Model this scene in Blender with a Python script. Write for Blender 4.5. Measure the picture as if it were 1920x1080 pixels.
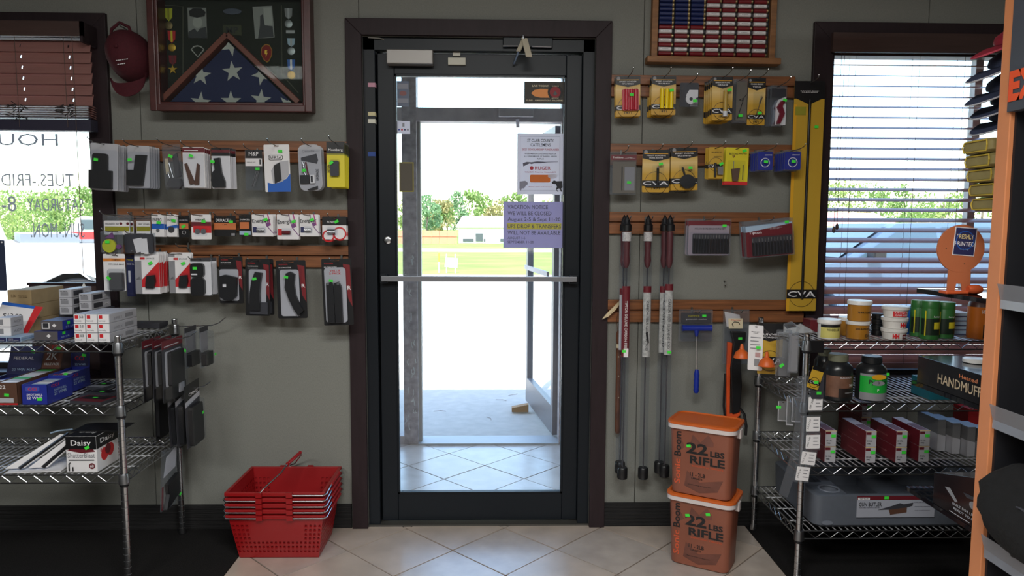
import bpy, math, random
from mathutils import Vector, Matrix, Euler
from mathutils.geometry import tessellate_polygon
random.seed(7)
for o in list(bpy.data.objects): bpy.data.objects.remove(o)
SC = bpy.context.scene
COL = SC.collection
PI = math.pi
R = math.radians

# ------------------------------------------------------------------ camera (1920x1080 frame)
FPX = 1340.0
CAM = Vector((.07, -3.1, 1.35))
_y, _p, _r = R(1.44), R(5.1), R(.27)
FW = Vector((math.sin(_y)*math.cos(_p), math.cos(_y)*math.cos(_p), -math.sin(_p)))
_r0 = Vector((math.cos(_y), -math.sin(_y), 0)); _u0 = _r0.cross(FW)
RT = _r0*math.cos(_r) + _u0*math.sin(_r); UP = RT.cross(FW)
cd = bpy.data.cameras.new('camera'); cam = bpy.data.objects.new('camera', cd); COL.objects.link(cam)
cd.sensor_width = 36; cd.lens = FPX/1920*36; cd.clip_start = .02; cd.clip_end = 900
cam.matrix_world = Matrix(((RT.x, UP.x, -FW.x, CAM.x), (RT.y, UP.y, -FW.y, CAM.y), (RT.z, UP.z, -FW.z, CAM.z), (0, 0, 0, 1)))
SC.camera = cam
# ------------------------------------------------------------------ sky, sun, exposure
w = bpy.data.worlds.new('sky'); SC.world = w; w.use_nodes = True
nt = w.node_tree; bg = nt.nodes['Background']
sk = nt.nodes.new('ShaderNodeTexSky'); sk.sky_type = 'NISHITA'; sk.sun_disc = False
sk.sun_elevation = R(62); sk.sun_rotation = R(190); sk.air_density = 1.3; sk.dust_density = 1.0; sk.ozone_density = 1.2
nt.links.new(sk.outputs[0], bg.inputs[0]); bg.inputs[1].default_value = .82
sl = bpy.data.lights.new('sun_offscreen', 'SUN'); sl.energy = 14; sl.angle = R(.6); sl.color = (1, .96, .88)
so = bpy.data.objects.new('sun_offscreen', sl); COL.objects.link(so); so.location = (0, -6, 14)
so.rotation_euler = Vector((.12, .42, -.9)).to_track_quat('-Z', 'Y').to_euler()
vs = SC.view_settings; vs.view_transform = 'Standard'; vs.look = 'None'; vs.exposure = 0; vs.gamma = 1; vs.use_curve_mapping = False
SC.display_settings.display_device = 'sRGB'
SC.cycles.transparent_max_bounces = 24; SC.cycles.max_bounces = 8; SC.cycles.diffuse_bounces = 4
SC.cycles.sample_clamp_indirect = 4; SC.cycles.caustics_reflective = False; SC.cycles.caustics_refractive = False
CEIL_W = 73     # watts of each ceiling panel

# ------------------------------------------------------------------ measuring: photo pixel -> point on the plane Y / X / Z
def ray(x, y): return FW + RT*((x-960)/FPX) + UP*((540-y)/FPX)
def at(x, y, Y=0.0): d = ray(x, y); return CAM + d*((Y-CAM.y)/d.y)
def fl(x, y, z=0.0): d = ray(x, y); return CAM + d*((z-CAM.z)/d.z)
def atx(x, y, X): d = ray(x, y); return CAM + d*((X-CAM.x)/d.x)

# ------------------------------------------------------------------ materials
def lin(c): return tuple(((v/255)/12.92 if v <= 10 else ((v/255+.055)/1.055)**2.4) for v in c) + (1,)
_M = {}
def M(name, rgb=(128, 128, 128), rough=.55, metal=0., noise=0., scale=30., bump=0., spec=.5, stretch=None, trans=0., emit=None):
    if name in _M: return _M[name]
    m = bpy.data.materials.new(name); m.use_nodes = True; _M[name] = m
    t = m.node_tree; b = t.nodes['Principled BSDF']; col = lin(rgb)
    b.inputs['Base Color'].default_value = col; b.inputs['Roughness'].default_value = rough
    b.inputs['Metallic'].default_value = metal; b.inputs['Specular IOR Level'].default_value = spec
    if noise or bump:
        tc = t.nodes.new('ShaderNodeTexCoord'); mp = t.nodes.new('ShaderNodeMapping'); nz = t.nodes.new('ShaderNodeTexNoise')
        t.links.new(tc.outputs['Object'], mp.inputs[0]); t.links.new(mp.outputs[0], nz.inputs['Vector'])
        if stretch: mp.inputs['Scale'].default_value = stretch
        nz.inputs['Scale'].default_value = scale; nz.inputs['Detail'].default_value = 5
        if noise:
            rp = t.nodes.new('ShaderNodeValToRGB'); t.links.new(nz.outputs[0], rp.inputs[0])
            rp.color_ramp.elements[0].position = .3; rp.color_ramp.elements[1].position = .7
            rp.color_ramp.elements[0].color = tuple(v*(1-noise) for v in col[:3])+(1,)
            rp.color_ramp.elements[1].color = tuple(min(1, v*(1+noise)) for v in col[:3])+(1,)
            t.links.new(rp.outputs[0], b.inputs['Base Color'])
        if bump:
            bp = t.nodes.new('ShaderNodeBump'); bp.inputs['Strength'].default_value = bump; bp.inputs['Distance'].default_value = .004
            t.links.new(nz.outputs[0], bp.inputs['Height']); t.links.new(bp.outputs[0], b.inputs['Normal'])
    if trans:      # light passes through (paper, blind slats, tub walls)
        tr = t.nodes.new('ShaderNodeBsdfTranslucent'); tr.inputs[0].default_value = col
        mx = t.nodes.new('ShaderNodeMixShader'); mx.inputs[0].default_value = trans
        t.links.new(b.outputs[0], mx.inputs[1]); t.links.new(tr.outputs[0], mx.inputs[2])
        t.links.new(mx.outputs[0], t.nodes['Material Output'].inputs[0])
    if emit:
        b.inputs['Emission Color'].default_value = lin(rgb); b.inputs['Emission Strength'].default_value = emit
    return m
def clear(name, tint=(245, 247, 250), gloss=.022, haze=.006, rough=.06):
    if name in _M: return _M[name]
    m = bpy.data.materials.new(name); m.use_nodes = True; _M[name] = m
    t = m.node_tree; t.nodes.remove(t.nodes['Principled BSDF'])
    tp = t.nodes.new('ShaderNodeBsdfTransparent'); tp.inputs[0].default_value = lin(tint)
    gl = t.nodes.new('ShaderNodeBsdfGlossy'); gl.inputs['Roughness'].default_value = rough
    df = t.nodes.new('ShaderNodeBsdfDiffuse'); df.inputs[0].default_value = lin((225, 228, 235))
    a = t.nodes.new('ShaderNodeMixShader'); a.inputs[0].default_value = gloss
    c = t.nodes.new('ShaderNodeMixShader'); c.inputs[0].default_value = haze
    t.links.new(tp.outputs[0], a.inputs[1]); t.links.new(gl.outputs[0], a.inputs[2])
    t.links.new(a.outputs[0], c.inputs[1]); t.links.new(df.outputs[0], c.inputs[2])
    t.links.new(c.outputs[0], t.nodes['Material Output'].inputs[0])
    return m
CL = clear('clear_plastic'); GLASS = clear('window_glass', (250, 252, 252), .03, .0, .0); BAG = clear('clear_bag', (232, 235, 238), .05, .06, .15)
FOG = clear('frosted_plastic', (232, 232, 232), .06, .14, .2)
K = M('black_plastic', (20, 20, 23), .4); DK = M('charcoal', (58, 58, 64), .5); G = M('grey_print', (140, 140, 145)); LG = M('light_grey', (184, 184, 190))
W = M('white_print', (236, 234, 236), .5); CR = M('cream', (222, 208, 176)); TN = M('kraft_card', (176, 152, 112), .8, noise=.06)
Y = M('yellow_card', (200, 160, 52), .4); YB = M('bright_yellow', (224, 208, 44), .4); GO = M('gold_card', (226, 168, 40), .4); PY = M('pale_yellow', (246, 224, 150), .4)
RD = M('red_print', (205, 38, 44), .45); MR = M('maroon_print', (104, 30, 40), .45); OR = M('orange_plastic', (212, 96, 34), .45); OP = M('orange_print', (226, 140, 60), .5)
BL = M('blue_print', (30, 96, 190), .45); NV = M('navy_print', (44, 48, 92), .45); DB = M('deep_blue', (40, 52, 150), .4); TE = M('teal_print', (20, 100, 115), .5)
GR = M('neon_green_label', (70, 235, 70), .6); DG = M('dark_green', (50, 112, 52), .4); LM = M('lime', (196, 200, 50), .5); OL = M('olive', (150, 146, 40), .5)
PU = M('purple_print', (120, 70, 130), .5); CU = M('copper_print', (208, 122, 74), .35); GN = M('bright_green', (30, 170, 60), .45)
WIRE = M('reflection_white_wire', (222, 224, 228), .35, .55); SV = M('chrome', (206, 208, 212), .25, 1.); ST = M('dull_steel', (150, 152, 156), .38, 1.); BR = M('brown_card', (92, 62, 48), .6); CY = M('pale_blue', (165, 190, 215), .45)  # deck wire whiter than the chrome: window reflection put into its colour
def vramp(name, stops, rough=.4):
    m = M(name, (200, 170, 60), rough); t = m.node_tree; tc = t.nodes.new('ShaderNodeTexCoord'); sp = t.nodes.new('ShaderNodeSeparateXYZ'); rp = t.nodes.new('ShaderNodeValToRGB')
    t.links.new(tc.outputs['Generated'], sp.inputs[0]); t.links.new(sp.outputs['Z'], rp.inputs[0]); t.links.new(rp.outputs[0], t.nodes['Principled BSDF'].inputs['Base Color'])
    e = rp.color_ramp.elements
    while len(e) < len(stops): e.new(.5)
    for el, (ps, c) in zip(e, stops): el.position = ps; el.color = lin(c)
    return m
YG = vramp('yellow_to_cream_print', [(0, (198, 152, 44)), (.42, (202, 158, 50)), (.66, (226, 196, 130)), (.82, (206, 164, 66))])
WOOD = M('rail_wood', (132, 82, 48), .45, noise=.35, scale=4, stretch=(1.2, 20, 26), bump=.05)
CAS = M('dark_brown_casing', (46, 36, 39), .5, noise=.12, scale=6, stretch=(10, 10, 1.5), spec=.2)
BRZ = M('dark_bronze_metal', (23, 28, 34), .4, 0, spec=.25)

# ------------------------------------------------------------------ mesh building
class MB:
    def __init__(s): s.v = []; s.f = []
    def add(s, vs, fs, X=None):
        n = len(s.v)
        s.v += [tuple(X @ Vector(v)) if X else tuple(v) for v in vs]; s.f += [tuple(i+n for i in f) for f in fs]; return s
    def box(s, x0, x1, y0, y1, z0, z1, X=None):
        return s.add([(x, y, z) for z in (z0, z1) for y in (y0, y1) for x in (x0, x1)],
                     [(0, 2, 3, 1), (4, 5, 7, 6), (0, 1, 5, 4), (2, 6, 7, 3), (0, 4, 6, 2), (1, 3, 7, 5)], X)
    def poly(s, pts, y0, y1, X=None):      # outline in XZ, front at y0 (towards -Y), back at y1
        a = sum(pts[i][0]*pts[(i+1) % len(pts)][1]-pts[(i+1) % len(pts)][0]*pts[i][1] for i in range(len(pts)))
        if a < 0: pts = pts[::-1]
        n = len(pts)
        return s.add([(x, y0, z) for x, z in pts]+[(x, y1, z) for x, z in pts],
                     [tuple(range(n)), tuple(range(2*n-1, n-1, -1))]+[(i, i+n, (i+1) % n+n, (i+1) % n) for i in range(n)], X)
    def polyhole(s, outer, holes, y0, y1, X=None):      # like poly, with real holes cut through
        loops = [outer]+list(holes); flat = [q for l in loops for q in l]; n = len(flat)
        tri = tessellate_polygon([[Vector((x, z, 0)) for x, z in l] for l in loops]); fs = []
        for a, b, c in tri:
            k = (flat[b][0]-flat[a][0])*(flat[c][1]-flat[a][1])-(flat[b][1]-flat[a][1])*(flat[c][0]-flat[a][0])
            if k < 0: a, b, c = c, b, a
            fs += [(a, b, c), (c+n, b+n, a+n)]
        i0 = 0
        for l in loops:
            m = len(l); fs += [(i0+i, i0+i+n, i0+(i+1) % m+n, i0+(i+1) % m) for i in range(m)]; i0 += m
        return s.add([(x, y0, z) for x, z in flat]+[(x, y1, z) for x, z in flat], fs, X)
    def tube(s, pts, r, n=6, closed=False, X=None):
        pts = [Vector(p) for p in pts]; m = len(pts); vs = []; fs = []
        rs = r if isinstance(r, (list, tuple)) else [r]*m
        pv = None
        for i, p in enumerate(pts):
            d = (pts[(i+1) % m]-pts[i-1]) if closed else (pts[min(i+1, m-1)]-pts[max(i-1, 0)])
            d.normalize()
            if pv is None: a = d.orthogonal().normalized()
            else:
                a = pv - d*pv.dot(d)
                a = a.normalized() if a.length > 1e-6 else d.orthogonal().normalized()
            pv = a; b = d.cross(a)
            vs += [p+(a*math.cos(2*PI*k/n)+b*math.sin(2*PI*k/n))*rs[i] for k in range(n)]
        for i in range(m if closed else m-1):
            j = (i+1) % m
            fs += [(i*n+k, i*n+(k+1) % n, j*n+(k+1) % n, j*n+k) for k in range(n)]
        if not closed: fs += [tuple(range(n-1, -1, -1)), tuple(range((m-1)*n, m*n))]
        return s.add(vs, fs, X)
    def lathe(s, prof, n=24, X=None):
        vs = []; fs = []
        for r, z in prof: vs += [(r*math.cos(2*PI*k/n), r*math.sin(2*PI*k/n), z) for k in range(n)]
        for i in range(len(prof)-1):
            fs += [(i*n+k, i*n+(k+1) % n, (i+1)*n+(k+1) % n, (i+1)*n+k) for k in range(n)]
        fs += [tuple(range(n-1, -1, -1)), tuple(range((len(prof)-1)*n, len(prof)*n))]
        return s.add(vs, fs, X)
    def loft(s, rings, X=None, cap=True):
        n = len(rings[0]); vs = [p for r in rings for p in r]; fs = []
        for i in range(len(rings)-1):
            fs += [(i*n+k, i*n+(k+1) % n, (i+1)*n+(k+1) % n, (i+1)*n+k) for k in range(n)]
        if cap: fs += [tuple(range(n-1, -1, -1)), tuple(range((len(rings)-1)*n, len(rings)*n))]
        return s.add(vs, fs, X)
    def build(s, name, mat, parent=None, smooth=False, bevel=0):
        me = bpy.data.meshes.new(name); me.from_pydata([tuple(v) for v in s.v], [], s.f); me.materials.append(mat)
        if smooth:
            me.polygons.foreach_set('use_smooth', [True]*len(me.polygons))
            try: me.set_sharp_from_angle(angle=R(38))
            except Exception: pass
        o = bpy.data.objects.new(name, me); COL.objects.link(o)
        if parent: o.parent = parent
        if bevel:
            b = o.modifiers.new('bevel', 'BEVEL'); b.width = bevel; b.segments = 2; b.limit_method = 'ANGLE'
        return o
def tag(o, label=None, cat=None, group=None, kind=None):
    for k, v in (('label', label), ('category', cat), ('group', group), ('kind', kind)):
        if v: o[k] = v
    return o
def thing(name, label, cat, loc=(0, 0, 0), rot=(0, 0, 0), group=None, kind=None):
    o = bpy.data.objects.new(name, None); COL.objects.link(o); o.location = loc; o.rotation_euler = rot; o.empty_display_size = .05
    return tag(o, label, cat, group, kind)
def struct(name, loc=(0, 0, 0), label=None, cat=None): return thing(name, label, cat, loc, kind='structure')
def copy_tree(o, parent=None, skip=()):
    c = o.copy(); COL.objects.link(c); c.parent = parent
    for ch in list(o.children):
        if not ch.name.startswith(skip or '\0'): copy_tree(ch, c, skip)
    return c
def T(x=0, y=0, z=0, rx=0, ry=0, rz=0, s=1): return Matrix.LocRotScale(Vector((x, y, z)), Euler((rx, ry, rz)), Vector((s, s, s)))
def rrect(x0, x1, z0, z1, r, n=4):
    out = []
    for cx, cz, a in ((x1-r, z0+r, -90), (x1-r, z1-r, 0), (x0+r, z1-r, 90), (x0+r, z0+r, 180)):
        out += [(cx+r*math.cos(R(a+90*k/n)), cz+r*math.sin(R(a+90*k/n))) for k in range(n+1)]
    return out
def ell(cx, cz, rx, rz, n=20): return [(cx+rx*math.cos(2*PI*k/n), cz+rz*math.sin(2*PI*k/n)) for k in range(n)]
_TX = {}
def text(s, mat, parent, loc=(0, 0, 0), h=.01, w=None, rot=(0, 0, 0), align='CENTER', bold=0., mirror=False, ext=.0002, name='lettering', rows=1, slant=0.):
    """flat lettering standing in the local XZ plane, read from -Y; h = height of one row"""
    key = (s, align, bold, rows)
    if key not in _TX:
        cu = bpy.data.curves.new('t', 'FONT'); cu.body = s; cu.align_x = align; cu.resolution_u = 2; cu.offset = bold; cu.space_line = 1.0
        to = bpy.data.objects.new('t', cu); me = bpy.data.meshes.new_from_object(to)
        vs = [tuple(v.co) for v in me.vertices]; fs = [tuple(p.vertices) for p in me.polygons]
        bpy.data.objects.remove(to); bpy.data.curves.remove(cu); bpy.data.meshes.remove(me)
        _TX[key] = (vs, fs)
    vs, fs = _TX[key]
    if not vs: return None
    z0 = min(v[1] for v in vs); z1 = max(v[1] for v in vs); xa = min(v[0] for v in vs); xb = max(v[0] for v in vs)
    k = h*rows/(z1-z0); kx = k
    if w: kx = w/(xb-xa)
    xo = (xa+xb)/2 if align == 'CENTER' else xa
    sg = -1 if mirror else 1
    mb = MB(); mb.v = [(sg*((v[0]-xo)*kx+slant*(v[1]-z0)*k), -ext, (v[1]-(z0+z1)/2)*k) for v in vs]; mb.f = [f[::-1] for f in fs] if mirror else list(fs)
    o = mb.build(name, mat, parent); o.location = loc; o.rotation_euler = rot
    return o

# ------------------------------------------------------------------ hanging packages
def tagpiece(parent, x, y, z, rot=0., s=1.):
    o = MB().box(-.0085*s, .0085*s, -.0004, 0, -.0055*s, .0055*s).build('price_tag', GR, parent); o.location = (x, y, z); o.rotation_euler = (0, rot, 0); return o
def dress(root, w, h, spec, y0=0.):
    """adds the parts of a flat package; u runs right and v runs down across the card, 0..1"""
    y = y0
    ux = lambda u: (u-.5)*w
    vz = lambda v: -v*h
    for it in spec:
        k = it[0]
        if k == 'r':
            _, nm, mt, u0, v0, u1, v1 = it[:7]; d = it[7] if len(it) > 7 else .0005
            MB().box(ux(u0), ux(u1), y-d, y, vz(v1), vz(v0)).build(nm, mt, root); y -= .0003
        elif k == 'rr':
            _, nm, mt, u0, v0, u1, v1, rad = it[:8]; d = it[8] if len(it) > 8 else .0006
            rad = min(rad, (u1-u0)*w*.49, (v1-v0)*h*.49)
            MB().poly(rrect(ux(u0), ux(u1), vz(v1), vz(v0), rad), y-d, y).build(nm, mt, root); y -= .0003
        elif k == 'p':
            _, nm, mt, pts = it[:4]; d = it[4] if len(it) > 4 else .0005
            MB().poly([(ux(a), vz(b)) for a, b in pts], y-d, y).build(nm, mt, root); y -= .0003
        elif k == 'e':
            _, nm, mt, cu, cv, ru, rv = it[:7]; d = it[7] if len(it) > 7 else .0005
            MB().poly(ell(ux(cu), vz(cv), ru*w, rv*w), y-d, y).build(nm, mt, root); y -= .0003
        elif k == 'o':      # ring
            _, nm, mt, cu, cv, ru, th = it[:7]
            MB().tube([(a, y, b) for a, b in ell(ux(cu), vz(cv), ru*w, ru*w, 28)], th, 4, True).build(nm, mt, root)
        elif k == 'c':      # rod or cell lying against the card
            _, nm, mt, ua, va, ub, vb, r = it[:8]
            MB().tube([(ux(ua), y-r, vz(va)), (ux(ub), y-r, vz(vb))], r, 10).build(nm, mt, root, True)
        elif k == 'w':      # bent wire / tapered stick
            _, nm, mt, pts, r = it[:5]
            MB().tube([(ux(a), y-.003, vz(b)) for a, b in pts], r, 6).build(nm, mt, root, True)
        elif k == 't':
            _, s, mt, u, v, hh = it[:6]; ww = it[6] if len(it) > 6 else None; rt = it[7] if len(it) > 7 else 0
            text(s, mt, root, (ux(u), y-.0003, vz(v)), hh*h, ww*w if ww else None, (0, rt, 0), bold=.012)
        elif k == 'b':      # clear moulded blister
            _, u0, v0, u1, v1, d = it[:6]; mt = it[6] if len(it) > 6 else CL
            i = min(.006, (u1-u0)*w*.15); a = rrect(ux(u0), ux(u1), vz(v1), vz(v0), .006, 3); b = rrect(ux(u0)+i, ux(u1)-i, vz(v1)+i, vz(v0)-i, .004, 3)
            MB().loft([[(p, y, q) for p, q in a], [(p, y-d, q) for p, q in b]], cap=False).add([(p, y-d, q) for p, q in b], [tuple(range(len(b)))]).build('blister', mt, root)
        elif k == 'g':
            tagpiece(root, ux(it[1]), y-(it[3] if len(it) > 3 else .0006), vz(it[2]), it[4] if len(it) > 4 else random.uniform(-.25, .25))
    return root
HK = M('zinc_hook', (110, 108, 104), .4, .8)
def hook(x, y0, z, L, label, up=.016, droop=.012):
    t = thing('display_hook', label, 'hook', (x, y0, z), group='wire hooks on the wooden rails')
    MB().box(-.004, .004, -.002, .006, -.016, .016).build('clip_plate', HK, t)
    MB().tube([(0, .004, -.008), (0, -.014, -.008), (0, -.02, 0), (0, -L*.8, droop*.2), (0, -L*.93, up*.45), (0, -L, up)], .0017, 6).build('peg', HK, t, True)
    MB().lathe([(.0008, -.0026), (.0026, -.0012), (.0026, .0012), (.0008, .0026)], 8, T(0, -L, up)).build('tip', SV, t, True)
    return t
def P(name, label, short, rect, spec, n=1, dy=.018, Y=-.09, tilt=0., yaw=0., hk=True, hole=.02, group=None, L=None, swing=0., base=None, round_=None, th=.0012, clearcard=False):
    """a package hanging on its own hook; rect = its outline measured on the photo, Y = its distance in front of the wall"""
    x0, y0, x1, y1 = rect
    a = at(x0, y0, Y); b = at(x1, y1, Y); wd = abs(b.x-a.x); h = abs(a.z-b.z)
    cx = (a.x+b.x)/2; zt = (at((x0+x1)/2, y0, Y)).z
    root = thing(name, label, 'package', (cx, Y, zt), (swing, tilt, yaw), group or (None if n == 1 else 'packs on one hook: '+short))
    hl = wd*.1
    cm = base or W
    pts = rrect(-wd/2, wd/2, -h, 0, min(round_ if round_ is not None else .004, wd*.49, h*.49), 4)
    zs_ = -max(.003, hole*h)
    MB().polyhole(pts, [rrect(-hl, hl, zs_-.0045, zs_, .0018, 2)], -th, 0).build('card' if not clearcard else 'clear_sheet', cm, root)
    dress(root, wd, h, spec, -th-.0002)
    for k in range(1, n):
        c = copy_tree(root, None, ('lettering', 'price_tag'))
        c.location = (cx+random.uniform(-.0015, .0015), Y+dy*k, zt+random.uniform(-.002, .001))
        c.rotation_euler = (swing, tilt+random.uniform(-.02, .02), yaw+random.uniform(-.05, .05))
    if hk: hook(cx, -.022, zt+zs_-.0022, L or (-Y+.10), 'steel peg hook holding the '+short)
    return root
# ================================================================== room shell
WALLM = M('grey_fabric_wall', (131, 132, 126), .9, noise=.10, scale=420, bump=.25, stretch=(1, 1, .35), spec=.2)
SEAM = M('panel_joint', (58, 56, 52), .9)
PAINT = M('room_paint', (118, 116, 111), .9); CEILM = M('ceiling_tile_grey', (140, 140, 137), .95)
CARPET = M('black_carpet', (32, 31, 31), .95, noise=.5, scale=260, bump=.6, spec=.1)
TILE = M('beige_tile', (184, 172, 162), .27, noise=.12, scale=9, bump=.015, spec=.8)
TILE2 = M('warm_beige_tile', (188, 173, 160), .3, noise=.13, scale=8, bump=.015, spec=.8)
for _t in (TILE, TILE2): _t.node_tree.nodes['Principled BSDF'].inputs['IOR'].default_value = 1.9
GROUT = M('brown_grout', (104, 90, 80), .9, noise=.15, scale=60)
XL, XR, YBK, ZC = -3.4, 3.9, -7.0, 2.78
LWIN = (-2.75, -1.626, .69, 2.125); DOOR = (-.487, .497, 0, 2.135); RWIN = (1.512, 2.66, .69, 2.125)
wf = struct('wall_front')
bk = MB()
def cut(x0, x1, z0, z1):
    """boxes of a wall strip that leave the three openings free"""
    out = []; ops = [o for o in (LWIN, DOOR, RWIN) if o[0] < x1 and o[1] > x0 and o[2] < z1 and o[3] > z0]
    xs = sorted({x0, x1, *[min(max(v, x0), x1) for o in ops for v in o[:2]]})
    for a, b in zip(xs, xs[1:]):
        o = next((o for o in ops if o[0] <= (a+b)/2 <= o[1]), None)
        if not o: out.append((a, b, z0, z1)); continue
        if o[2] > z0: out.append((a, b, z0, o[2]))
        if o[3] < z1: out.append((a, b, o[3], z1))
    return out
for a, b, c, d in cut(XL-.2, XR+.2, 0, ZC+.5): bk.box(a, b, .012, .16, c, d)
bk.build('wall_core', PAINT, wf)
seams = [XL, -2.64, -1.42, -.50, .703, 1.925, 3.145, XR]
for a, b in zip(seams, seams[1:]):
    p = MB()
    for q in cut(a+.0018, b-.0018, 0, ZC): p.box(q[0], q[1], 0, .012, q[2], q[3])
    p.build('wall_panel', WALLM, wf)
for nm, bx in (('wall_left', (XL-.15, XL, YBK, .16, 0, ZC)), ('wall_right', (XR, XR+.15, YBK, .16, 0, ZC)), ('wall_back', (XL, XR, YBK-.15, YBK, 0, ZC))):
    tag(MB().box(*bx).build(nm, PAINT), kind='structure')
tag(MB().box(XL-.15, XR+.15, YBK, .16, ZC, ZC+.12).build('ceiling', CEILM), kind='structure')
# ---- floor: carpet at both sides, a strip of diagonal tiles to the door, more tiles in the vestibule
floor = struct('floor')
TX0, TX1 = -.967, 1.205
MB().box(XL, TX0, YBK, .012, -.05, .0).build('carpet_side', CARPET, floor)
MB().box(TX1, XR, YBK, .012, -.05, .0).build('carpet_side', CARPET, floor)
MB().box(TX0, TX1, YBK, .2, -.05, -.0035).build('grout_bed', GROUT, floor)
MB().box(-1.0, 1.0, .2, 1.27, -.05, -.0035).build('vestibule_grout_bed', GROUT, floor)
def clip(poly, ax, lim, keep_less):
    out = []
    for i, p in enumerate(poly):
        q = poly[(i+1) % len(poly)]; a = (p[ax] <= lim) == keep_less or p[ax] == lim; b = (q[ax] <= lim) == keep_less or q[ax] == lim
        if a: out.append(p)
        if a != b:
            t = (lim-p[ax])/(q[ax]-p[ax]); out.append((p[0]+(q[0]-p[0])*t, p[1]+(q[1]-p[1])*t))
    return out
def tiles(cx, cy, dg, x0, x1, y0, y1):
    h = dg/2-.0042
    for i in range(-30, 31):
        for j in range(-60, 31):
            if (i+j) % 2: continue
            px, py = cx+i*dg/2, cy+j*dg/2
            pl = [(px-h, py), (px, py-h), (px+h, py), (px, py+h)]
            for ax, lim, k in ((0, x0, False), (0, x1, True), (1, y0, False), (1, y1, True)):
                if pl: pl = clip(pl, ax, lim, k)
            if len(pl) < 3: continue
            n = len(pl); dz = random.uniform(-.0006, .0006)
            MB().add([(a, b, dz) for a, b in pl]+[(a, b, -.004) for a, b in pl],
                     [tuple(range(n))]+[(k, k+n, (k+1) % n+n, (k+1) % n) for k in range(n)]).build('tile', random.choice((TILE, TILE2)), floor)
tiles(.117, -.02-.216, .432, TX0+.004, TX1-.004, -2.7, .02)
tiles(.02, .81-.213, .426, -.98, .98, .13, 1.255)
MB().box(TX0, TX1, YBK, -2.7, -.004, 0).build('plain_tile_field', TILE, floor)
BASE = M('ribbed_black_base', (26, 25, 26), .85, noise=.5, scale=30, stretch=(.4, 10, 14), bump=.7)
for nm, a, b in (('baseboard_left', XL, -.56), ('baseboard_right', .565, XR)):
    m = MB().box(a, b, -.012, 0, 0, .108)
    for k in range(6): m.box(a, b, -.0145, -.012, .006+k*.0168, .006+k*.0168+.0095)
    tag(m.build(nm, BASE), kind='structure')

# ---- casings round the openings
def mitred(parent, name, x0, x1, z0, z1, wd, y0, y1, mat, bottom=True):
    o = (x0-wd, x1+wd, z0-wd if bottom else z0, z1+wd)
    q = [[(x0, z1), (x1, z1), (o[1], o[3]), (o[0], o[3])], [(x0, z0), (x0, z1), (o[0], o[3]), (o[0], o[2])], [(x1, z1), (x1, z0), (o[1], o[2]), (o[1], o[3])]]
    if bottom: q.append([(x1, z0), (x0, z0), (o[0], o[2]), (o[1], o[2])])
    for p in q: MB().poly(p, y0, y1).build(name, mat, parent, bevel=.002)
SLAT = M('mahogany_slat', (158, 114, 108), .3, noise=.08, scale=8, stretch=(.6, 20, 20), trans=.22)
REV = CAS
SASH = M('dark_window_sash', (48, 46, 50), .4)
CORD = M('blind_cord', (96, 80, 74), .8)
def window(nm, op):
    x0, x1, z0, z1 = op
    w_ = struct(nm)
    mitred(w_, 'casing', x0, x1, z0, z1, .086, -.02, 0.0, CAS)
    m = MB().box(x0-.002, x0+.012, 0, .15, z0, z1).box(x1-.012, x1+.002, 0, .15, z0, z1).box(x0, x1, 0, .15, z1-.012, z1).box(x0, x1, 0, .16, z0-.004, z0+.012)
    m.build('reveal', REV, w_)
    f = MB()
    for a, b, c, d in ((x0, x0+.035, z0, z1), (x1-.035, x1, z0, z1), (x0, x1, z0, z0+.035), (x0, x1, z1-.035, z1)): f.box(a, b, .1, .135, c, d)
    f.build('sash', SASH, w_)
    MB().box(x0+.03, x1-.03, .115, .119, z0+.03, z1-.03).build('pane', GLASS, w_)
    return w_
lw = window('window_1', LWIN); rw = window('window_2', RWIN)
MB().box(at(1826, 200, .1).x, at(1840, 200, .1).x, .1, .135, .72, 2.1).build('mullion', M('pale_mullion', (206, 206, 210), .5), rw)
# hours lettered on the outside of the pane, so it reads mirrored from here
VIN = M('grey_vinyl_letters', (150, 148, 152), .6, trans=.3)
for s, px, py, hpx, endpx in (('HOURS', 108, 262, 23, -62), ('TUES.-FRIDAY', 138, 338, 24, -36), ('SATURDAY', 156, 384, 24, 50), ('8-', 30, 382, 30, 2), ('SUN.-MON.', 158, 432, 28, 57)):
    a = at(px, py, .12); b = at(endpx, py, .12)
    text(s, VIN, lw, ((a.x+b.x)/2, .1225, a.z), hpx*.0023, a.x-b.x, mirror=True)

# ---- blinds
HEADW = M('walnut_valance', (70, 52, 48), .4, noise=.15, scale=5, stretch=(.8, 12, 12))
def slat_mesh(L, wd, t, tilt, holes=()):
    m = MB(); pr = [(-wd/2, 0), (-wd/4, .0016), (0, .0022), (wd/4, .0016), (wd/2, 0), (wd/4, .0016-t), (0, .0022-t), (-wd/4, .0016-t)]
    c, s = math.cos(tilt), math.sin(tilt)
    rot = lambda q: [(y*c-z*s, y*s+z*c) for y, z in q]
    def seg(x0, x1, q): m.loft([[(x0, y, z) for y, z in rot(q)], [(x1, y, z) for y, z in rot(q)]])
    x = -L/2
    for hx in sorted(holes):      # routed cord holes that daylight shines through
        seg(x, hx-.003, pr); g = .007
        seg(hx-.003, hx+.003, [(-wd/2, 0), (-wd/4, .0016), (-g, .002), (-g, .002-t), (-wd/4, .0016-t)]); seg(hx-.003, hx+.003, [(g, .002), (wd/4, .0016), (wd/2, 0), (wd/4, .0016-t), (g, .002-t)])
        x = hx+.003
    seg(x, L/2, pr); return m
b2 = thing('window_blind', 'open reddish-brown slatted blind beside the long yellow rod pack', 'blind', (2.086, .045, 2.15))
L2 = RWIN[1]-RWIN[0]-.03
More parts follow.
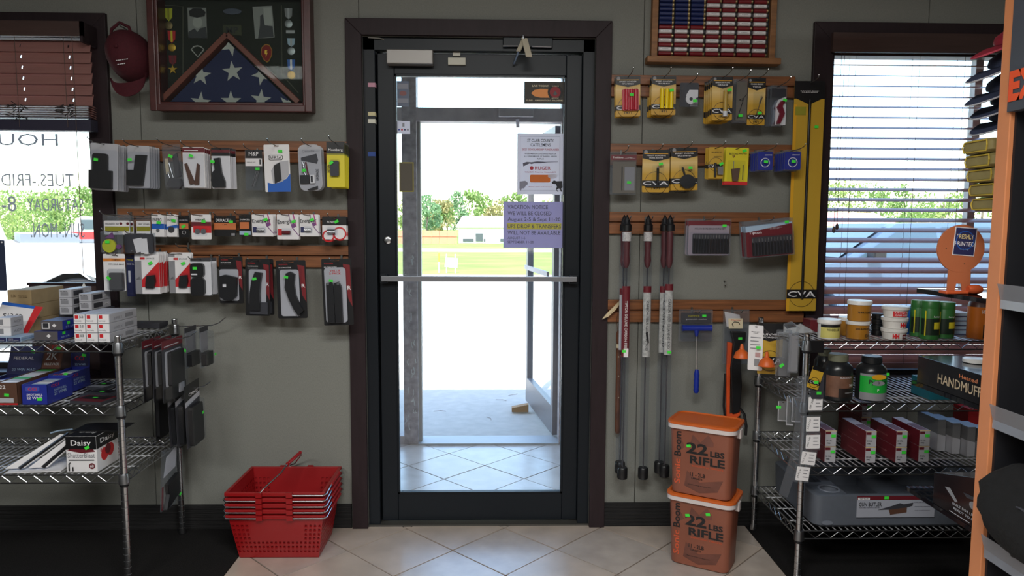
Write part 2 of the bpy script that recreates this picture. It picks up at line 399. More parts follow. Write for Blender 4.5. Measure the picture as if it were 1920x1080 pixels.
MB().box(-L2/2-.03, L2/2+.03, -.085, -.067, -.068, .012).build('valance', HEADW, b2); MB().box(-L2/2, L2/2, -.03, .03, -.07, -.03).build('head_rail', HEADW, b2)
zz = at(1700, 123, .045).z; k = 0
while zz > .75:
    tl = R(17+k*.25 if k < 14 else 20.5+(k-14)*1.3 if k < 20 else min(50, 28.3+(k-20)*3.4))
    o = slat_mesh(L2, .05, .003, tl).build('slat', SLAT, b2); o.location = (0, 0, zz-2.15); zz -= .0447; k += 1
MB().box(-L2/2, L2/2, -.026, .026, -1.435, -1.412).build('bottom_rail', SLAT, b2)
for dx in (-.46, -.18, .02, .38):
    for yy in (-.027, .027): MB().tube([(dx, yy, -.05), (dx, yy, -1.415)], .0009, 4).build('ladder_cord', CORD, b2)
for k, (px, py) in enumerate(((1564, 430), (1570, 424))):
    q = at(px, py, .008); dx = q.x-2.086; zl = q.z-2.15
    MB().tube([(dx, -.034, -.05), (dx, -.034, zl+.012)], .001, 4).build('lift_cord', CORD, b2)
    MB().lathe([(.002, .012), (.006, .005), (.0075, -.006), (.005, -.014), (.002, -.016)], 10, T(dx, -.034, zl)).build('cord_knob', M('knob_brown', (70, 52, 46), .5), b2, True)
BX = at(172, 130, -.075).x; L1 = BX-LWIN[0]+.05; BC = BX-L1/2
b1 = thing('window_blind', 'closed brown slatted blind half raised above the lettered hours', 'blind', (BC, -.075, 2.13))
zb_ = lambda py: at(100, py, -.075).z-2.13
MB().box(-L1/2, L1/2, -.055, -.043, zb_(73), zb_(46)).build('valance', HEADW, b1); MB().box(L1/2-.012, L1/2, -.055, .05, zb_(84), zb_(46)).build('valance_return', CAS, b1); MB().box(-L1/2+.01, L1/2-.014, -.03, .03, zb_(66), zb_(48)).build('head_rail', CAS, b1)
SL1 = SLAT
for k in range(6):
    o = slat_mesh(L1, .05, .003, R(74), [at(px, 150, -.1).x-BC+.004+.002*k for px in (32, 123)]).build('slat', SL1, b1); o.location = (0, 0, zb_(86.5+20.2*k))
for k in range(6):
    o = slat_mesh(L1, .05, .003, R(-4)).build('slat', SL1, b1); o.location = (0, -.003*(k % 2), zb_(200+k*4.2))
MB().box(-L1/2, L1/2, -.026, .026, zb_(246), zb_(225)).build('bottom_rail', M('blind_foot', (46, 44, 62), .4), b1)
for px in (32, 123):
    X = at(px, 150, -.1).x-BC
    MB().tube([(X, -.028, zb_(70)), (X+.002, -.028, zb_(240))], .0011, 4).build('ladder_cord', CORD, b1)
    m = MB(); rn = random.Random(px)
    for q in range(30):
        a = rn.uniform(-.045, .045); zq = zb_(198)-rn.random()*.055
        m.tube([(X+a*.4, -.03, zq), (X+a, -.034-rn.random()*.01, zq+rn.uniform(-.012, .012))], .0018, 4)
    m.build('gathered_cord', M('cord_dark', (40, 34, 34), .9), b1)
X = at(146, 300, -.12).x-BC
MB().tube([(X, -.045, zb_(60)), (X, -.045, zb_(512))], .0013, 4).build('pull_cord', CORD, b1)
MB().lathe([(.002, .012), (.006, .005), (.0075, -.006), (.002, -.016)], 10, T(X, -.045, zb_(535))).build('cord_knob', M('knob_white', (225, 222, 215), .5), b1, True)
# board that closes the lower part of the left window
a = at(57, 535, .07); b = at(196, 705, .07)
bd = thing('window_board', 'plain dark brown board standing in the lower part of the lettered window', 'board', (0, 0, 0))
MB().box(a.x, LWIN[1]-.012, .06, .085, .70, a.z).build('panel', M('dark_brown_board', (74, 56, 54), .55, noise=.12, scale=5, stretch=(8, 8, 1)), bd)
MB().box(a.x-.006, LWIN[1]-.012, .056, .089, a.z, a.z+.012).build('edge_strip', CAS, bd)

# ================================================================== entrance door
dr = struct('door_1', (0, 0, 0))
mitred(dr, 'casing', DOOR[0], DOOR[1], 0, DOOR[3], .068, -.022, 0, CAS, False)
fr = MB()
for a, b, c, d in ((DOOR[0], DOOR[0]+.05, 0, DOOR[3]), (DOOR[1]-.05, DOOR[1], 0, DOOR[3]), (DOOR[0], DOOR[1], DOOR[3]-.055, DOOR[3])): fr.box(a, b, .01, .15, c, d)
for a, b in ((DOOR[0]+.05, DOOR[0]+.062), (DOOR[1]-.062, DOOR[1]-.05)): fr.box(a, b, .085, .15, 0, DOOR[3]-.055)
fr.build('door_frame', BRZ, dr, bevel=.002)
MB().box(DOOR[0], DOOR[1], .0, .17, -.004, .008).build('threshold', M('threshold_metal', (90, 88, 84), .5, .6), dr)
DX0, DX1, DZ0, DZ1 = -.432, .447, .012, 2.075
GX0, GX1, GZ0, GZ1 = -.36, .379, .137, 1.987
lf = MB()
for a, b, c, d in ((DX0, GX0, DZ0, DZ1), (GX1, DX1, DZ0, DZ1), (GX0, GX1, DZ0, GZ0), (GX0, GX1, GZ1, DZ1)): lf.box(a, b, .04, .084, c, d)
lf.build('leaf_frame', BRZ, dr, bevel=.003)
st = MB()
for a, b, c, d in ((GX0, GX0+.008, GZ0, GZ1), (GX1-.008, GX1, GZ0, GZ1), (GX0, GX1, GZ0, GZ0+.008), (GX0, GX1, GZ1-.008, GZ1)): st.box(a, b, .036, .06, c, d)
st.build('glazing_stop', BRZ, dr)
MB().box(GX0, GX1, .06, .066, GZ0, GZ1).build('pane', GLASS, dr)
BAR = M('push_bar_aluminium', (150, 152, 158), .35, .7)
pb = MB().box(-.418, .43, -.012, .004, 1.101, 1.124); pb.build('push_bar', BAR, dr, bevel=.002)
MB().box(-.425, -.395, .0, .045, 1.092, 1.13).box(.4, .436, .0, .045, 1.092, 1.13).build('push_bar_bracket', BRZ, dr, bevel=.002)
a = at(727, 450, .04)
MB().lathe([(.017, 0), (.017, .006), (.013, .009), (.004, .009)], 20, T(a.x, .04, a.z, PI/2)).build('lock_cylinder', SV, dr, True)
a = at(725, 93, .0); b = at(812, 121, .0)
MB().box(a.x, b.x, -.012, .04, b.z, a.z).build('closer_body', M('closer_silver', (150, 146, 142), .4, .3), dr, bevel=.004)
a = at(840, 108, .03); b = at(873, 122, .03)
MB().box(a.x, b.x, .026, .042, b.z, a.z).build('contact_sensor', M('sensor_plastic', (205, 202, 188), .5), dr, bevel=.002)
a = at(849, 98, .03); b = at(863, 105, .03)
MB().box(a.x, b.x, .03, .042, b.z, a.z).build('contact_magnet', M('sensor_plastic'), dr, bevel=.001)
a = at(943, 68, .0); b = at(1036, 90, .0)
MB().box(a.x, b.x, -.008, .012, b.z, a.z).build('closer_arm_plate', BRZ, dr, bevel=.003)
m = MB()
for p, q in (((943, 86), (972, 86)), ((998, 87), (1034, 88))): m.tube([at(*p, -.01), at(*q, -.01)], .0035, 8)
m.build('closer_arm_pin', BAR, dr, True)
ARM = M('cream_arm', (214, 204, 182), .4)
def bar3(p0, p1, w_, t_):
    d = (p1-p0); L = d.length; X = Matrix.Translation((p0+p1)/2) @ d.to_track_quat('X', 'Y').to_matrix().to_4x4()
    return MB().box(-L/2, L/2, -t_/2, t_/2, -w_/2, w_/2, X)
bar3(at(983, 72, -.02), at(992, 106, -.09), .026, .006).build('closer_arm', ARM, dr, bevel=.001)
bar3(at(981, 76, -.02), at(972, 96, -.06), .018, .006).build('closer_arm', ARM, dr, bevel=.001)
bar3(at(972, 96, -.06), at(963, 120, .02), .007, .006).build('closer_rod', ST, dr)
MB().lathe([(.006, -.012), (.008, 0), (.006, .012)], 10, T(*at(981, 72, -.02))).build('closer_joint', ST, dr, True)
MB().tube([at(690, 70, .0), at(712, 72, .0), at(720, 74, .01)], .003, 6).build('wire_loop', M('grey_wire', (120, 118, 112), .6), dr, True)
# stickers of the height scale on the jamb
for py, py2, c, nm in ((155, 163, (206, 150, 170), 'pink'), (210, 217, (214, 204, 160), 'cream'), (223, 231, (222, 220, 206), 'ivory'), (285, 293, (40, 74, 150), 'blue')):
    a = at(690, py, .008); b = at(704, py2, .008)
    o = MB().box(a.x, b.x, .0075, .0095, b.z, a.z).box(b.x-.001, b.x+.001, .0075, .03, b.z-.002, a.z-.002).build('height_marker_tape', M('tape_'+nm, c, .6), dr)

# ---- papers and stickers taped to the glass
def sheet(name, label, cat, rect, mat, Yp=.0585, th=.0006):
    a = at(rect[0], rect[1], Yp); b = at(rect[2], rect[3], Yp)
    wd, h = b.x-a.x, a.z-b.z
    t = thing(name, label, cat, ((a.x+b.x)/2, Yp, a.z))
    MB().box(-wd/2, wd/2, -th, 0, -h, 0).build('sheet', mat, t)
    return t, wd, h
PAPER = M('white_paper', (228, 226, 234), .8, trans=.5); LAV = M('lavender_paper', (186, 182, 214), .8, trans=.5)
INK = M('dark_ink', (40, 40, 46), .7); INK2 = M('grey_ink', (86, 84, 98), .7); RINK = M('red_ink', (168, 48, 62), .7)
t, wd, h = sheet('vacation_notice', 'lavender vacation notice taped to the door glass', 'notice', (944, 378, 1057, 465), LAV)
dress(t, wd, h, [('r', 'highlight_stripe', M('highlighter_yellow', (214, 208, 96), .8, trans=.3), .06, .465, .955, .60)], -.0008)
for s, u0, u1, v, hh in (('VACATION NOTICE', .07, .73, .115, .085), ('WE WILL BE CLOSED', .07, .79, .25, .085), ('August 2-5 & Sept 11-20', .07, .94, .39, .10), ('UPS DROP & TRANSFERS', .07, .95, .53, .085), ('WILL NOT BE AVAILABLE', .07, .94, .67, .085), ('AUGUST 1-6', .07, .36, .785, .055), ('SEPTEMBER 11-20', .07, .50, .875, .055)):
    text(s, INK2, t, (((u0+u1)/2-.5)*wd, -.0014, -v*h), hh*h, (u1-u0)*wd, bold=.008)
t, wd, h = sheet('raffle_flyer', 'white raffle flyer with rifle and cow drawings taped to the door glass', 'flyer', (970, 250, 1058, 365), PAPER)
for s, m_, u, v, hh, ww in (('ST CLAIR COUNTY', INK, .49, .115, .05, .56), ('CATTLEMENS', INK, .49, .185, .05, .42), ('2025 SCHOLARSHIP FUNDRAISER', RINK, .49, .262, .034, .78), ('RUGER AMERICAN LONG RANGE PREDATOR', INK, .49, .33, .022, .66), ('6.5 CREEDMOOR 22" BARREL GREEN', INK, .49, .372, .022, .68), ('RIFLE', INK, .49, .414, .022, .14),
                            ('RUGER', RINK, .54, .565, .055, .33), ('Wild Bill\'s Firearms, Osceola MO', RINK, .49, .632, .024, .66), ('$5', INK, .53, .755, .035, .08), ('Winner drawn at the banquet', RINK, .49, .872, .014, .5)):
    text(s, m_, t, ((u-.5)*wd, -.0016, -v*h), hh*h, ww*wd, bold=.01)
dress(t, wd, h, [('p', 'rifle_drawing', INK2, [(.12, .485), (.2, .465), (.3, .47), (.42, .455), (.6, .462), (.86, .457), (.86, .463), (.62, .472), (.5, .485), (.36, .487), (.3, .5), (.26, .49), (.13, .54)]),
                 ('e', 'logo_disc', RINK, .305, .565, .04, .04),
                 ('rr', 'ticket', M('orange_ticket', (226, 128, 62), .7, trans=.3), .27, .675, .70, .80, .006),
                 ('e', 'speech_bubble', PAPER, .745, .695, .1, .05),
                 ('p', 'cow_drawing', INK, [(.73, .80), (.78, .765), (.83, .78), (.95, .775), (.96, .88), (.93, .9), (.95, .94), (.93, .955), (.9, .9), (.87, .9), (.84, .92), (.88, .95), (.85, .95), (.82, .91), (.84, .87), (.82, .83), (.74, .82)]),
                 ('p', 'cow_drawing', M('pale_ink', (160, 160, 176), .8, trans=.3), [(.22, .80), (.17, .775), (.05, .79), (.05, .9), (.08, .94), (.1, .9), (.15, .9), (.18, .86), (.23, .83)])], -.0009)
m = MB()
for q in ((.06, .05, .9, .054), (.06, .93, .9, .934), (.06, .05, .066, .934), (.894, .05, .9, .934)): m.box((q[0]-.5)*wd, (q[2]-.5)*wd, -.001, -.0007, -q[3]*h, -q[1]*h)
m.build('border_line', M('pale_ink'), t)
t, wd, h = sheet('gun_shop_sticker', 'dark sticker with an orange bullet drawing in the upper door glass', 'sticker', (983, 153, 1059, 195), M('dark_olive_sticker', (66, 62, 56), .6, trans=.15))
dress(t, wd, h, [('p', 'bullet_drawing', OP, [(.17, .52), (.25, .38), (.4, .32), (.62, .33), (.62, .72), (.4, .72), (.25, .66)]), ('t', 'LIVE TODAY', CR, .4, .19, .09, .4), ('t', 'GUNS - AMMUNITION - FIREARMS', CR, .5, .85, .07, .9)], -.0008)
o = thing('round_badge_sticker', 'round red and black badge sticker overlapping the bullet sticker', 'sticker', at(1041, 173, .0572))
dress(o, .066, .066, [('e', 'rim', M('badge_black', (28, 26, 28), .6), .5, 0, .5, .5), ('e', 'disc', M('badge_red', (140, 34, 44), .6), .5, 0, .36, .36), ('p', 'paw_mark', K, [(.36, .1), (.5, -.08), (.64, .1), (.55, .2), (.45, .2)])], 0)
text('GIVE VETERANS THE', CR, o, (0, -.0015, .026), .006, .03); text('BENEFIT OF THE DOUBT', CR, o, (0, -.0015, -.026), .006, .03)
t, wd, h = sheet('blue_grey_sticker', 'faded blue-grey flag sticker at the top of the door glass', 'sticker', (744, 152, 767, 200), M('faded_sticker', (130, 138, 156), .7, trans=.3))
dress(t, wd, h, [('r', 'pale_band', M('faded_pale', (170, 172, 184), .7, trans=.3), .05, .1, .95, .3), ('e', 'red_smudge', M('faded_red', (170, 120, 120), .7, trans=.3), .5, .48, .3, .2), ('r', 'pale_band', M('faded_pale'), .05, .68, .95, .86)], -.0008)
t, wd, h = sheet('card_logo_sticker', 'small white payment card sticker on the door glass', 'sticker', (744, 227, 769, 251), PAPER)
dress(t, wd, h, [('r', 'card_mark', DB, .1, .62, .24, .74), ('r', 'card_mark', RD, .32, .62, .46, .74), ('r', 'card_mark', NV, .54, .62, .68, .74), ('r', 'card_mark', G, .76, .62, .9, .74), ('r', 'wave_mark', G, .42, .15, .58, .45)], -.0008)
t, wd, h = sheet('brown_sticker', 'yellow-bordered grey-brown sticker on the door glass edge', 'sticker', (748, 304, 776, 360), M('sticker_border', (150, 140, 66), .7, trans=.2))
dress(t, wd, h, [('r', 'field', M('sticker_brown', (98, 92, 82), .7, trans=.15), .08, .04, .92, .96)], -.0008)

# ================================================================== vestibule and outer door
VZ = 2.6
ALU = M('grey_alu_frame', (176, 166, 168), .5, 0, noise=.12, scale=12); ALU2 = M('scuffed_frame', (160, 150, 152), .5, 0, noise=.3, scale=25)
vw = struct('wall_vestibule')
for sx in (-1, 1):
    MB().box(min(sx*.98, sx*1.06), max(sx*.98, sx*1.06), .16, .24, 0, VZ).box(min(sx*.98, sx*1.06), max(sx*.98, sx*1.06), .24, 1.32, 0, .06).box(min(sx*.98, sx*1.06), max(sx*.98, sx*1.06), 1.24, 1.32, .06, VZ).build('side_frame', M('grey_alu_frame'), vw); MB().box(min(sx*1.0, sx*1.005), max(sx*1.0, sx*1.005), .24, 1.24, .06, VZ).build('side_pane', GLASS, vw)  # unseen side walls, made of glass to let more daylight onto the tiles
MB().box(-1.1, 1.1, .16, 1.34, VZ, VZ+.35).build('vestibule_roof', PAINT, vw)
od = struct('door_2')
m = MB().box(-.479, -.392, 1.2, 1.31, 0, VZ).box(.47, .56, 1.2, 1.31, 0, VZ); m.build('door_post', ALU2, od, bevel=.003)
MB().box(-.98, .98, 1.205, 1.305, 1.955, 2.035).build('header', ALU, od, bevel=.003)
MB().box(-.98, .98, 1.2, 1.31, VZ-.05, VZ).box(-.98, -.94, 1.2, 1.31, 0, VZ).box(.94, .98, 1.2, 1.31, 0, VZ).box(-.98, -.479, 1.205, 1.305, 0, .05).box(.56, .98, 1.205, 1.305, 0, .05).build('outer_frame', ALU, od)
MB().box(-.392, -.372, 1.23, 1.29, 0, 1.955).build('door_stop', M('pale_stop', (168, 164, 160), .5), od)
for a, b, c, d in ((-.94, -.479, .05, 1.955), (.56, .94, .05, 1.955), (-.94, .94, 2.035, VZ-.05)): MB().box(a, b, 1.25, 1.255, c, d).build('pane', GLASS, od)
MB().box(-.392, .47, 1.18, 1.34, -.005, .012).build('threshold', M('pale_threshold', (176, 178, 180), .5, .5), od)
a = at(935, 205, 1.19); b = at(1000, 220, 1.19)
MB().box(a.x, b.x, 1.16, 1.205, b.z, a.z).build('closer_body', ALU, od, bevel=.003)
bar3(at(970, 222, 1.19), at(971, 238, 1.25), .02, .01).build('closer_arm', ALU, od)
# paint drips and scuffs on the post
m = MB(); rn = random.Random(3)
for q in range(26):
    x = rn.uniform(-.47, -.40); z = rn.uniform(.1, 1.25); L = rn.uniform(.01, .05)
    m.tube([(x, 1.199, z), (x+rn.uniform(-.008, .008), 1.199, z-L*.6), (x+rn.uniform(-.012, .012), 1.199, z-L)], rn.uniform(.0015, .004), 5)
m.build('paint_drip', M('drip_white', (190, 190, 190), .7), od)['kind'] = 'stuff'
leaf = thing('open_glass_door', 'outer glass door leaf standing open outside the vestibule', 'door', (.462, 1.32, 0), (0, 0, R(98)))
lm = MB(); LW = .93
for a, b, c, d in ((0, .06, .02, 1.95), (LW-.06, LW, .02, 1.95), (.06, LW-.06, .02, .2), (.06, LW-.06, 1.89, 1.95)): lm.box(a, b, -.022, .022, c, d)
lm.build('frame', M('door_alu_grey', (120, 118, 122), .4, .3), leaf, bevel=.002)
MB().box(.06, LW-.06, -.003, .003, .2, 1.89).build('pane', GLASS, leaf)
MB().box(.1, LW-.05, .03, .045, 1.02, 1.05).build('push_bar', ALU, leaf)
wg = fl(988, 781); o = tag(MB().poly([(-.07, 0), (.05, 0), (.05, .055), (-.07, .03)], -.03, .03).build('wooden_wedge', M('wedge_wood', (150, 112, 70), .7)), 'small wooden wedge block holding the outer glass door open', 'wedge'); o.location = (.27, 1.98, .0)
# ceiling lights of the shop (behind the camera)
for x, y in ((-1.5, -3.9), (1.7, -3.9), (0.1, -2.9)):
    t = thing('ceiling_light', 'white flat fluorescent panel in the shop ceiling', 'light', (x, y, ZC), group='ceiling light panels')
    MB().box(-.62, .62, -.32, .32, -.03, 0).box(-.6, .6, -.3, .3, -.034, -.03).build('housing', M('fixture_white', (235, 235, 232), .5), t)
    la = bpy.data.lights.new('ceiling_lamp_offscreen', 'AREA'); la.shape = 'RECTANGLE'; la.size = 1.15; la.size_y = .55; la.energy = CEIL_W; la.color = (1, .995, .96)
    lo = bpy.data.objects.new('ceiling_lamp_offscreen', la); COL.objects.link(lo); lo.location = (0, 0, -.04); lo.parent = t
# ================================================================== outdoors
def zt(y): return 0 if y < 6 else max(-1.05, -(y-6)/76)
GRASS = M('sunlit_grass', (112, 132, 68), .95, noise=.22, scale=.35, spec=.1); LOT = M('pale_concrete_lot', (178, 174, 166), .9, noise=.10, scale=3)
PORCH = M('porch_concrete', (182, 178, 170), .9, noise=.08, scale=14, bump=.1); ROADM = M('pale_road', (196, 192, 182), .9)
def strip(name, y0, y1, mat, x=160, dz=0., n=12):
    m = MB(); vs = []; fs = []
    for i in range(n+1):
        y = y0+(y1-y0)*i/n; vs += [(-x, y, zt(y)+dz-.02), (x, y, zt(y)+dz-.02)]
    fs = [(2*i, 2*i+1, 2*i+3, 2*i+2) for i in range(n)]
    return tag(m.add(vs, fs).build(name, mat), kind='structure')
strip('ground_lot', .16, 18.6, LOT); strip('lawn_near', 18.6, 46, GRASS); strip('road', 46, 56, ROADM); strip('lawn_far', 56, 300, GRASS)
tag(MB().box(-2.4, 2.4, 1.34, 3.0, -.06, -.012).build('ground_porch', PORCH), kind='structure')
m = MB(); rn = random.Random(5)
for k in range(5):
    x, y = rn.uniform(-.3, .45), rn.uniform(1.5, 2.6); a = rn.uniform(0, 3)
    m.tube([(x, y, -.008), (x+.04*math.cos(a), y+.04*math.sin(a), -.006), (x+.09*math.cos(a+.3), y+.09*math.sin(a+.3), -.008)], .0016, 4)
tag(m.build('twig_litter', BR), 'scattered dry twigs on the concrete outside the door', 'twigs', kind='stuff')
LEAFS = [M('leaf_a', (126, 150, 86), .8, trans=.4), M('leaf_b', (140, 156, 90), .8, trans=.4), M('leaf_c', (158, 150, 100), .8, trans=.4), M('leaf_d', (118, 148, 106), .8, trans=.4)]
BARK = M('bark', (110, 98, 86), .9)
STOOD = []
def tree(px, Yt, top, wid, seed, mat, label, low=.12, n=900, group='trees beyond the road'):
    rn = random.Random(seed); wid *= .7; r_ = wid*.88+.5; b = at(px, 440, Yt)
    while any(abs(b.x-x) < r_+q and abs(Yt-y) < r_+q for x, y, q in STOOD): Yt += 1.0; b = at(px, 440, Yt)      # each crown has its own ground
    STOOD.append((b.x, Yt, r_)); zb = zt(Yt)-.02; H = at(px, top, Yt).z-zb
    t = thing('tree', label, 'tree', (b.x, Yt, zb), group=group)
    MB().tube([(0, 0, -.1), (rn.uniform(-.1, .1), 0, H*.35), (rn.uniform(-.3, .3), 0, H*.8)], [H*.028, H*.02, H*.006], 7).build('trunk', BARK, t, True)
    m = MB(); cl = []
    for k in range(14):
        a = rn.uniform(0, 2*PI); zf = rn.uniform(low+.12, .9); rr = wid*(.55*math.sin(PI*min(.98, (zf-low)/(1-low+.02)*.85+.1)))
        cl.append((rr*math.cos(a)*rn.random()**.5, rr*math.sin(a)*rn.random()**.5, H*zf, wid*rn.uniform(.16, .3)))
    s = max(.12, Yt*.0042)
    for k in range(n):
        c = cl[k % 14]; d = Vector((rn.gauss(0, 1), rn.gauss(0, 1), rn.gauss(0, .8))).normalized()*c[3]*rn.uniform(.55, 1.05)
        p = Vector(c[:3])+d; p.z = min(p.z, H)
        e = Euler((rn.uniform(0, 3), rn.uniform(0, 3), rn.uniform(0, 3))).to_matrix(); q = s*rn.uniform(.7, 1.5)
        m.add([p+e @ Vector(v)*q for v in ((-.5, 0, 0), (0, -.3, 0), (.5, 0, 0), (0, .3, 0))], [(0, 1, 2, 3)])
    m.build('crown', mat, t)
# through the door
for i, (px, Yt, top, wd, mi, lb) in enumerate(((800, 103, 362, 5.5, 3, 'loose pale green tree behind the rust red fence'), (824, 101, 376, 6, 2, 'round yellowish tree behind the rust red fence'), (838, 104, 392, 4, 0, 'small green tree at the end of the rust red fence'), (862, 111, 352, 6, 3, 'tall airy tree beside the white shed roof'), (893, 111, 356, 8, 0, 'broad green tree above the white shed roof'), (925, 113, 378, 6, 2, 'low pale tree above the white shed'), (962, 111, 356, 7, 0, 'tall green tree past the notice'), (1015, 110, 372, 7, 1, 'green tree seen between the open door and its frame'), (768, 107, 368, 7, 1, 'green tree seen through the vestibule side glass'))):
    tree(px, Yt, top, wd, 20+i, LEAFS[mi], lb)
# through the left window
for i, (px, Yt, top, wd, mi, lb) in enumerate(((-30, 60, 352, 9, 1, 'bushy tree behind the white truck cab'), (25, 62, 358, 8, 0, 'rounded green tree above the white truck bed'), (70, 58, 362, 8, 1, 'light green tree above the grey truck toolbox'), (112, 61, 356, 8, 0, 'green tree behind the lettered closing day'), (152, 60, 350, 8, 0, 'green tree beside the hanging blind cord'), (196, 62, 352, 9, 1, 'green tree behind the red and white vehicle'))):
    tree(px, Yt, top, wd, 50+i, LEAFS[mi], lb, .0, 1300, 'trees seen through the lettered window')
# through the right window
for i, (px, Yt, top, wd, mi, lb) in enumerate(((1540, 78, 342, 8, 1, 'light green tree at the edge of the open blind'), (1590, 80, 338, 9, 1, 'yellow green tree above the pale red roof'), (1650, 82, 344, 9, 0, 'green tree behind the blue car windscreen'), (1705, 80, 340, 9, 0, 'green tree behind the blue car roof'), (1765, 78, 342, 10, 1, 'light green tree behind the round orange target'), (1840, 80, 336, 10, 0, 'green tree behind the display stand'))):
    tree(px, Yt, top, wd, 80+i, LEAFS[mi], lb, .0, 1300, 'trees seen through the open blind')
# white shed
zb = zt(85)-.02
sh = thing('white_shed', 'long low white building with dark windows across the road', 'building', (0, 85, zb))
SHED = M('white_siding', (222, 222, 220), .8); DKW = M('dark_window', (70, 76, 80), .3)
MB().box(-4.3, 11, 0, 8, 0, 2.05).build('wall', SHED, sh)
MB().loft([[(-4.6, -.5, 2.0), (-4.6, -.5, 2.1), (-4.0, 4, 3.45), (-4.6, 8.5, 2.1), (-4.6, 8.5, 2.0)], [(11.3, -.5, 2.0), (11.3, -.5, 2.1), (11.3, 4, 3.45), (11.3, 8.5, 2.1), (11.3, 8.5, 2.0)]]).build('roof', M('white_metal_roof', (235, 235, 232), .6), sh)
for px0, px1, py0, py1 in ((868, 888, 447.5, 453), (892, 905, 438, 452.5), (907, 910, 447.5, 453), (938, 950, 447.5, 453)):
    a = at(px0, py0, 84.9); b = at(px1, py1, 84.9)
    MB().box(a.x, b.x, -.12, .02, b.z-zb, a.z-zb).build('window', DKW, sh)
a = at(780, 432, 80); b = at(857, 455, 80)
fe = thing('rust_red_fence', 'rust red board fence across the road beside the white building', 'fence', (0, 80, zt(80)-.02))
xx = a.x-9
while xx < b.x:
    MB().box(xx, min(xx+.9, b.x)-.03, 0, .12, 0, a.z-zt(80)+random.uniform(-.03, .03)).build('board', M('rust_boards', (196, 128, 100), .8), fe); xx += .9
MB().box(a.x-9, b.x, -.06, 0, .9, 1.0).build('rail', M('rust_boards'), fe)
p = fl(845, 512); s = thing('road_sign', 'white sign board standing in the grass', 'sign', (at(845, 500, 19.5).x, 19.5, zt(19.5)-.02))
a = at(831, 482, 19.5); b = at(859, 514, 19.5); hz = a.z-zt(19.5)
MB().poly([(-.19, .2), (.21, .16), (.23, hz-.02), (-.16, hz)], 0, .03).build('panel', M('sign_white', (240, 240, 238), .6), s); MB().box(-.15, -.12, .03, .06, 0, .6).box(.13, .16, .03, .06, 0, .6).build('stake', W, s)
s = thing('marker_post', 'thin white marker post with an orange top in the grass', 'post', (at(823, 500, 19.8).x, 19.8, zt(19.8)-.02))
hz = at(822, 474, 19.8).z-zt(19.8)
MB().lathe([(.03, 0), (.03, hz*.55)], 8).build('shaft', W, s); MB().lathe([(.03, hz*.55), (.03, hz), (.015, hz+.02)], 8).build('cap_band', OP, s)
ho = thing('far_house', 'low pale house with a faded red roof beyond the lot', 'building', (at(1600, 430, 60).x, 60, zt(60)-.02))
MB().box(-4, 4, 0, 6, 0, 2.1).build('wall', SHED, ho); MB().loft([[(-4.4, -.4, 2.05), (-3.4, 3, 3.3), (-4.4, 6.4, 2.05)], [(4.4, -.4, 2.05), (3.4, 3, 3.3), (4.4, 6.4, 2.05)]]).build('roof', M('faded_red_roof', (196, 140, 132), .8), ho)
for x in (-2.5, 0.2, 2.4): MB().box(x, x+.8, -.03, .05, .8, 1.6).build('window', DKW, ho)
# vehicles: side profile facing -X, near side at y=0
TYRE = M('tyre_rubber', (46, 46, 48), .8); CGL = M('car_glass', (60, 78, 90), .08); CH = M('car_trim', (150, 152, 156), .3, .7)
def wheel(parent, x, r, y):
    t = MB().lathe([(r*.62, -.1), (r*.95, -.11), (r, -.08), (r, .08), (r*.95, .11), (r*.62, .1)], 26, T(x, y, r, PI/2)).build('wheel', TYRE, parent, True)
    MB().lathe([(r*.1, -.085), (r*.6, -.07), (r*.62, -.1), (r*.64, .1), (r*.6, .07), (r*.1, .085)], 20, T(x, y, r, PI/2)).build('rim', CH, t, True)
def body(prof, y0, y1, tuck=0.):
    n = len(prof); m = MB()
    rings = [[(x, y0+.10, z) for x, z in prof], [(x, y0, z) for x, z in prof], [(x, y1, z) for x, z in prof], [(x, y1-.10, z) for x, z in prof]]
    cx = sum(p[0] for p in prof)/n; cz = sum(p[1] for p in prof)/n
    rings[0] = [(cx+(x-cx)*.975, y0, cz+(z-cz)*.93) for x, z in prof]; rings[1] = [(x, y0+.06, z) for x, z in prof]
    rings[2] = [(x, y1-.06, z) for x, z in prof]; rings[3] = [(cx+(x-cx)*.975, y1, cz+(z-cz)*.93) for x, z in prof]
    return m.loft(rings)
def arch(cx, r, n=7): return [(cx+r*math.cos(PI*k/n), .38+r*math.sin(PI*k/n)) for k in range(n+1)]
WH = M('white_car_paint', (226, 228, 228), .3); NB = M('blue_car_paint', (84, 104, 128), .2, .2)
tk = thing('pickup_truck', 'white pickup truck parked outside the lettered window', 'truck', (-4.6, 5.0, -.02), (0, 0, R(35)))
body([(1.05, .42), (1.05, 1.12), (-.55, 1.14), (-2.75, 1.14), (-4.05, 1.05), (-4.3, .8), (-4.3, .42)]+arch(-3.4, .44)[::-1]+arch(0, .44)[::-1], 0, 1.95).build('body', WH, tk, True)
MB().loft([[(-.6, y0, 1.12), (-.78, y0+.12*s_, 1.72), (-1.95, y0+.12*s_, 1.74), (-2.75, y0, 1.12)] for y0, s_ in ((.04, 1), (1.91, -1))]).build('cab', WH, tk)
for y0, y1, nm in ((.085, .055, 'near'), (1.865, 1.895, 'far')):
    d = -.012 if nm == 'near' else .012
    MB().add([(-.78, y0+d, 1.18), (-.88, (.15 if d < 0 else 1.8)+d, 1.64), (-1.5, (.15 if d < 0 else 1.8)+d, 1.66), (-1.5, y0+d, 1.18)], [(0, 1, 2, 3)]).add([(-1.58, y0+d, 1.18), (-1.58, (.15 if d < 0 else 1.8)+d, 1.66), (-1.92, (.15 if d < 0 else 1.8)+d, 1.66), (-2.5, y0+d, 1.18)], [(0, 1, 2, 3)]).build('side_window', CGL, tk)
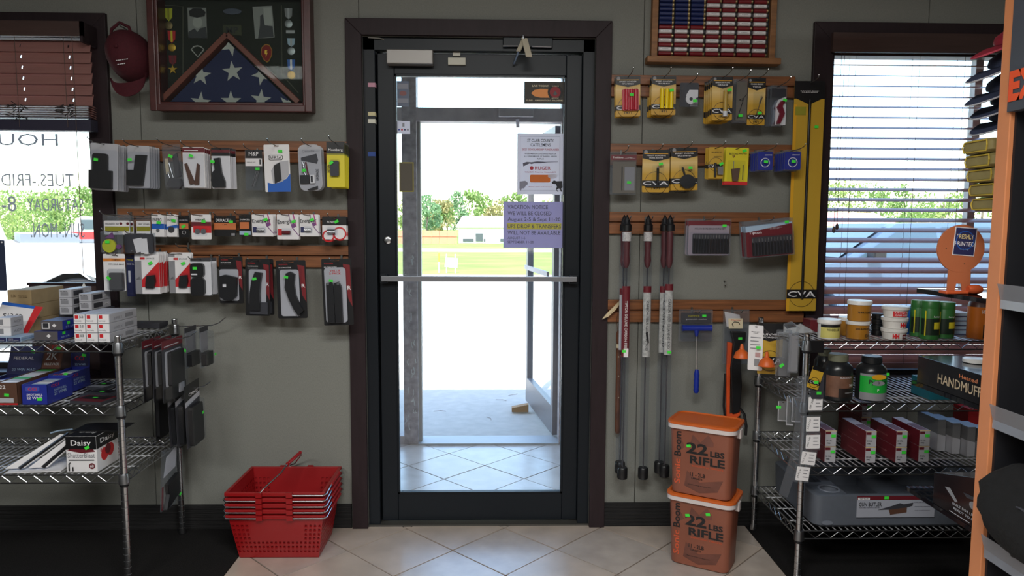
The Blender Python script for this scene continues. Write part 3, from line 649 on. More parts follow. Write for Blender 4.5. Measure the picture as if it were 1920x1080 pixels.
MB().box(-.53, .95, .12, 1.83, 1.0, 1.143).build('bed_floor', M('bed_liner', (90, 92, 94), .8), tk)
MB().box(-.5, .05, .1, 1.85, 1.08, 1.24).build('toolbox', M('grey_toolbox', (150, 156, 164), .4, .5), tk)
for x in (0, -3.4):
    for y in (.13, 1.82): wheel(tk, x, .37, y)
MB().box(-1.0, -.85, -.02, .01, .93, .97).build('door_handle', G, tk); MB().box(1.05, 1.13, .1, 1.85, .42, .58).build('bumper', CH, tk); MB().box(1.04, 1.06, .05, .2, .8, 1.05).build('tail_lamp', RD, tk)
m = MB()
for k in range(3): m.tube([(-1.06+.13*math.cos(a/6*PI*1.2+k), -.012, .72+.1*math.sin(a/6*PI*1.2+k)) for a in range(5)], .012, 4)
m.build('green_emblem', M('faded_green', (110, 170, 140), .6), tk)
sd = thing('blue_car', 'blue saloon car parked beyond the open blind', 'car', (4.75, 5.1, -.02))
body([(2.75, .35), (2.85, .7), (2.7, .98), (1.9, 1.0), (-.55, .98), (-1.6, .86), (-1.85, .66), (-1.85, .3)]+arch(-1.05, .36)[::-1]+arch(1.75, .36)[::-1], 0, 1.8).build('body', NB, sd, True)
gh = [(-.62, .96), (.1, 1.40), (1.25, 1.42), (2.1, .98)]
MB().loft([[(x, y0+(.16*s_ if z > 1.2 else 0), z) for x, z in gh] for y0, s_ in ((.05, 1), (1.75, -1))]).build('cabin', NB, sd)
for y0, s_ in ((.05, 1), (1.75, -1)):
    d = -.015*s_; yy = lambda z: y0+.16*s_*max(0, (z-.96)/.45)+d
    for q in ([(-.42, 1.0), (.14, 1.345), (.55, 1.36), (.55, 1.0)], [(.62, 1.0), (.62, 1.36), (1.2, 1.365), (1.75, 1.02)]): MB().add([(x, yy(z), z) for x, z in q], [(0, 1, 2, 3)]).build('side_window', CGL, sd)
o = MB().add([(-.6, .14, .985), (-.6, 1.66, .985), (.05, 1.5, 1.385), (.05, .3, 1.385)], [(0, 1, 2, 3)]).build('windscreen', CGL, sd); o.location = (-.02, 0, .012)
MB().box(-.35, -.2, -.16, .02, 1.0, 1.1).build('mirror', K, sd, bevel=.02); MB().box(-1.86, -1.62, .05, .4, .66, .76).build('headlamp', CH, sd)
for x in (-1.05, 1.75):
    for y in (.12, 1.68): wheel(sd, x, .32, y)
rv = thing('far_vehicle', 'small red and white van parked far behind the truck', 'van', (at(176, 450, 30).x, 30, zt(30)-.02))
body([(1.6, .4), (1.6, 1.9), (-.6, 1.95), (-1.1, 1.3), (-1.9, 1.15), (-1.95, .4)], 0, 1.9).build('body', M('van_white', (225, 222, 220), .4), rv); MB().box(-1.2, 1.62, -.01, .02, .75, 1.25).build('red_band', RD, rv)
MB().box(-.55, .4, -.01, .02, 1.35, 1.8).build('side_window', CGL, rv)
for x in (-1.2, 1.0): wheel(rv, x, .36, .1)
# eave over the front of the shop
tag(MB().box(XL-.6, XR+.6, .16, .7, 2.9, 3.1).build('roof_eave', PAINT), kind='structure')
# ================================================================== wooden hanging rails (two boards and a groove)
def rail(px0, px1, py, label, y2=None):
    a = at(px0, py, -.02); b = at(px1, py, -.02); c = at((px0+px1)/2, y2 or py+42, -.02)
    t = thing('wooden_rail', label, 'rail', ((a.x+b.x)/2, 0, a.z)); L = (b.x-a.x)/2; h = a.z-c.z
    MB().box(-L, L, -.02, 0, -h*.44, 0).build('board', WOOD, t, bevel=.002); MB().box(-L, L, -.02, 0, -h, -h*.56).build('board', WOOD, t, bevel=.002)
    MB().box(-L, L, -.006, 0, -h*.57, -h*.43).build('groove', WOOD, t)
    return t
rail(214, 656, 262, 'wooden rail under the flag case, holding grips and magazine packs')
rail(219, 656, 391, 'wooden rail between window and door, holding battery packs')
rail(226, 658, 459, 'wooden rail holding the black rifle magazine packs')
rail(1143, 1492, 140, 'wooden rail below the shotgun shell flag')
rail(1143, 1500, 269, 'wooden rail holding yellow cards and blue patch packs')
rail(1143, 1492, 397, 'wooden rail holding the cleaning rods and brush sets')
rail(1136, 1512, 562, 'wooden rail above the blue mallet and the wooden stick', 604)

# ================================================================== packs on the left wall, upper rail
def gunpack(tx): return [('rr', 'grey_panel', LG, .0, .0, 1, 1, .006), ('rr', 'magazine', K, .12, .22, .66, .80, .01, .012), ('r', 'black_label', K, .0, .58, .82, .97, .014), ('t', tx, LG, .3, .68, .03, .34), ('t', '10 RD', LG, .66, .68, .03, .14), ('t', 'MAGAZINE', CU, .4, .86, .025, .6), ('b', .03, .14, .97, .985, .018), ('g', .3, .36, .02, .1)]
P('magazine_pack', 'grey card with black pistol magazine hanging before the window casing', 'grey magazine packs by the window', (170, 269, 226, 357), gunpack('FACTORY'), 5, .021, -.17, tilt=.05, round_=.008, base=BAG)
P('magazine_pack', 'grey card with slanted black magazine, next hook after the window casing', 'grey magazine packs on the second hook', (238, 273, 285, 354),
  [('rr', 'grey_panel', LG, .03, .0, .97, .98, .006), ('p', 'magazine', K, [(.42, .22), (.88, .22), (.72, .85), (.26, .85)], .012), ('r', 'black_label', K, .02, .57, .70, .93, .013), ('t', 'FACTORY', LG, .25, .65, .03, .3), ('t', 'MAGAZINE', CU, .35, .83, .025, .5), ('b', .04, .14, .97, .985, .016), ('g', .22, .34, .02)], 5, .021, -.15, tilt=.02, round_=.008, base=BAG)
P('parts_bag', 'clear bag of dark gun parts with a paper slip', 'clear parts bag', (303, 271, 341, 356),
  [('p', 'dark_parts', DK, [(.3, .95), (.15, .88), (.4, .72), (.95, .78), (.98, .92), (.8, 1.0)], .018), ('r', 'paper_slip', CR, .1, .3, .28, .65, .001), ('c', 'bright_pin', SV, .32, .4, .5, .8, .003), ('c', 'bright_pin', SV, .22, .6, .34, .85, .003), ('p', 'dark_insert', DK, [(.55, .25), (.8, .2), (.95, .7), (.6, .75)], .006), ('b', .02, .05, .98, .99, .02, BAG), ('g', .55, .27, .022, .5)], 1, Y=-.15, tilt=-.06, base=BAG, th=.0008)
P('grip_pack', 'white card with two brown knife-shaped grips under a maroon header', 'twin grip packs', (342, 276, 386, 352),
  [('r', 'maroon_header', MR, .0, .02, 1, .13), ('r', 'white_stripe', W, .08, .07, .7, .09), ('p', 'grip', BR, [(.1, .42), (.2, .4), (.55, .9), (.32, .93)], .008), ('p', 'grip', BR, [(.68, .4), (.78, .44), (.72, .93), (.52, .93)], .008), ('b', .03, .16, .97, .99, .014), ('g', .46, .22, .016)], 4, .02, -.14)
P('holster_pack', 'white card with black L-shaped magazine under a maroon header', 'black holster packs', (396, 277, 433, 354),
  [('r', 'dark_header', K, .0, .0, 1, .2), ('r', 'maroon_stripe', MR, .0, .05, 1, .12), ('p', 'black_holster', K, [(.18, .27), (.5, .25), (.58, .6), (.75, .82), (.75, .96), (.1, .97), (.0, .8), (.1, .6), (.22, .55)], .014), ('b', .0, .2, 1, 1, .018), ('g', .16, .35, .02)], 3, .03, -.15)
P('spring_pack', 'clear pack with steel rods below a black header', 'steel rod pack', (459, 281, 494, 357),
  [('r', 'black_header', K, .05, .0, .97, .2), ('t', 'M&P', W, .5, .1, .1, .55), ('r', 'white_label', W, .02, .21, .97, .40), ('t', 'SPRING KIT', INK, .35, .31, .03, .5), ('r', 'barcode', INK, .82, .24, .9, .36), ('c', 'steel_rod', SV, .64, .52, .36, .9, .0022), ('c', 'steel_rod', SV, .72, .52, .44, .92, .0022), ('c', 'steel_rod', SV, .8, .52, .5, .92, .0022), ('b', .03, .42, .97, .99, .014), ('g', .72, .47, .004, 0)], 1, Y=-.07, base=BAG)
P('grip_pouch', 'white foil pouch with a blue wave and black grip window', 'white and blue pouch', (494, 271, 544, 360),
  [('p', 'blue_wave', BL, [(.1, .8), (.3, .83), (.6, .8), (.85, .72), (1, .62), (1, 1), (.1, 1)]), ('p', 'window', LG, [(.26, .55), (.42, .42), (.64, .36), (.95, .34), (.95, .64), (.7, .78), (.32, .82)], .001), ('p', 'black_grip', K, [(.38, .45), (.62, .38), (.66, .75), (.4, .82)], .006), ('rr', 'badge', INK, .17, .22, .74, .33, .008), ('rr', 'badge_inner', W, .19, .23, .72, .32, .007), ('t', 'BERSA', INK, .455, .275, .065, .48), ('g', .66, .145, .004, 0)], 1, Y=-.11, tilt=-.02)
P('clamshell_pack', 'rounded grey clamshell pack holding a silver slide and printed insert', 'rounded clamshell pack', (558, 271, 603, 358),
  [('p', 'dark_band', DK, [(.12, .28), (.8, .2), (.86, .34), (.8, .42), (.12, .34)]), ('t', "Ornadix", G, .45, .14, .05, .55), ('c', 'steel_slide', SV, .2, .38, .32, .8, .005), ('c', 'maroon_tube', MR, .32, .38, .46, .8, .003), ('r', 'black_label', K, .06, .66, .46, .84, .012), ('t', 'pistol', W, .26, .71, .03, .24), ('r', 'white_label', W, .5, .66, .7, .84, .012), ('r', 'barcode', INK, .53, .68, .62, .82, .0125), ('t', 'UPGRADE', DK, .8, .66, .06, .5, -1.57), ('p', 'dark_foot', K, [(.35, .97), (.8, .9), (.8, .96), (.45, 1.0)], .008), ('b', .02, .1, .98, .99, .02), ('g', .27, .56, .016)], 2, .05, -.12, base=LG, round_=.026, tilt=-.03)
P('recoil_pad_pack', 'yellow card with black header and black rubber pad', 'yellow pad packs', (612, 266, 647, 351),
  [('r', 'black_header', K, .0, .0, 1, .26), ('t', 'Mossberg', W, .5, .18, .07, .8), ('r', 'header_rule', OL, .0, .26, 1, .29), ('rr', 'black_pad', DK, .22, .42, .7, .76, .006, .012), ('t', 'SHOTGUN', INK, .1, .6, .06, .4, -1.57), ('b', .18, .38, .75, .8, .016), ('g', .3, .47, .016, -.6)], 5, .024, -.15, base=YB)

# ---- battery rail
def batt(s1, top, mid, bot, cells, tag_=(.7, .3)):
    return [('r', 'top_band', top, 0, 0, 1, .42), ('r', 'middle_band', mid, 0, .42, 1, .66), ('r', 'lower_band', bot, 0, .66, 1, 1), ('t', s1, INK if top is W else W, .45, .24, .15, .7)]+cells+[('g', tag_[0], tag_[1], .004)]
coin = lambda u, v: ('e', 'coin_cell', ST, u, v, .13, .13, .004)
P('earplug_pack', 'clear card with a yellow-green band and red dots at the top', 'green-banded earplug card', (192, 402, 246, 441),
  [('rr', 'white_insert', W, .05, .3, .97, .98, .005), ('r', 'green_band', OL, .08, .58, .95, .82), ('t', 'reusable ear', INK, .35, .45, .1, .5), ('e', 'red_dot', MR, .66, .45, .05, .05), ('e', 'red_dot', MR, .9, .45, .05, .05)], 2, .03, -.14, base=BAG)
P('earplug_pack', 'narrow white card with a yellow-green band beside the button cells', 'narrow green-banded card', (254, 404, 284, 441),
  [('rr', 'white_insert', W, .04, .28, .96, .96, .004), ('r', 'green_band', OL, .06, .56, .95, .8), ('t', 'ear plugs', INK, .55, .44, .1, .7)], 1, Y=-.1, base=BAG)
P('button_cell_pack', 'white and blue button cell card on the battery rail', 'white and blue button cell cards', (284, 402, 309, 444), batt('ENERG', W, BL, W, [coin(.5, .72)], (.6, .37)), 2, .02, -.11)
P('button_cell_pack', 'white and blue button cell card with a darker cell beside the black one', 'white card with dark cell', (312, 402, 333, 444), [('p', 'blue_swoosh', BL, [(0, .55), (1, .45), (1, .6), (0, .68)]), ('t', 'ENERG', INK, .4, .25, .1, .6), ('e', 'coin_cell', DK, .45, .68, .3, .3, .004), ('g', .72, .28, .004)], 2, .02, -.1)
P('coin_cell_pack', 'small black card with an orange patch and a round symbol', 'black coin cell card', (334, 404, 356, 445), [('r', 'orange_patch', CU, .08, .36, .92, .62), ('t', 'DURACELL', LG, .5, .22, .07, .8), ('o', 'round_symbol', LG, .5, .78, .16, .001), ('g', .5, .5, .003, -.5)], 1, Y=-.08, base=K)
P('coin_cell_pack', 'white and maroon card with two silver coin cells', 'two coin cell card', (358, 402, 397, 449), [('r', 'maroon_band', MR, 0, .3, 1, .5), ('r', 'red_band', RD, .1, .46, 1, .74), ('t', 'maxell', INK, .45, .2, .09, .5), coin(.32, .68), coin(.62, .68), ('b', .15, .55, .8, .85, .008), ('g', .66, .28, .006)], 1, Y=-.12)
P('battery_pack', 'wide black battery card with a copper band', 'wide black and copper battery card', (401, 404, 443, 443), [('r', 'copper_band', CU, 0, .36, 1, .68), ('t', 'DURACELL', W, .46, .23, .15, .74), ('t', '1.5V', K, .5, .44, .06, .2), ('r', 'small_print', G, .78, .86, .95, .97), ('g', .79, .3, .002, 0)], 1, Y=-.09, base=K)
P('battery_pack', 'narrow black card with copper cell and pale foot', 'narrow copper battery card', (448, 402, 472, 442), [('t', 'DURACELL', W, .5, .24, .07, .8), ('r', 'copper_patch', CU, .1, .36, .85, .68, .006), ('r', 'pale_foot', CY, .02, .78, .95, .96), ('g', .6, .93, .004, 0)], 1, Y=-.08, base=K)
def ener(big): return [('p', 'violet_streak', PU, [(.52, 0), (.545, 0), (.7, .5), (1, .84), (1, .88), (.68, .54)]), ('p', 'pink_streak', M('pink_streak', (190, 90, 150)), [(.72, 0), (.78, 0), (.9, .5), (.84, .5)]), ('e', 'violet_bloom', PU, .76, .45, .1, .1), ('t', 'Energizer', INK, .46, .31, .22, .86, -.08), ('r', 'blue_tab' if not big else 'red_tab', NV if not big else RD, .04, .58, .22, .84), ('c', 'battery_cell', SV if not big else MR, .26, .72, .62, .72, .0075), ('b', .2, .55, .68, .88, .013), ('g', .66 if not big else .78, .24 if not big else .28, .004, -.3)]
P('battery_pack', 'white battery card with purple streaks and silver cell beside the narrow copper card', 'first purple-streaked battery cards', (472, 402, 513, 443), ener(False), 4, .015, -.11)
P('battery_pack', 'larger white battery card with red tab and maroon cell', 'red-tabbed battery cards', (519, 402, 561, 449), ener(True), 2, .02, -.1)
P('battery_pack', 'white battery card with purple streaks and silver cell beside the red-tabbed card', 'second purple-streaked battery cards', (562, 402, 598, 443), ener(False), 3, .015, -.1)
P('battery_pack', 'black and white battery card with red swirls and silver cell', 'red-swirled battery cards', (604, 406, 650, 449), [('r', 'white_field', W, 0, .38, 1, 1), ('o', 'red_swirl', RD, .25, .85, .22, .004), ('o', 'red_swirl', RD, .72, .75, .25, .004), ('t', 'POWER', W, .4, .24, .1, .4), ('c', 'battery_cell', SV, .24, .66, .56, .66, .01), ('b', .18, .48, .64, .86, .02), ('g', .6, .22, .003, -.5)], 3, .016, -.1, base=K)
# lower hooks next to the window
P('earplug_pack', 'clear pack of coiled yellow-green earplugs with purple print', 'coiled earplug pack', (188, 433, 232, 474), [('p', 'purple_print', PU, [(.18, .34), (.55, .05), (.62, .34)], .002), ('e', 'yellow_disc', LM, .42, .68, .3, .3, .01), ('o', 'cord_coil', OL, .42, .68, .2, .004), ('o', 'cord_coil', CU, .42, .68, .11, .003), ('e', 'purple_plug', PU, .85, .72, .1, .1, .012), ('b', .02, .03, .98, .98, .016), ('g', .4, .5, .016, 0)], 1, Y=-.19, base=BAG, round_=.006, L=.24)
P('parts_bag', 'dark clear pack with two handwritten paper slips', 'dark pack with paper slips', (234, 437, 293, 476), [('rr', 'dark_insert', DK, .02, .05, .95, .95, .008, .01), ('p', 'paper_slip', W, [(.3, .3), (.58, .22), (.72, .85), (.4, .95)], .011), ('p', 'paper_slip', W, [(.5, .28), (.76, .26), (.8, 1), (.56, 1)], .0115), ('t', 'LR4 10', INK, .45, .55, .1, .25, -.4), ('t', 'RUG 10/22', INK, .52, .6, .09, .3, -1.1), ('b', .0, .02, .98, .98, .016)], 1, Y=-.15, base=BAG)

# ---- lower rail: magazines
P('magazine_pack', 'white card with an orange strip and bagged black magazine', 'orange-striped magazine card', (193, 476, 237, 546), [('r', 'orange_strip', OP, 0, .12, 1, .2), ('t', 'COMPRESS', INK, .6, .16, .04, .4), ('t', 'FITS 22LR MAG', INK, .6, .28, .04, .7), ('rr', 'black_magazine', DK, .32, .5, .95, .97, .004, .014), ('p', 'bag_fold', W, [(.4, .5), (.85, .38), (.97, .36), (.8, .52)], .002), ('b', .2, .4, .98, .99, .018, BAG), ('g', .34, .64, .02, .7)], 1, Y=-.2, L=.25)
P('magazine_pack', 'black card with yellow print half hidden by red triangle cards', 'black and yellow magazine card', (236, 478, 256, 556), [('t', 'Pmag', YB, .45, .12, .06, .7), ('t', 'MOE GL', W, .5, .22, .035, .8), ('r', 'white_bar', W, .2, .38, .45, .66), ('b', .05, .35, .95, .98, .012)], 1, Y=-.1, base=NV)
def sav(): return [('r', 'grey_side', G, 0, .02, .27, 1), ('r', 'white_header', W, 0, .1, 1, .2), ('p', 'red_triangle', RD, [(.27, .84), (.27, .66), (1, .22), (1, .84)]), ('r', 'red_mark', RD, .22, .125, .42, .175), ('t', 'SAVAGE', INK, .64, .15, .035, .36), ('t', '17\n22\nAXI\nMAG', INK, .15, .62, .06, .18), ('p', 'black_magazine', K, [(.52, .56), (.83, .54), (.86, .7), (.78, .86), (.46, .86), (.46, .76)], .012), ('b', .42, .5, .92, .9, .016), ('g', .66, .26, .004, -.4)]
P('magazine_pack', 'white card with red triangle, first of two such stacks above the rack', 'red triangle cards by the window', (252, 473, 301, 551), sav(), 5, .02, -.14, round_=.006)
P('magazine_pack', 'white card with red triangle beside the clear black case packs', 'red triangle cards by the case packs', (316, 474, 361, 550), sav(), 2, .02, -.12, round_=.006)
P('case_pack', 'clear pack showing two round black compartments and white back card', 'black two-compartment packs', (357, 484, 399, 555), [('rr', 'white_back', W, .0, .05, .97, .98, .008), ('r', 'dark_header', DK, 0, .0, .95, .09), ('rr', 'black_case', K, .04, .13, .68, .5, .014, .016), ('rr', 'black_case', K, .04, .52, .7, .98, .014, .016), ('r', 'white_mark', W, .1, .4, .38, .44, .0175), ('b', .0, .08, .99, 1, .02), ('g', .3, .26, .02, 0)], 2, .06, -.13, base=BAG)
RM = M('red_mosaic_print', (120, 22, 30), .5)
def rug(prod, extra=(), tg=(.3, .3)): return [('p', 'red_print', RM, [(.72, .08), (.95, .1), (.98, .72), (.85, .6), (.78, .3)]), ('t', 'BX-25 MAGAZINE', W, .3, .125, .018, .42), ('t', '22LR 25 ROUNDS', G, .3, .16, .014, .42), ('t', 'R', W, .9, .44, .06, .12), ('t', 'RUGER', M('pack_red_text', (170, 30, 36)), .25, .07, .022, .3)]+prod+list(extra)+[('g', tg[0], tg[1], .022)]
P('magazine_pack', 'black card with a boxy rotary magazine', 'boxy magazine pack', (410, 481, 457, 569), rug([('rr', 'clear_back', LG, .02, .27, .82, .94, .008), ('p', 'boxy_magazine', K, [(.06, .42), (.3, .38), (.8, .44), (.76, .84), (.56, .93), (.26, .92), (.04, .84)], .02), ('r', 'white_mark', W, .22, .58, .36, .64, .0205), ('b', .0, .25, .86, .96, .024)])[:-1], 1, .03, -.12, base=K, round_=.005)
banana = [(.36, .22), (.5, .19), (.66, .24), (.62, .4), (.66, .6), (.78, .76), (.9, .86), (.72, .95), (.58, .84), (.42, .66), (.3, .46)]
P('magazine_pack', 'black card with a long curved magazine and dark foot block', 'curved magazine pack with foot block', (460, 486, 509, 592), rug([('rr', 'white_back', LG, .14, .18, .84, .82, .01), ('p', 'curved_magazine', K, [(.44, .22), (.72, .24), (.66, .4), (.62, .6), (.64, .9), (.2, .9), (.22, .6), (.3, .38)], .018), ('r', 'foot_block', DK, .2, .76, .92, .97, .008), ('b', .08, .16, .95, .98, .024)], tg=(.44, .34)), 2, .045, -.14, base=K, round_=.006, tilt=.02)
P('magazine_pack', 'black card with a long curved magazine on a white back', 'curved magazine pack on white', (517, 488, 575, 597), rug([('rr', 'white_back', LG, .12, .16, .76, .96, .01), ('p', 'curved_magazine', K, banana, .018), ('b', .06, .14, .86, .98, .024)], tg=(.38, .28)), 1, .03, -.12, base=K, round_=.006, tilt=-.02)
P('magazine_pack', 'tall black card with two straight magazines side by side', 'two-magazine value pack', (602, 485, 660, 610), rug([('rr', 'white_back', LG, .08, .13, .8, .96, .014), ('t', 'VALUE\n2-PACK', RD, .45, .2, .07, .4), ('p', 'straight_magazine', K, [(.16, .36), (.34, .34), (.4, .42), (.4, .95), (.16, .95)], .018), ('p', 'straight_magazine', K, [(.42, .36), (.58, .34), (.66, .42), (.66, .95), (.42, .95)], .018), ('r', 'steel_lip', SV, .17, .35, .26, .385, .019), ('r', 'steel_lip', SV, .52, .35, .6, .385, .019), ('b', .06, .12, .84, .98, .024)], tg=(.34, .32)), 1, .03, -.13, base=K, round_=.006, tilt=-.03)
hook(at(352, 463, -.03).x, -.022, at(352, 463, -.03).z, .12, 'empty dark hook knob on the magazine rail')

# ================================================================== cap and flag case
CAPM = M('dark_red_cloth', (72, 15, 27), .85, noise=.15, scale=120, bump=.25); CAPD = CAPM
cp = thing('baseball_cap', 'dark red baseball cap hanging beside the flag case', 'cap', tuple(at(236, 102, -.07)), (0, R(-9), 0))
cp.scale = (1.12, 1.12, 1.14)
m = MB(); rings = []
for k in range(9):
    th = (k/8)*PI/2
    rr = math.cos(th)**.8 if k < 8 else .02; d = math.sin(th)
    rings.append([(.078*rr*math.cos(a)*(1.0)-.004*d, .045-.095*d, .0+.088*rr*math.sin(a)*(1.06 if math.sin(a) < 0 else 1.0)+.018*d) for a in [2*PI*q/28 for q in range(28)]])
m.loft(rings, cap=True); m.build('crown', CAPM, cp, True)
MB().lathe([(.001, -.002), (.007, 0), (.006, .004), (.001, .006)], 12, T(-.004, -.052, .018, PI/2)).build('button', CAPD, cp, True)
vis = []
for q in range(15):
    a = PI+PI*q/14; x = .066*math.cos(a); vis.append((x, -.075+.03*math.sin(a)))
low = [(.064*math.cos(PI+PI*q/14)*(1-.12*math.sin(PI*q/14)), -.078-.078*math.sin(PI*q/14)**.7) for q in range(15)]
m = MB(); vs = []
for (x, z), (x2, z2) in zip(vis, low):
    for t_ in (0, .33, .66, 1):
        xx = x+(x2-x)*t_; z3 = z+(z2-z)*t_; yb = .0-.03*math.cos(xx/.066*1.25)-.012*t_
        vs += [(xx, yb, z3), (xx, yb+.004, z3)]
fs = []
for i in range(14):
    for j in range(3):
        a = (i*4+j)*2; b = ((i+1)*4+j)*2; fs += [(a, b, b+2, a+2), (a+1, a+3, b+3, b+1)]
    a = (i*4+3)*2; b = ((i+1)*4+3)*2; fs += [(a, b, b+1, a+1)]
m.add(vs, fs).build('visor', CAPM, cp, True)
MB().tube([(-.034, -.012, .06), (-.03, -.008, .09), (0, 0, .112), (.03, .0, .092), (.034, .0, .06)], .006, 6).build('back_strap', CAPD, cp, True)
for z, n_ in ((-.030, 6), (-.042, 4)):
    m = MB()
    for q in range(n_): m.box(-.022+q*.0075, -.017+q*.0075, -.001, 0, -.0018, .0018)
    o = m.build('stitched_mark', W, cp); o.location = (.004, -.046 if z > -.035 else -.040, z); o.rotation_euler = (R(-30), 0, 0)
MB().tube([(0, .045, .1), (0, .0, .1), (0, -.008, .108)], .002, 6).build('wall_nail', ST, cp)

FRM = M('cherry_frame', (74, 34, 32), .35, noise=.18, scale=6, stretch=(6, 6, 6)); FELT = M('dark_green_felt', (40, 44, 38), .95)
a = at(278, -30, -.09); b = at(582, 207, -.09); fx0, fx1, fz0, fz1 = a.x, b.x, b.z, a.z
fc = thing('flag_case', 'cherry wood shadow box with a folded flag and medals on the wall', 'shadow box', ((fx0+fx1)/2, 0, fz0)); fw, fh = fx1-fx0, fz1-fz0
sb = MB()
for q in ((-fw/2, -fw/2+.03, 0, fh), (fw/2-.03, fw/2, 0, fh), (-fw/2+.03, fw/2-.03, 0, .03), (-fw/2+.03, fw/2-.03, fh-.03, fh)): sb.box(q[0], q[1], -.09, 0, q[2], q[3])
sb.build('frame', FRM, fc, bevel=.003)
sb = MB()
for q in ((-fw/2-.008, -fw/2+.02, -.008, fh+.008), (fw/2-.02, fw/2+.008, -.008, fh+.008), (-fw/2+.02, fw/2-.02, -.008, .02), (-fw/2+.02, fw/2-.02, fh-.02, fh+.008)): sb.box(q[0], q[1], -.1, -.088, q[2], q[3])
sb.build('front_rim', FRM, fc, bevel=.003)
MB().box(-fw/2+.02, fw/2-.02, -.012, -.002, .02, fh-.02).build('felt_back', FELT, fc)
MB().box(-fw/2+.02, fw/2-.02, -.08, -.078, .02, fh-.02).build('front_glass', clear('case_glass', (240, 244, 242), .002, .008, .0), fc)
def fp(px, py, d=-.05): q = at(px, py, d); return (q.x-(fx0+fx1)/2, q.z-fz0)      # a photo point on the case back
tri = [fp(303, 192, -.04), fp(428, 66, -.04), fp(561, 193, -.04)]
BLU = M('flag_blue_cloth', (38, 44, 84), .85, noise=.1, scale=200); STARW = M('flag_star_cloth', (192, 190, 188), .8)
ins = [fp(318, 191, -.05), fp(428, 79, -.05), fp(546, 192, -.05)]
fg = MB().poly(ins, -.048, -.014).build('folded_flag', BLU, fc, bevel=.004)
for p, q in ((0, 1), (1, 2)):
    p0, p1 = Vector(tri[p]), Vector(tri[q]); d = (p1-p0).normalized(); nn = Vector((-d.y, d.x))*.011
    MB().poly([tuple(p0+nn), tuple(p1+nn), tuple(p1-nn), tuple(p0-nn)], -.06, -.012).build('triangle_rail', M('triangle_rail_wood', (128, 62, 48), .4, noise=.2, scale=8), fc, bevel=.002)
def starpts(cx, cz, r, rot=0.): return [(cx+(r if k % 2 == 0 else r*.39)*math.sin(rot+PI*k/5), cz+(r if k % 2 == 0 else r*.39)*math.cos(rot+PI*k/5)) for k in range(10)]
def cliptri(poly):
    cx = sum(p[0] for p in ins)/3; cz = sum(p[1] for p in ins)/3
    for i in range(3):
        (ax, az), (bx, bz) = ins[i], ins[(i+1) % 3]
        sd_ = lambda p: ((bx-ax)*(p[1]-az)-(bz-az)*(p[0]-ax))
        s0 = 1 if sd_((cx, cz)) > 0 else -1; out = []
        for k, p in enumerate(poly):
            q = poly[(k+1) % len(poly)]; u, v = sd_(p)*s0, sd_(q)*s0
            if u >= 0: out.append(p)
            if u*v < 0: t_ = u/(u-v); out.append((p[0]+(q[0]-p[0])*t_, p[1]+(q[1]-p[1])*t_))
        poly = out
        if not poly: break
    return poly
for px, py, rt in ((376, 141, .1), (436, 134, -.1), (433, 85, .5), (491, 140, -.4), (376, 192, .1), (433, 190, .0), (489, 187, .1), (540, 197, .5)):
    cx, cz = fp(px, py, -.05); pl = cliptri(starpts(cx, cz, .044, rt))
    if len(pl) > 2: MB().poly(pl, -.0492, -.048).build('star', STARW, fg)
def medal(px, py, top, stripe, disc, h1, star=False):
    t = MB(); x, z = fp(px, py, -.012)
    o = MB().poly([(x-.016, z), (x+.016, z), (x+.014, z-h1*.7), (x, z-h1), (x-.014, z-h1*.7)], -.015, -.012).build('medal', top, fc)
    if stripe: MB().box(x-.004, x+.004, -.0156, -.015, z-h1*.9, z).build('ribbon_stripe', stripe, o)
    zc = z-h1-.018
    if star: MB().poly(starpts(x, zc, .02), -.018, -.012).build('medal_disc', disc, o)
    else: MB().lathe([(.004, -.003), (.016, -.002), (.016, .002), (.01, .003)], 18, T(x, -.015, zc, PI/2)).build('medal_disc', disc, o, True)
GOLD = M('medal_gold', (190, 150, 60), .35, .8); BRON = M('medal_bronze', (130, 112, 78), .4, .7)
medal(316, 16, LM, OL, BRON, .052); medal(322, 58, RD, YB, GOLD, .05); medal(324, 104, M('crimson', (130, 24, 40)), MR, GOLD, .04, True)
medal(541, 16, G, LG, ST, .045); medal(546, 72, CY, LG, ST, .035); medal(546, 112, BL, W, GOLD, .046)
x, z = fp(545, 60, -.012); MB().box(x-.018, x+.018, -.016, -.012, z-.006, z+.006).build('ribbon_bar', LG, fc)
def photo(px0, py0, px1, py1, rot, kind):
    x0, z0 = fp(px0, py0, -.012); x1, z1 = fp(px1, py1, -.012); wd, h = x1-x0, z0-z1
    t = MB().box(-wd/2, wd/2, -.003, 0, -h, 0).build('portrait_photo' if kind else 'snapshot', M('photo_paper', (150, 150, 150), .5), fc); t.location = ((x0+x1)/2, -.013, z0); t.rotation_euler = (0, rot, 0)
    if kind: dress(t, wd, h, [('p', 'uniform_shape', DK, [(0, 1), (.02, .8), (.35, .68), (.5, .8), (.65, .68), (.98, .62), (1, 1)]), ('e', 'face_shape', M('photo_pale', (178, 178, 176)), .52, .48, .26, .3), ('p', 'cap_shape', K, [(.08, .12), (.3, .02), (.75, .02), (.98, .14), (.9, .28), (.5, .33), (.12, .28)])], -.0032)
    else: dress(t, wd, h, [('p', 'figure_shape', DK, [(.15, 1), (.3, .6), (.35, .3), (.5, .25), (.55, .6), (.95, .65), (.95, .98)]), ('r', 'pale_sky', M('photo_pale'), .55, .05, .95, .6)], -.0032)
photo(352, 15, 389, 72, .0, True); photo(474, 12, 512, 72, -.06, False)
x, z = fp(436, 57, -.012); o = MB().box(x-.038, x+.038, -.016, -.012, z-.021, z+.021).build('initials_patch', M('olive_patch', (74, 76, 58), .9), fc); text('MP', K, o, (x, -.0163, z), .026, .05, bold=.03)
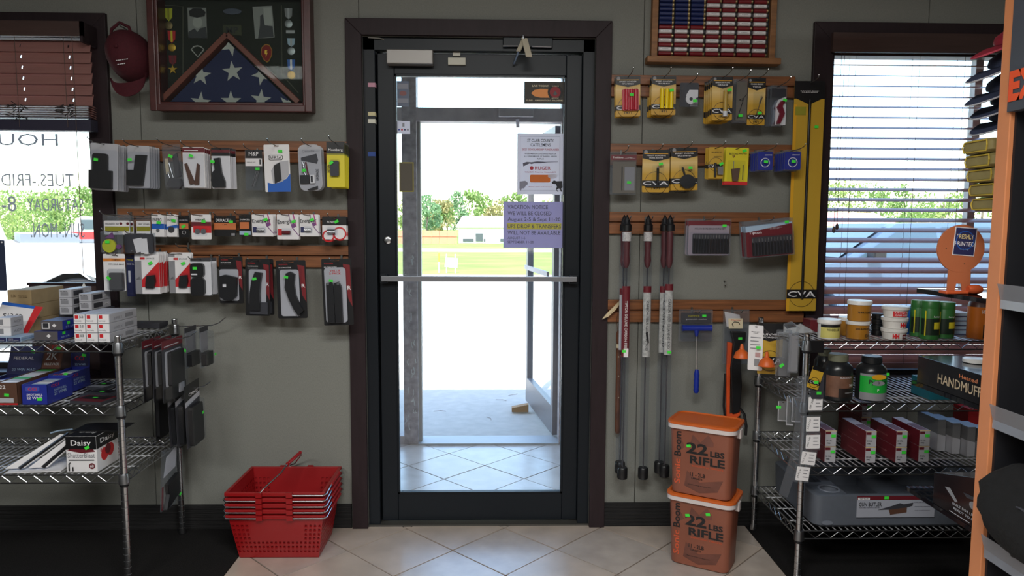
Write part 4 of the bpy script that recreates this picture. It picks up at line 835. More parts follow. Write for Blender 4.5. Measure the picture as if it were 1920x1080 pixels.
x, z = fp(436, 22, -.012); MB().poly(ell(x, z, .038, .012), -.016, -.012).build('pin_badge', M('badge_steel', (80, 84, 100), .4, .5), fc)
x, z = fp(371, 96, -.012); o = MB().tube([(x+a_, -.014, z+b_) for a_, b_ in ((-.026, .006), (-.014, .018), (0, .021), (.014, .018), (.026, .006), (0, -.024))], .003, 5, True).build('rank_patch', STARW, fc)
x, z = fp(500, 100, -.012); lfp = [(0, .034), (.012, .03), (.021, .014), (.02, -.008), (.008, -.03), (0, -.034), (-.012, -.024), (-.021, -.004), (-.018, .02), (-.008, .03)]
o = MB().poly([(x+a_*1.12, z+b_*1.12) for a_, b_ in lfp], -.0145, -.012).build('leaf_patch', M('patch_gold', (176, 130, 50), .8), fc); MB().poly([(x+a_, z+b_) for a_, b_ in lfp], -.0155, -.0145).build('leaf_field', M('patch_red', (140, 36, 34), .8), o)
MB().poly([(x-.006, z+.012), (x+.005, z+.012), (x, z+.002), (x+.006, z+.002), (x-.004, z-.018), (x-.001, z-.004), (x-.007, z-.004)], -.0162, -.0155).build('lightning_bolt', GOLD, o)
for pts in ([(306, 10), (343, 12), (343, 140), (326, 160)], [(528, 10), (529, 140), (560, 175)]):
    m = MB().tube([(fp(*p, -.014)[0], -.014, fp(*p, -.014)[1]) for p in pts], .0025, 4).build('felt_border', M('felt_border', (84, 84, 72), .8), fc)
# ================================================================== shotgun shell flag
BKM = M('flag_board', (40, 38, 40), .8); FW2 = M('flag_frame_wood', (140, 96, 58), .55, noise=.25, scale=6, stretch=(2, 12, 12))
a = at(1226, -40, -.03); b = at(1450, 110, -.03); gx0, gx1, gz0, gz1 = a.x, b.x, b.z, a.z
sf = thing('shell_flag', 'wooden framed flag made of red, white and blue shotgun shells', 'wall decoration', ((gx0+gx1)/2, 0, gz0)); gw, gh = gx1-gx0, gz1-gz0
sf.rotation_euler = (0, R(.5), 0)
MB().box(-gw/2, gw/2, -.015, 0, 0, gh).build('backboard', BKM, sf)
for q in ((-gw/2-.005, -gw/2+.02, 0, gh), (gw/2-.02, gw/2+.005, 0, gh)): MB().box(q[0], q[1], -.035, 0, q[2], q[3]).build('frame_side', FW2, sf, bevel=.002)
MB().box(-gw/2-.025, gw/2+.025, -.055, 0, -.026, 0).build('frame_ledge', FW2, sf, bevel=.003)
MB().box(-gw/2-.005, gw/2+.005, -.035, 0, gh, gh+.02).build('frame_top', FW2, sf)
SR = M('red_shell', (120, 26, 34), .35); SWm = M('white_shell', (214, 206, 206), .4); SB = M('blue_shell', (30, 42, 92), .35); BRS = M('brass_head', (196, 176, 130), .3, .9)
cols = 7; cw = (gw-.05)/cols; rows = int(gh/.0094); rh = .0182
protos = {}
for r_ in range(int((gh-.01)/rh)):
    z = .012+r_*rh+.004
    for c_ in range(cols):
        x = -gw/2+.026+c_*cw
        blue = z > .133 and c_ < 3; col = 'b' if blue else ('r' if r_ % 2 == 0 else 'w')
        mt = {'b': SB, 'r': SR, 'w': SWm}[col]
        if col not in protos:
            ob = MB().tube([(0, 0, 0), (cw*.80, 0, 0)], .0088, 10).build('shell', mt, sf, True)
            br = MB().tube([(cw*.80, 0, 0), (cw*.90, 0, 0)], .0092, 10).build('brass_head', BRS if col != 'w' else DK, ob, True)
            if col == 'w':
                o2 = MB().box(cw*.1, cw*.75, -.0094, -.0088, -.004, .004).build('name_label', W, ob); text('IN MEMORY', INK, ob, (cw*.42, -.0095, 0), .003, cw*.4)
            protos[col] = ob
        else: ob = copy_tree(protos[col], sf)
        ob.location = (x, -.024, z)

# ================================================================== packs on the right wall
def cva(prod, head='MUZZLELOADER', sub='ACCESSORY', tg=(.7, .3), lo=.72, bandh=.13, word='CVA'):
    return [('r', 'black_header', K, 0, 0, 1, .17), ('p', 'black_chevron', K, [(0, .15), (1, .15), (1, .2), (.5, .27), (0, .2)]), ('e', 'round_mark', G, .12, .055, .07, .07), ('t', head, W, .5, .135, .03, .7), ('t', sub, W, .5, .19, .03, .5), ('r', 'gold_rule', GO, .06, .085, .94, .1),
            ('r', 'black_band', K, 0, lo, 1, lo+bandh), ('o', 'target_ring', K, .5, lo+bandh/2, .42, .0009), ('t', word, W, .5, lo+bandh/2, bandh*.72, .94), ('t', '1971', K, .5, lo+bandh+.06, .05, .3)]+prod+[('g', tg[0], tg[1], .02)]
tube3 = lambda mt: [('c', 'loader_tube', mt, u, .33, u, .84, .0085) for u in (.42, .62, .80)]
P('loader_pack', 'yellow and black card with three red loader tubes', 'red loader tube card', (1154, 143, 1199, 219), cva([('rr', 'red_tray', M('red_tube', (184, 44, 60), .35), .26, .33, .92, .86, .006, .008)]+tube3(M('red_tube')), 'SPEED LOADER', 'TUBES', (.62, .48)), 2, .03, -.08, base=YG, tilt=-.02)
P('loader_pack', 'yellow and black card with three bright yellow loader tubes', 'yellow loader tube cards', (1222, 143, 1266, 216), cva(tube3(M('yellow_tube', (244, 212, 20), .35)), 'SPEED LOADER', 'TUBES', (.78, .38)), 3, .035, -.08, base=YG)
P('cap_pack', 'small grey clamshell with a round white dial', 'small round dial pack', (1275, 155, 1309, 201), [('r', 'dark_header', DK, .05, .02, .95, .32), ('p', 'white_panel', W, [(.35, .5), (.5, .3), (.97, .3), (.97, .6), (.35, .75)]), ('e', 'white_dial', W, .58, .68, .27, .27, .006), ('o', 'dial_ring', K, .58, .68, .15, .0015), ('e', 'dial_centre', DK, .58, .68, .09, .09, .008), ('r', 'grey_panel', G, .55, .7, .97, .98), ('b', .02, .04, .98, .98, .03), ('g', .7, .8, .032)], 1, Y=-.09, base=DK, round_=.006)
P('lube_pack', 'yellow and black card with a white tube of lubricant', 'lubricant tube cards', (1336, 144, 1372, 226), cva([('c', 'lube_tube', M('tube_gold', (196, 160, 70), .4), .62, .33, .62, .9, .009), ('c', 'tube_cap', W, .62, .8, .62, .92, .0095), ('b', .38, .22, .88, .95, .022)], 'BREECH PLUG', 'GREASE', (.76, .32)), 5, .028, -.15, base=YG, round_=.007)
P('tool_pack', 'narrow grey clear pack with a thin curved pick', 'curved pick pack', (1374, 148, 1400, 231), [('r', 'dark_header', MR, .25, .06, .9, .12), ('rr', 'taupe_card', M('taupe_card', (112, 106, 96), .6), .25, .06, .95, .95, .003), ('w', 'pick', K, [(.9, .35), (.6, .5), (.45, .48), (.75, .42), (.6, .6), (.35, .9)], .0012), ('b', .2, .05, .98, .97, .012), ('g', .5, .84, .012, 0)], 2, .03, -.09, base=BAG)
P('tool_pack', 'narrow yellow and black card with a steel hook tool', 'steel hook tool card', (1403, 146, 1433, 235), cva([('w', 'hook_tool', ST, [(.75, .38), (.62, .55), (.82, .4), (.62, .62), (.4, .9)], .0012), ('b', .3, .3, .9, .95, .01)], 'POWDER MEASURE', 'TOOL', (.6, .76), .78, .09), 1, Y=-.1, base=YG)
P('flask_pack', 'narrow pack with a wavy maroon part on white', 'wavy maroon part packs', (1443, 160, 1474, 236), [('r', 'dark_header', DK, .1, .08, .95, .3), ('p', 'white_panel', W, [(.35, .5), (.5, .36), (.9, .28), (.97, .28), (.97, .98), (.35, .98)]), ('p', 'maroon_part', M('maroon_plastic', (126, 28, 48), .4), [(.6, .4), (.9, .36), (.7, .52), (.85, .7), (.6, .95), (.4, .96), (.58, .7), (.4, .55)], .01), ('b', .1, .06, .98, .98, .016), ('g', .75, .38, .018)], 3, .024, -.1, base=BAG, yaw=.15)
P('rod_pack', 'tall yellow pack with a full-length black rod beside the window', 'tall yellow rod pack', (1490, 152, 1529, 583), [('r', 'black_header', K, 0, 0, 1, .075), ('p', 'black_chevron', K, [(0, .07), (1, .07), (.5, .1)]), ('t', 'RANGE ROD\nCLEANING', W, .5, .045, .009, .6, ), ('r', 'pale_edge', GO, .0, .1, .1, 1), ('r', 'small_print', OL, .05, .11, .4, .145), ('c', 'black_rod', K, .5, .08, .5, .945, .0056), ('r', 'black_band', K, 0, .905, 1, .945), ('o', 'target_ring', K, .5, .925, .42, .0009), ('t', 'CVA', W, .5, .925, .026, .92), ('g', .76, .195, .002, 0)], 1, Y=-.06, base=Y, hk=True, hole=.006, L=.12)
# second rail
P('gauge_pack', 'taupe card with slim grey tool in a clear pack', 'slim tool pack', (1144, 284, 1192, 365), [('r', 'dark_header', MR, .04, .08, 1, .2), ('t', 'Traditions', W, .3, .14, .04, .4), ('t', 'COMBO\nNIPPLE WRENCH', W, .75, .15, .025, .4), ('rr', 'taupe_card', M('taupe_card'), .1, .24, .98, .97, .004), ('c', 'slim_tool', DK, .46, .35, .46, .9, .002), ('r', 'print_panel', G, .56, .36, .94, .9), ('g', .73, .72, .002), ('b', .04, .2, .98, .98, .014)], 1, Y=-.08, base=BAG)
P('spout_pack', 'yellow and black card with a black upright spout', 'black spout card', (1205, 281, 1254, 361), cva([('c', 'black_spout', K, .56, .44, .56, .84, .005), ('c', 'grey_tip', G, .56, .4, .56, .46, .004), ('rr', 'black_foot', K, .12, .84, .96, .88, .002, .008), ('b', .35, .36, .8, .9, .016)], 'PELLET LOADING', 'BARREL BLASTER', (.64, .34)), 1, Y=-.09, base=YG)
P('spout_pack', 'yellow and black card with a round black ladle', 'round black ladle cards', (1258, 277, 1306, 357), cva([('w', 'ladle_handle', K, [(.42, .46), (.5, .62), (.56, .8)], .004), ('e', 'ladle_bowl', K, .6, .8, .28, .26, .014), ('b', .3, .4, .9, .94, .018)], 'BULLET STARTER', 'BALL STARTER', (.68, .48)), 3, .035, -.1, base=YG, tilt=-.02)
P('wrench_pack', 'small gold card with a dark wrench and steel block', 'small gold wrench cards', (1329, 276, 1355, 335), [('t', 'BREECH', K, .55, .16, .04, .7), ('t', 'WRENCH', K, .6, .3, .03, .5), ('o', 'target_ring', K, .5, .55, .45, .001), ('r', 'black_band', K, .0, .54, .9, .66), ('t', 'CVA', W, .3, .6, .09, .6), ('c', 'dark_wrench', K, .45, .5, .45, .95, .005), ('r', 'steel_block', ST, .6, .62, .95, .88, .012), ('g', .8, .54, .014, -.6)], 3, .022, -.11, base=Y)
P('lube_pack', 'bright yellow card with a red foot and a dark brush', 'bright yellow brush cards', (1361, 277, 1402, 347), [('r', 'red_foot', RD, 0, .91, 1, 1), ('t', "BUTCH'S", K, .35, .17, .06, .38), ('t', '9', MR, .35, .24, .08, .12), ('t', 'BENCH REST', K, .75, .16, .03, .36), ('p', 'brush', M('brush_brown', (96, 70, 56), .7), [(.26, .58), (.62, .55), (.56, .9), (.34, .9)], .01), ('c', 'brush_rod', ST, .36, .36, .36, .6, .0015), ('c', 'brush_rod', DK, .78, .46, .78, .86, .0015), ('b', .1, .34, .88, .9, .016), ('g', .8, .08, .003, -.4)], 2, .025, -.1, base=YB, tilt=.02)
def bluep(): return [('rr', 'blue_card', DB, .03, .1, .97, .95, .005), ('o', 'white_ring', W, .5, .6, .26, .0018), ('t', 'CLEANING PATCHES', W, .68, .24, .06, .44), ('b', .0, .02, 1, 1, .012), ('g', .48, .57, .013, .1)]
P('patch_pack', 'small blue square pack with a white ring beside the yellow brush card', 'blue patch packs by the brush card', (1420, 281, 1449, 321), bluep(), 5, .022, -.14, base=BAG)
P('patch_pack', 'small blue square pack with a white ring beside the tall rod pack', 'blue patch packs by the rod pack', (1471, 281, 1501, 320), bluep(), 6, .022, -.14, base=BAG)
# brush sets on the third rail
def brushes(n, v0, v1): return [('c', 'bore_brush', K, .16+.76*k/(n-1), v0+.1, .16+.76*k/(n-1), v1, .004) for k in range(n)]+[('c', 'brush_tip', SV, .16+.76*k/(n-1), v0, .16+.76*k/(n-1), v0+.1, .0018) for k in range(n)]
P('brush_set', 'clear pack of black bore brushes under a grey and maroon header', 'grey-headed brush sets', (1289, 410, 1369, 480), [('r', 'maroon_header', MR, .02, .06, .98, .2), ('rr', 'grey_card', M('mauve_grey_card', (150, 140, 152), .5), .03, .18, .96, .98, .006), ('t', 'NYLON BORE BRUSH RIFLE SET', INK, .52, .27, .05, .7), ('rr', 'dark_window', DK, .12, .4, .97, .95, .006)]+brushes(13, .44, .93)+[('b', .05, .36, .98, .98, .026), ('g', .84, .19, .004, 0)], 2, .035, -.1, base=BAG, L=.15)
P('brush_set', 'clear pack of metal brushes under a slanted maroon header', 'maroon-headed brush sets', (1394, 412, 1484, 482), [('rr', 'maroon_card', MR, .03, .14, .97, .97, .006), ('p', 'pale_arc', CY, [(.03, .14), (.97, .1), (.97, .14), (.4, .24), (.03, .3)]), ('t', 'Tipton', W, .22, .33, .09, .26), ('t', '13 PC. BEST BORE\nBRUSH SET', LG, .62, .24, .05, .3), ('rr', 'dark_window', DK, .14, .44, .96, .95, .006)]+brushes(13, .48, .93)+[('b', .08, .4, .98, .98, .026), ('g', .86, .1, .004, 0)], 3, .03, -.13, base=BAG, tilt=-.09, L=.17)

# ---- cleaning rods in long clear tubes
SLV = M('printed_sleeve', (176, 178, 178), .6, noise=.25, scale=90)
RODH = M('rod_handle_maroon', (92, 44, 48), .45)
def rod(px, Yr, ytop, yend, label, slab, sm, lab0, lab1, hx=None):
    a = at(px, ytop, Yr); b = at(px, yend, Yr); t = thing('cleaning_rod', label, 'cleaning rod', (a.x, Yr, a.z)); H = a.z-b.z
    zz_ = lambda py: at(px, py, Yr).z-a.z
    MB().tube([(0, 0, -.012), (0, 0, -H+.02)], .0185, 14).build('clear_tube', CL, t, True)
    MB().lathe([(.0195, zz_(433)), (.0195, zz_(422)), (.015, zz_(420)), (.012, zz_(412)), (.004, zz_(405))], 14).build('hanger_cap', K, t, True)
    MB().tube([(0, -.01, zz_(418)), (0, -.012, zz_(408)), (0, 0, zz_(404)), (0, .012, zz_(408)), (0, .01, zz_(418))], .003, 6).build('hanger_loop', K, t)
    MB().lathe([(.006, zz_(502)), (.012, zz_(497)), (.0155, zz_(488)), (.0125, zz_(475)), (.014, zz_(462)), (.0145, zz_(445)), (.013, zz_(434))], 14).build('handle', RODH, t, True)
    MB().tube([(0, 0, zz_(500)), (0, 0, -H+.02)], .003, 8).build('rod_shaft', DK, t, True)
    m = MB(); arc = [R(-150+15*k) for k in range(9)]
    m.loft([[(.0192*math.cos(q), .0192*math.sin(q), zz_(lab0)) for q in arc]+[(.0188*math.cos(q), .0188*math.sin(q), zz_(lab0)) for q in arc[::-1]], [(.0192*math.cos(q), .0192*math.sin(q), zz_(lab1)) for q in arc]+[(.0188*math.cos(q), .0188*math.sin(q), zz_(lab1)) for q in arc[::-1]]]).build('paper_sleeve', sm, t)
    m = MB().loft([[(.0196*math.cos(q), .0196*math.sin(q), zz_(lab0)) for q in arc]+[(.0193*math.cos(q), .0193*math.sin(q), zz_(lab0)) for q in arc[::-1]], [(.0196*math.cos(q), .0196*math.sin(q), zz_(lab0+12)) for q in arc]+[(.0193*math.cos(q), .0193*math.sin(q), zz_(lab0+12)) for q in arc[::-1]]]).build('sleeve_band', MR, t)
    MB().lathe([(.02, -H), (.0225, -H+.006), (.0225, -H+.045), (.0195, -H+.05)], 14).build('foot_cap', K, t, True)
    if px in (1176, 1216): MB().tube([(0, 0, zz_(452)), (0, 0, zz_(435))], .0189, 14).build('neck_label', M('label_print', (186, 184, 186), .6, noise=.3, scale=160), t, True)
    text(slab, INK if sm is not MR else W, t, (0, -.0205, zz_((lab0+lab1)/2+8)), .011, (lab1-lab0)*.0016, (0, PI/2, 0))
    return t
hook(at(1176, 413, -.1).x, -.022, at(1176, 413, -.1).z, .16, 'steel peg hook holding the maroon-sleeved cleaning rods')
hook(at(1216, 413, -.08).x, -.022, at(1216, 413, -.08).z, .14, 'steel peg hook holding the single white-sleeved cleaning rod')
hook(at(1255, 413, -.1).x, -.022, at(1255, 413, -.1).z, .16, 'steel peg hook holding the paired white-sleeved cleaning rods')
t = rod(1176, -.115, 405, 897, 'cleaning rod with a maroon paper sleeve, front one of its hook', 'TIPTON DELUXE CARBON FIBER', MR, 536, 668); tagpiece(t, -.006, -.0205, at(1176, 657, -.115).z-at(1176, 405, -.115).z, 0)
MB().box(-.008, .012, -.0206, -.0202, at(1176, 668, -.115).z-at(1176, 405, -.115).z, at(1176, 652, -.115).z-at(1176, 405, -.115).z).build('white_label', W, t)
rod(1171, -.072, 405, 886, 'cleaning rod with a pale sleeve behind the maroon-sleeved one', 'CLEANING ROD', LG, 540, 655)
t = rod(1216, -.08, 405, 897, 'single cleaning rod with a white printed sleeve', 'CARBON FIBER CLEANING ROD', SLV, 536, 668)
o = MB().poly([(-.006, .02), (0, .03), (.004, .02), (.009, -.02), (.004, -.03), (0, -.01)], -.0206, -.0202).build('handle_picture', K, t); o.location = (0, 0, at(1216, 632, -.08).z-t.location.z)
t = rod(1257, -.115, 405, 893, 'front cleaning rod of a pair with white sleeves', 'CARBON FIBER CLEANING ROD', SLV, 532, 664); tagpiece(t, .004, -.0205, at(1257, 659, -.115).z-at(1257, 405, -.115).z, 0)
rod(1247, -.06, 405, 886, 'cleaning rod behind the front one of the pair', 'CLEANING ROD', SLV, 536, 660)

# ---- items on the lowest rail
q = at(1303, 580, -.07); t = thing('tool_pack', 'blue plastic mallet hanging from a clear card pack', 'mallet', (q.x, -.07, q.z)); hook(q.x, -.022, q.z-.012, .13, 'steel peg hook holding the blue mallet pack')
mx = lambda px, py: (at(px, py, -.07).x-q.x, at(px, py, -.07).z-q.z)
x0, z0 = mx(1273, 580); x1, z1 = mx(1335, 640)
MB().poly(rrect(x0, x1, z1, 0, .008), -.001, 0).build('clear_card', BAG, t)
x0, z0 = mx(1277, 586); x1, z1 = mx(1333, 606); o = MB().box(x0, x1, -.003, -.001, z1, z0).build('printed_insert', DK, t)
text('HAMMER', OL, o, ((x0+x1)/2-.01, -.0033, (z0+z1)/2+.008), .009, .05); text('gunsmith mallet', LG, o, ((x0+x1)/2, -.0033, (z0+z1)/2-.006), .007, .09)
BP = M('blue_mallet_plastic', (28, 52, 158), .3)
x0, z0 = mx(1277, 614); x1, z1 = mx(1332, 614); MB().tube([(x0, -.018, z0), (x0+.02, -.018, z0), (x1-.02, -.018, z0), (x1, -.018, z0)], [.014, .0125, .0125, .014], 14).build('mallet_head', BP, t, True)
x, z = mx(1304, 620); MB().lathe([(.006, -.022), (.011, 0), (.013, .006)], 12, T(x, -.018, z)).build('neck', BP, t, True)
xs, zs = mx(1304, 630); xe, ze = mx(1303, 735); _, zg = mx(1303, 692); MB().tube([(x, -.018, zs+.01), (xe, -.018, zg)], .0034, 8).build('shaft', SV, t, True)
gp = [(.008, ze-zg)] + [(.0125 if k % 2 else .0105, (ze-zg)*(1-k/9)) for k in range(1, 9)] + [(.0075, .002)]
MB().lathe(gp, 12, T(xe, -.018, zg)).build('grip', BP, t, True)
tagpiece(t, *[mx(1320, 592)[0], -.0036, mx(1320, 592)[1]], 0)
x0, z0 = mx(1276, 612); x1, z1 = mx(1332, 639); MB().loft([[(a_, -.002, b_) for a_, b_ in rrect(x0, x1, z1, z0+.012, .012)], [(a_, -.032, b_) for a_, b_ in rrect(x0+.004, x1-.004, z1+.004, z0+.01, .01)]]).build('blister', CL, t)
# orange and black saw
q = at(1380, 580, -.07); t = thing('tool_pack', 'orange and black folding saw in a clear sleeve above the tubs', 'saw', (q.x, -.07, q.z)); hook(q.x, -.022, q.z-.012, .13, 'steel peg hook holding the orange and black saw pack')
mx = lambda px, py: (at(px, py, -.07).x-q.x, at(px, py, -.07).z-q.z)
def mp(l): return [mx(*p) for p in l]
MB().poly(mp([(1356, 580), (1405, 580), (1405, 682), (1354, 682)]), -.001, 0).build('clear_sleeve', BAG, t)
MB().poly(mp([(1358, 584), (1386, 590), (1392, 614), (1362, 612)]), -.003, -.001).build('paper_insert', LG, t)
o = MB().poly(mp([(1365, 597), (1392, 597), (1392, 616), (1366, 616)]), -.005, -.003).build('printed_insert', CR, t)
x, z = mx(1379, 600); text('Marble', RD, o, (x, -.0053, z), .006, .04); 
MB().tube([(a_, -.006, b_) for a_, b_ in mp([(1374, 612), (1372, 607), (1376, 603), (1384, 604), (1386, 608)])], .0018, 5).build('saw_picture', K, o)
MB().poly(mp([(1367, 620), (1396, 621), (1394, 640), (1386, 642), (1386, 688), (1388, 720), (1384, 770), (1370, 774), (1368, 730), (1366, 690), (1372, 642)]), -.026, -.006).build('black_handle', K, t, bevel=.004)
MB().poly(mp([(1362, 640), (1371, 642), (1367, 690), (1366, 775), (1386, 768), (1384, 790), (1360, 790), (1360, 700)]), -.018, -.004).build('orange_body', M('saw_orange', (222, 84, 36), .4), t, bevel=.002)
MB().poly(mp([(1371, 786), (1386, 776), (1384, 792)]), -.0195, -.018).build('blade_mark', K, t)
MB().tube([(a_, -.008, b_) for a_, b_ in mp([(1386, 765), (1394, 775), (1398, 798), (1397, 815)])], .006, 6).build('strap', K, t); MB().tube([(a_, -.006, b_) for a_, b_ in mp([(1359, 700), (1356, 760), (1360, 795)])], .005, 6).build('strap', K, t)
MB().loft([[(a_, -.004, b_) for a_, b_ in mp([(1358, 614), (1402, 614), (1402, 682), (1356, 682)])], [(a_, -.034, b_) for a_, b_ in mp([(1361, 618), (1399, 618), (1399, 680), (1359, 680)])]]).build('blister', CL, t)
tagpiece(t, *[mx(1384, 633)[0], -.0265, mx(1384, 633)[1]], 0)
# wooden stick with a feather
STK = M('carved_stick_wood', (104, 64, 44), .65, noise=.4, scale=20, stretch=(8, 8, 1)); q = at(1158, 575, -.03)
t = thing('wooden_stick', 'carved brown wooden stick hung on a leather cord with a feather', 'stick', (q.x, -.035, q.z)); zz_ = lambda py: at(1158, py, -.035).z-q.z; xx_ = lambda px, py: at(px, py, -.035).x-q.x
MB().lathe([(.008, zz_(812)), (.012, zz_(808)), (.0125, zz_(740)), (.0115, zz_(690)), (.0125, zz_(655)), (.011, zz_(643)), (.0135, zz_(638)), (.014, zz_(625)), (.009, zz_(620))], 12, T(xx_(1160, 700), 0, 0)).build('stick', STK, t, True)
MB().lathe([(.0128, zz_(652)), (.0132, zz_(645))], 12, T(xx_(1160, 700), 0, 0)).build('carved_ring', CR, t, True)
for py in (704, 744, 668): MB().poly(ell(xx_(1159, py), zz_(py), .0022, .0022, 8), -.0135, -.011).build('inlay_dot', CR, t)
MB().tube([(xx_(1158, 622), -.002, zz_(622)), (xx_(1156, 600), 0, zz_(600)), (xx_(1160, 575), .0, zz_(575)), (xx_(1164, 600), .0, zz_(600)), (xx_(1162, 622), .002, zz_(622))], .0012, 5, True).build('leather_cord', BR, t)
fpts = [(1128, 598), (1136, 588), (1150, 574), (1164, 560), (1165, 564), (1154, 580), (1140, 593)]
MB().poly([(xx_(*p), zz_(p[1])) for p in fpts], -.012, -.010).build('feather', M('feather_cream', (206, 186, 150), .8, noise=.3, scale=60), t)
MB().tube([(xx_(1129, 598), -.012, zz_(598)), (xx_(1148, 580), -.012, zz_(580)), (xx_(1167, 556), -.008, zz_(556))], .0012, 5).build('quill', CR, t)
MB().tube([(xx_(1158, 575), .015, zz_(575)), (xx_(1158, 575), -.008, zz_(575))], .002, 6).build('nail', ST, t)
# loose screw hook and grommet on the wall
q = at(1358, 530, 0); t = thing('screw_hook', 'bare little wire hook screwed into the plain wall', 'hook', tuple(q))
MB().tube([(0, 0, .006), (0, -.02, .006), (0, -.022, -.008), (0, -.016, -.013), (-.002, -.01, -.01)], .0016, 6).build('wire', HK, t); MB().lathe([(.004, 0), (.004, .002)], 10, T(0, 0, .006, PI/2)).build('collar', HK, t)
q = at(1467, 879, 0); t = thing('cable_grommet', 'black round cable grommet in the wall behind the wire rack', 'grommet', tuple(q))
MB().lathe([(.012, -.001), (.016, .006), (.021, .006), (.023, 0)], 20, T(0, 0, 0, PI/2)).build('ring', K, t, True); MB().lathe([(.013, .004), (.0105, -.001), (.002, -.002)], 16, T(0, -.002, 0, PI/2)).build('dished_plug', K, t, True)
# ================================================================== chrome wire racks
YF, YK = -.52, -.06
def rack(name, label, x0, x1, shelves, top):
    t = thing(name, label, 'wire rack', (0, 0, 0))
    pr = [(.010, 0), (.0135, .004), (.0135, .03)]
    z = .03
    while z < top-.02: pr += [(.0125, z), (.0125, z+.0225), (.0115, z+.0235), (.0115, z+.0250)]; z += .0254
    pr += [(.0125, top-.004), (.008, top)]
    for x in (x0, x1):
        for y in (YF, YK): MB().lathe(pr, 12, T(x, y, 0)).build('post', SV, t, True)
    for zs in shelves:
        sh_ = MB(); n = int((x1-x0)/.024)
        for k in range(1, n): x = x0+(x1-x0)*k/n; sh_.tube([(x, YF, zs-.002), (x, YK, zs-.002)], .0022, 5)
        for y in (YF+.11, (YF+YK)/2, YK-.11): sh_.tube([(x0, y, zs-.006), (x1, y, zs-.006)], .0028, 5)
        g = sh_.build('wire_deck', WIRE, t, True); g['kind'] = 'stuff'
        fr_ = MB()
        for (ax, ay), (bx, by) in (((x0, YF), (x1, YF)), ((x0, YK), (x1, YK)), ((x0, YF), (x0, YK)), ((x1, YF), (x1, YK))):
            for dz in (0, -.030): fr_.tube([(ax, ay, zs+dz), (bx, by, zs+dz)], .0031, 6)
            L_ = math.hypot(bx-ax, by-ay); m_ = max(4, int(L_/.03)); pts = []
            for k in range(m_+1):
                f_ = .035/L_+(1-.07/L_)*k/m_; pts.append((ax+(bx-ax)*f_, ay+(by-ay)*f_, zs-.004-(.022 if k % 2 else 0)))
            fr_.tube(pts, .0018, 5)
        fr_.build('truss_frame', SV, t, True)
        for x in (x0, x1):
            for y in (YF, YK):
                MB().lathe([(.0145, -.037), (.019, -.033), (.0172, .0), (.0158, .004), (.0128, .005)], 14, T(x, y, zs)).build('shelf_collar', ST, t, True)
                MB().lathe([(.0135, -.044), (.0155, -.043), (.0155, -.037), (.0135, -.036)], 14, T(x, y, zs)).build('collar_sleeve', K, t, True)
    return t
LS = (.915, .684, .43); RS = (.925, .692, .448, .20)
LX, RX = -1.284, 1.224
rack('wire_rack', 'chrome wire rack under the lettered window with ammunition boxes', LX-1.22, LX, LS, .945)
rack('wire_rack', 'chrome wire rack beside the orange-lidded tubs with bottles and jars', RX, RX+1.22, RS, .955)

def B(name, label, px0, px1, zt_, zb, Yf, d, mat, front=None, right=None, left=None, top=None, cat='box', group=None, rz=0., py=640, open_=False):
    """a carton whose front spans px0..px1 on the photo at distance Yf; zb..zt_ are heights in metres"""
    a = at(px0, py, Yf); b = at(px1, py, Yf); wd = b.x-a.x; h = zt_-zb
    t = thing(name, label, cat, ((a.x+b.x)/2, Yf+d/2, zb), (0, 0, rz), group)
    if open_: MB().box(-wd/2, wd/2, -d/2, -d/2+.002, 0, h).box(-wd/2, wd/2, d/2-.002, d/2, 0, h).box(-wd/2, -wd/2+.002, -d/2, d/2, 0, h).box(wd/2-.002, wd/2, -d/2, d/2, 0, h).box(-wd/2, wd/2, -d/2, d/2, 0, .002).build('carton', mat, t)
    else: MB().box(-wd/2, wd/2, -d/2, d/2, 0, h).build('carton', mat, t, bevel=.0012)
    for nm, fspec, loc, rt, ww in (('front_panel', front, (0, -d/2, h), 0, wd), ('end_panel', right, (wd/2, 0, h), PI/2, d), ('end_panel', left, (-wd/2, 0, h), -PI/2, d)):
        if fspec:
            f = MB().box(-ww/2+.001, ww/2-.001, -.0004, 0, -h+.001, -.001).build(nm, fspec[0], t); f.location = loc; f.rotation_euler = (0, 0, rt)
            dress(f, ww, h, fspec[1], -.0005)
    if top:
        f = MB().box(-wd/2+.001, wd/2-.001, -.0004, 0, -d+.001, -.001).build('top_panel', top[0], t); f.location = (0, d/2, h); f.rotation_euler = (-PI/2, 0, 0)
        dress(f, wd, d, top[1], -.0005)
    return t
SH = LS[0]+.002
# ---- left rack, top shelf
KR = M('kraft_print', (110, 90, 62), .8)
for k, nm in enumerate(('lowest', 'middle', 'topmost')):
    B('ammo_carton', f'kraft ammunition carton with brown print, {nm} of its stack', 19, 63, SH+.057*(k+1)-.001, SH+.057*k, -.30, .21, TN, (TN, [('t', '5.56', KR, .25, .4, .2, .2), ('t', 'FEDERAL\n223 REM', KR, .66, .45, .16, .4)]), (TN, []), top=(TN, []), group='kraft ammunition cartons')
q = at(30, 600, -.33); t = thing('price_sign', 'white paper price sign with a red and blue border before the kraft cartons', 'sign', (q.x, -.345, SH+.012), (R(-14), R(8), 0))
MB().poly([(-.09, 0), (.05, 0), (.085, .11), (-.07, .11)], -.001, 0).build('sheet', W, t); MB().poly([(.03, 0), (.05, 0), (.085, .11), (.055, .11)], -.0016, -.001).build('red_border', RD, t); MB().poly([(-.07, .098), (.052, .098), (.055, .11), (-.07, .11)], -.0016, -.001).build('blue_border', BL, t)
text('$13.99', INK, t, (-.02, -.0018, .06), .02, .07, (0, R(-4), 0))
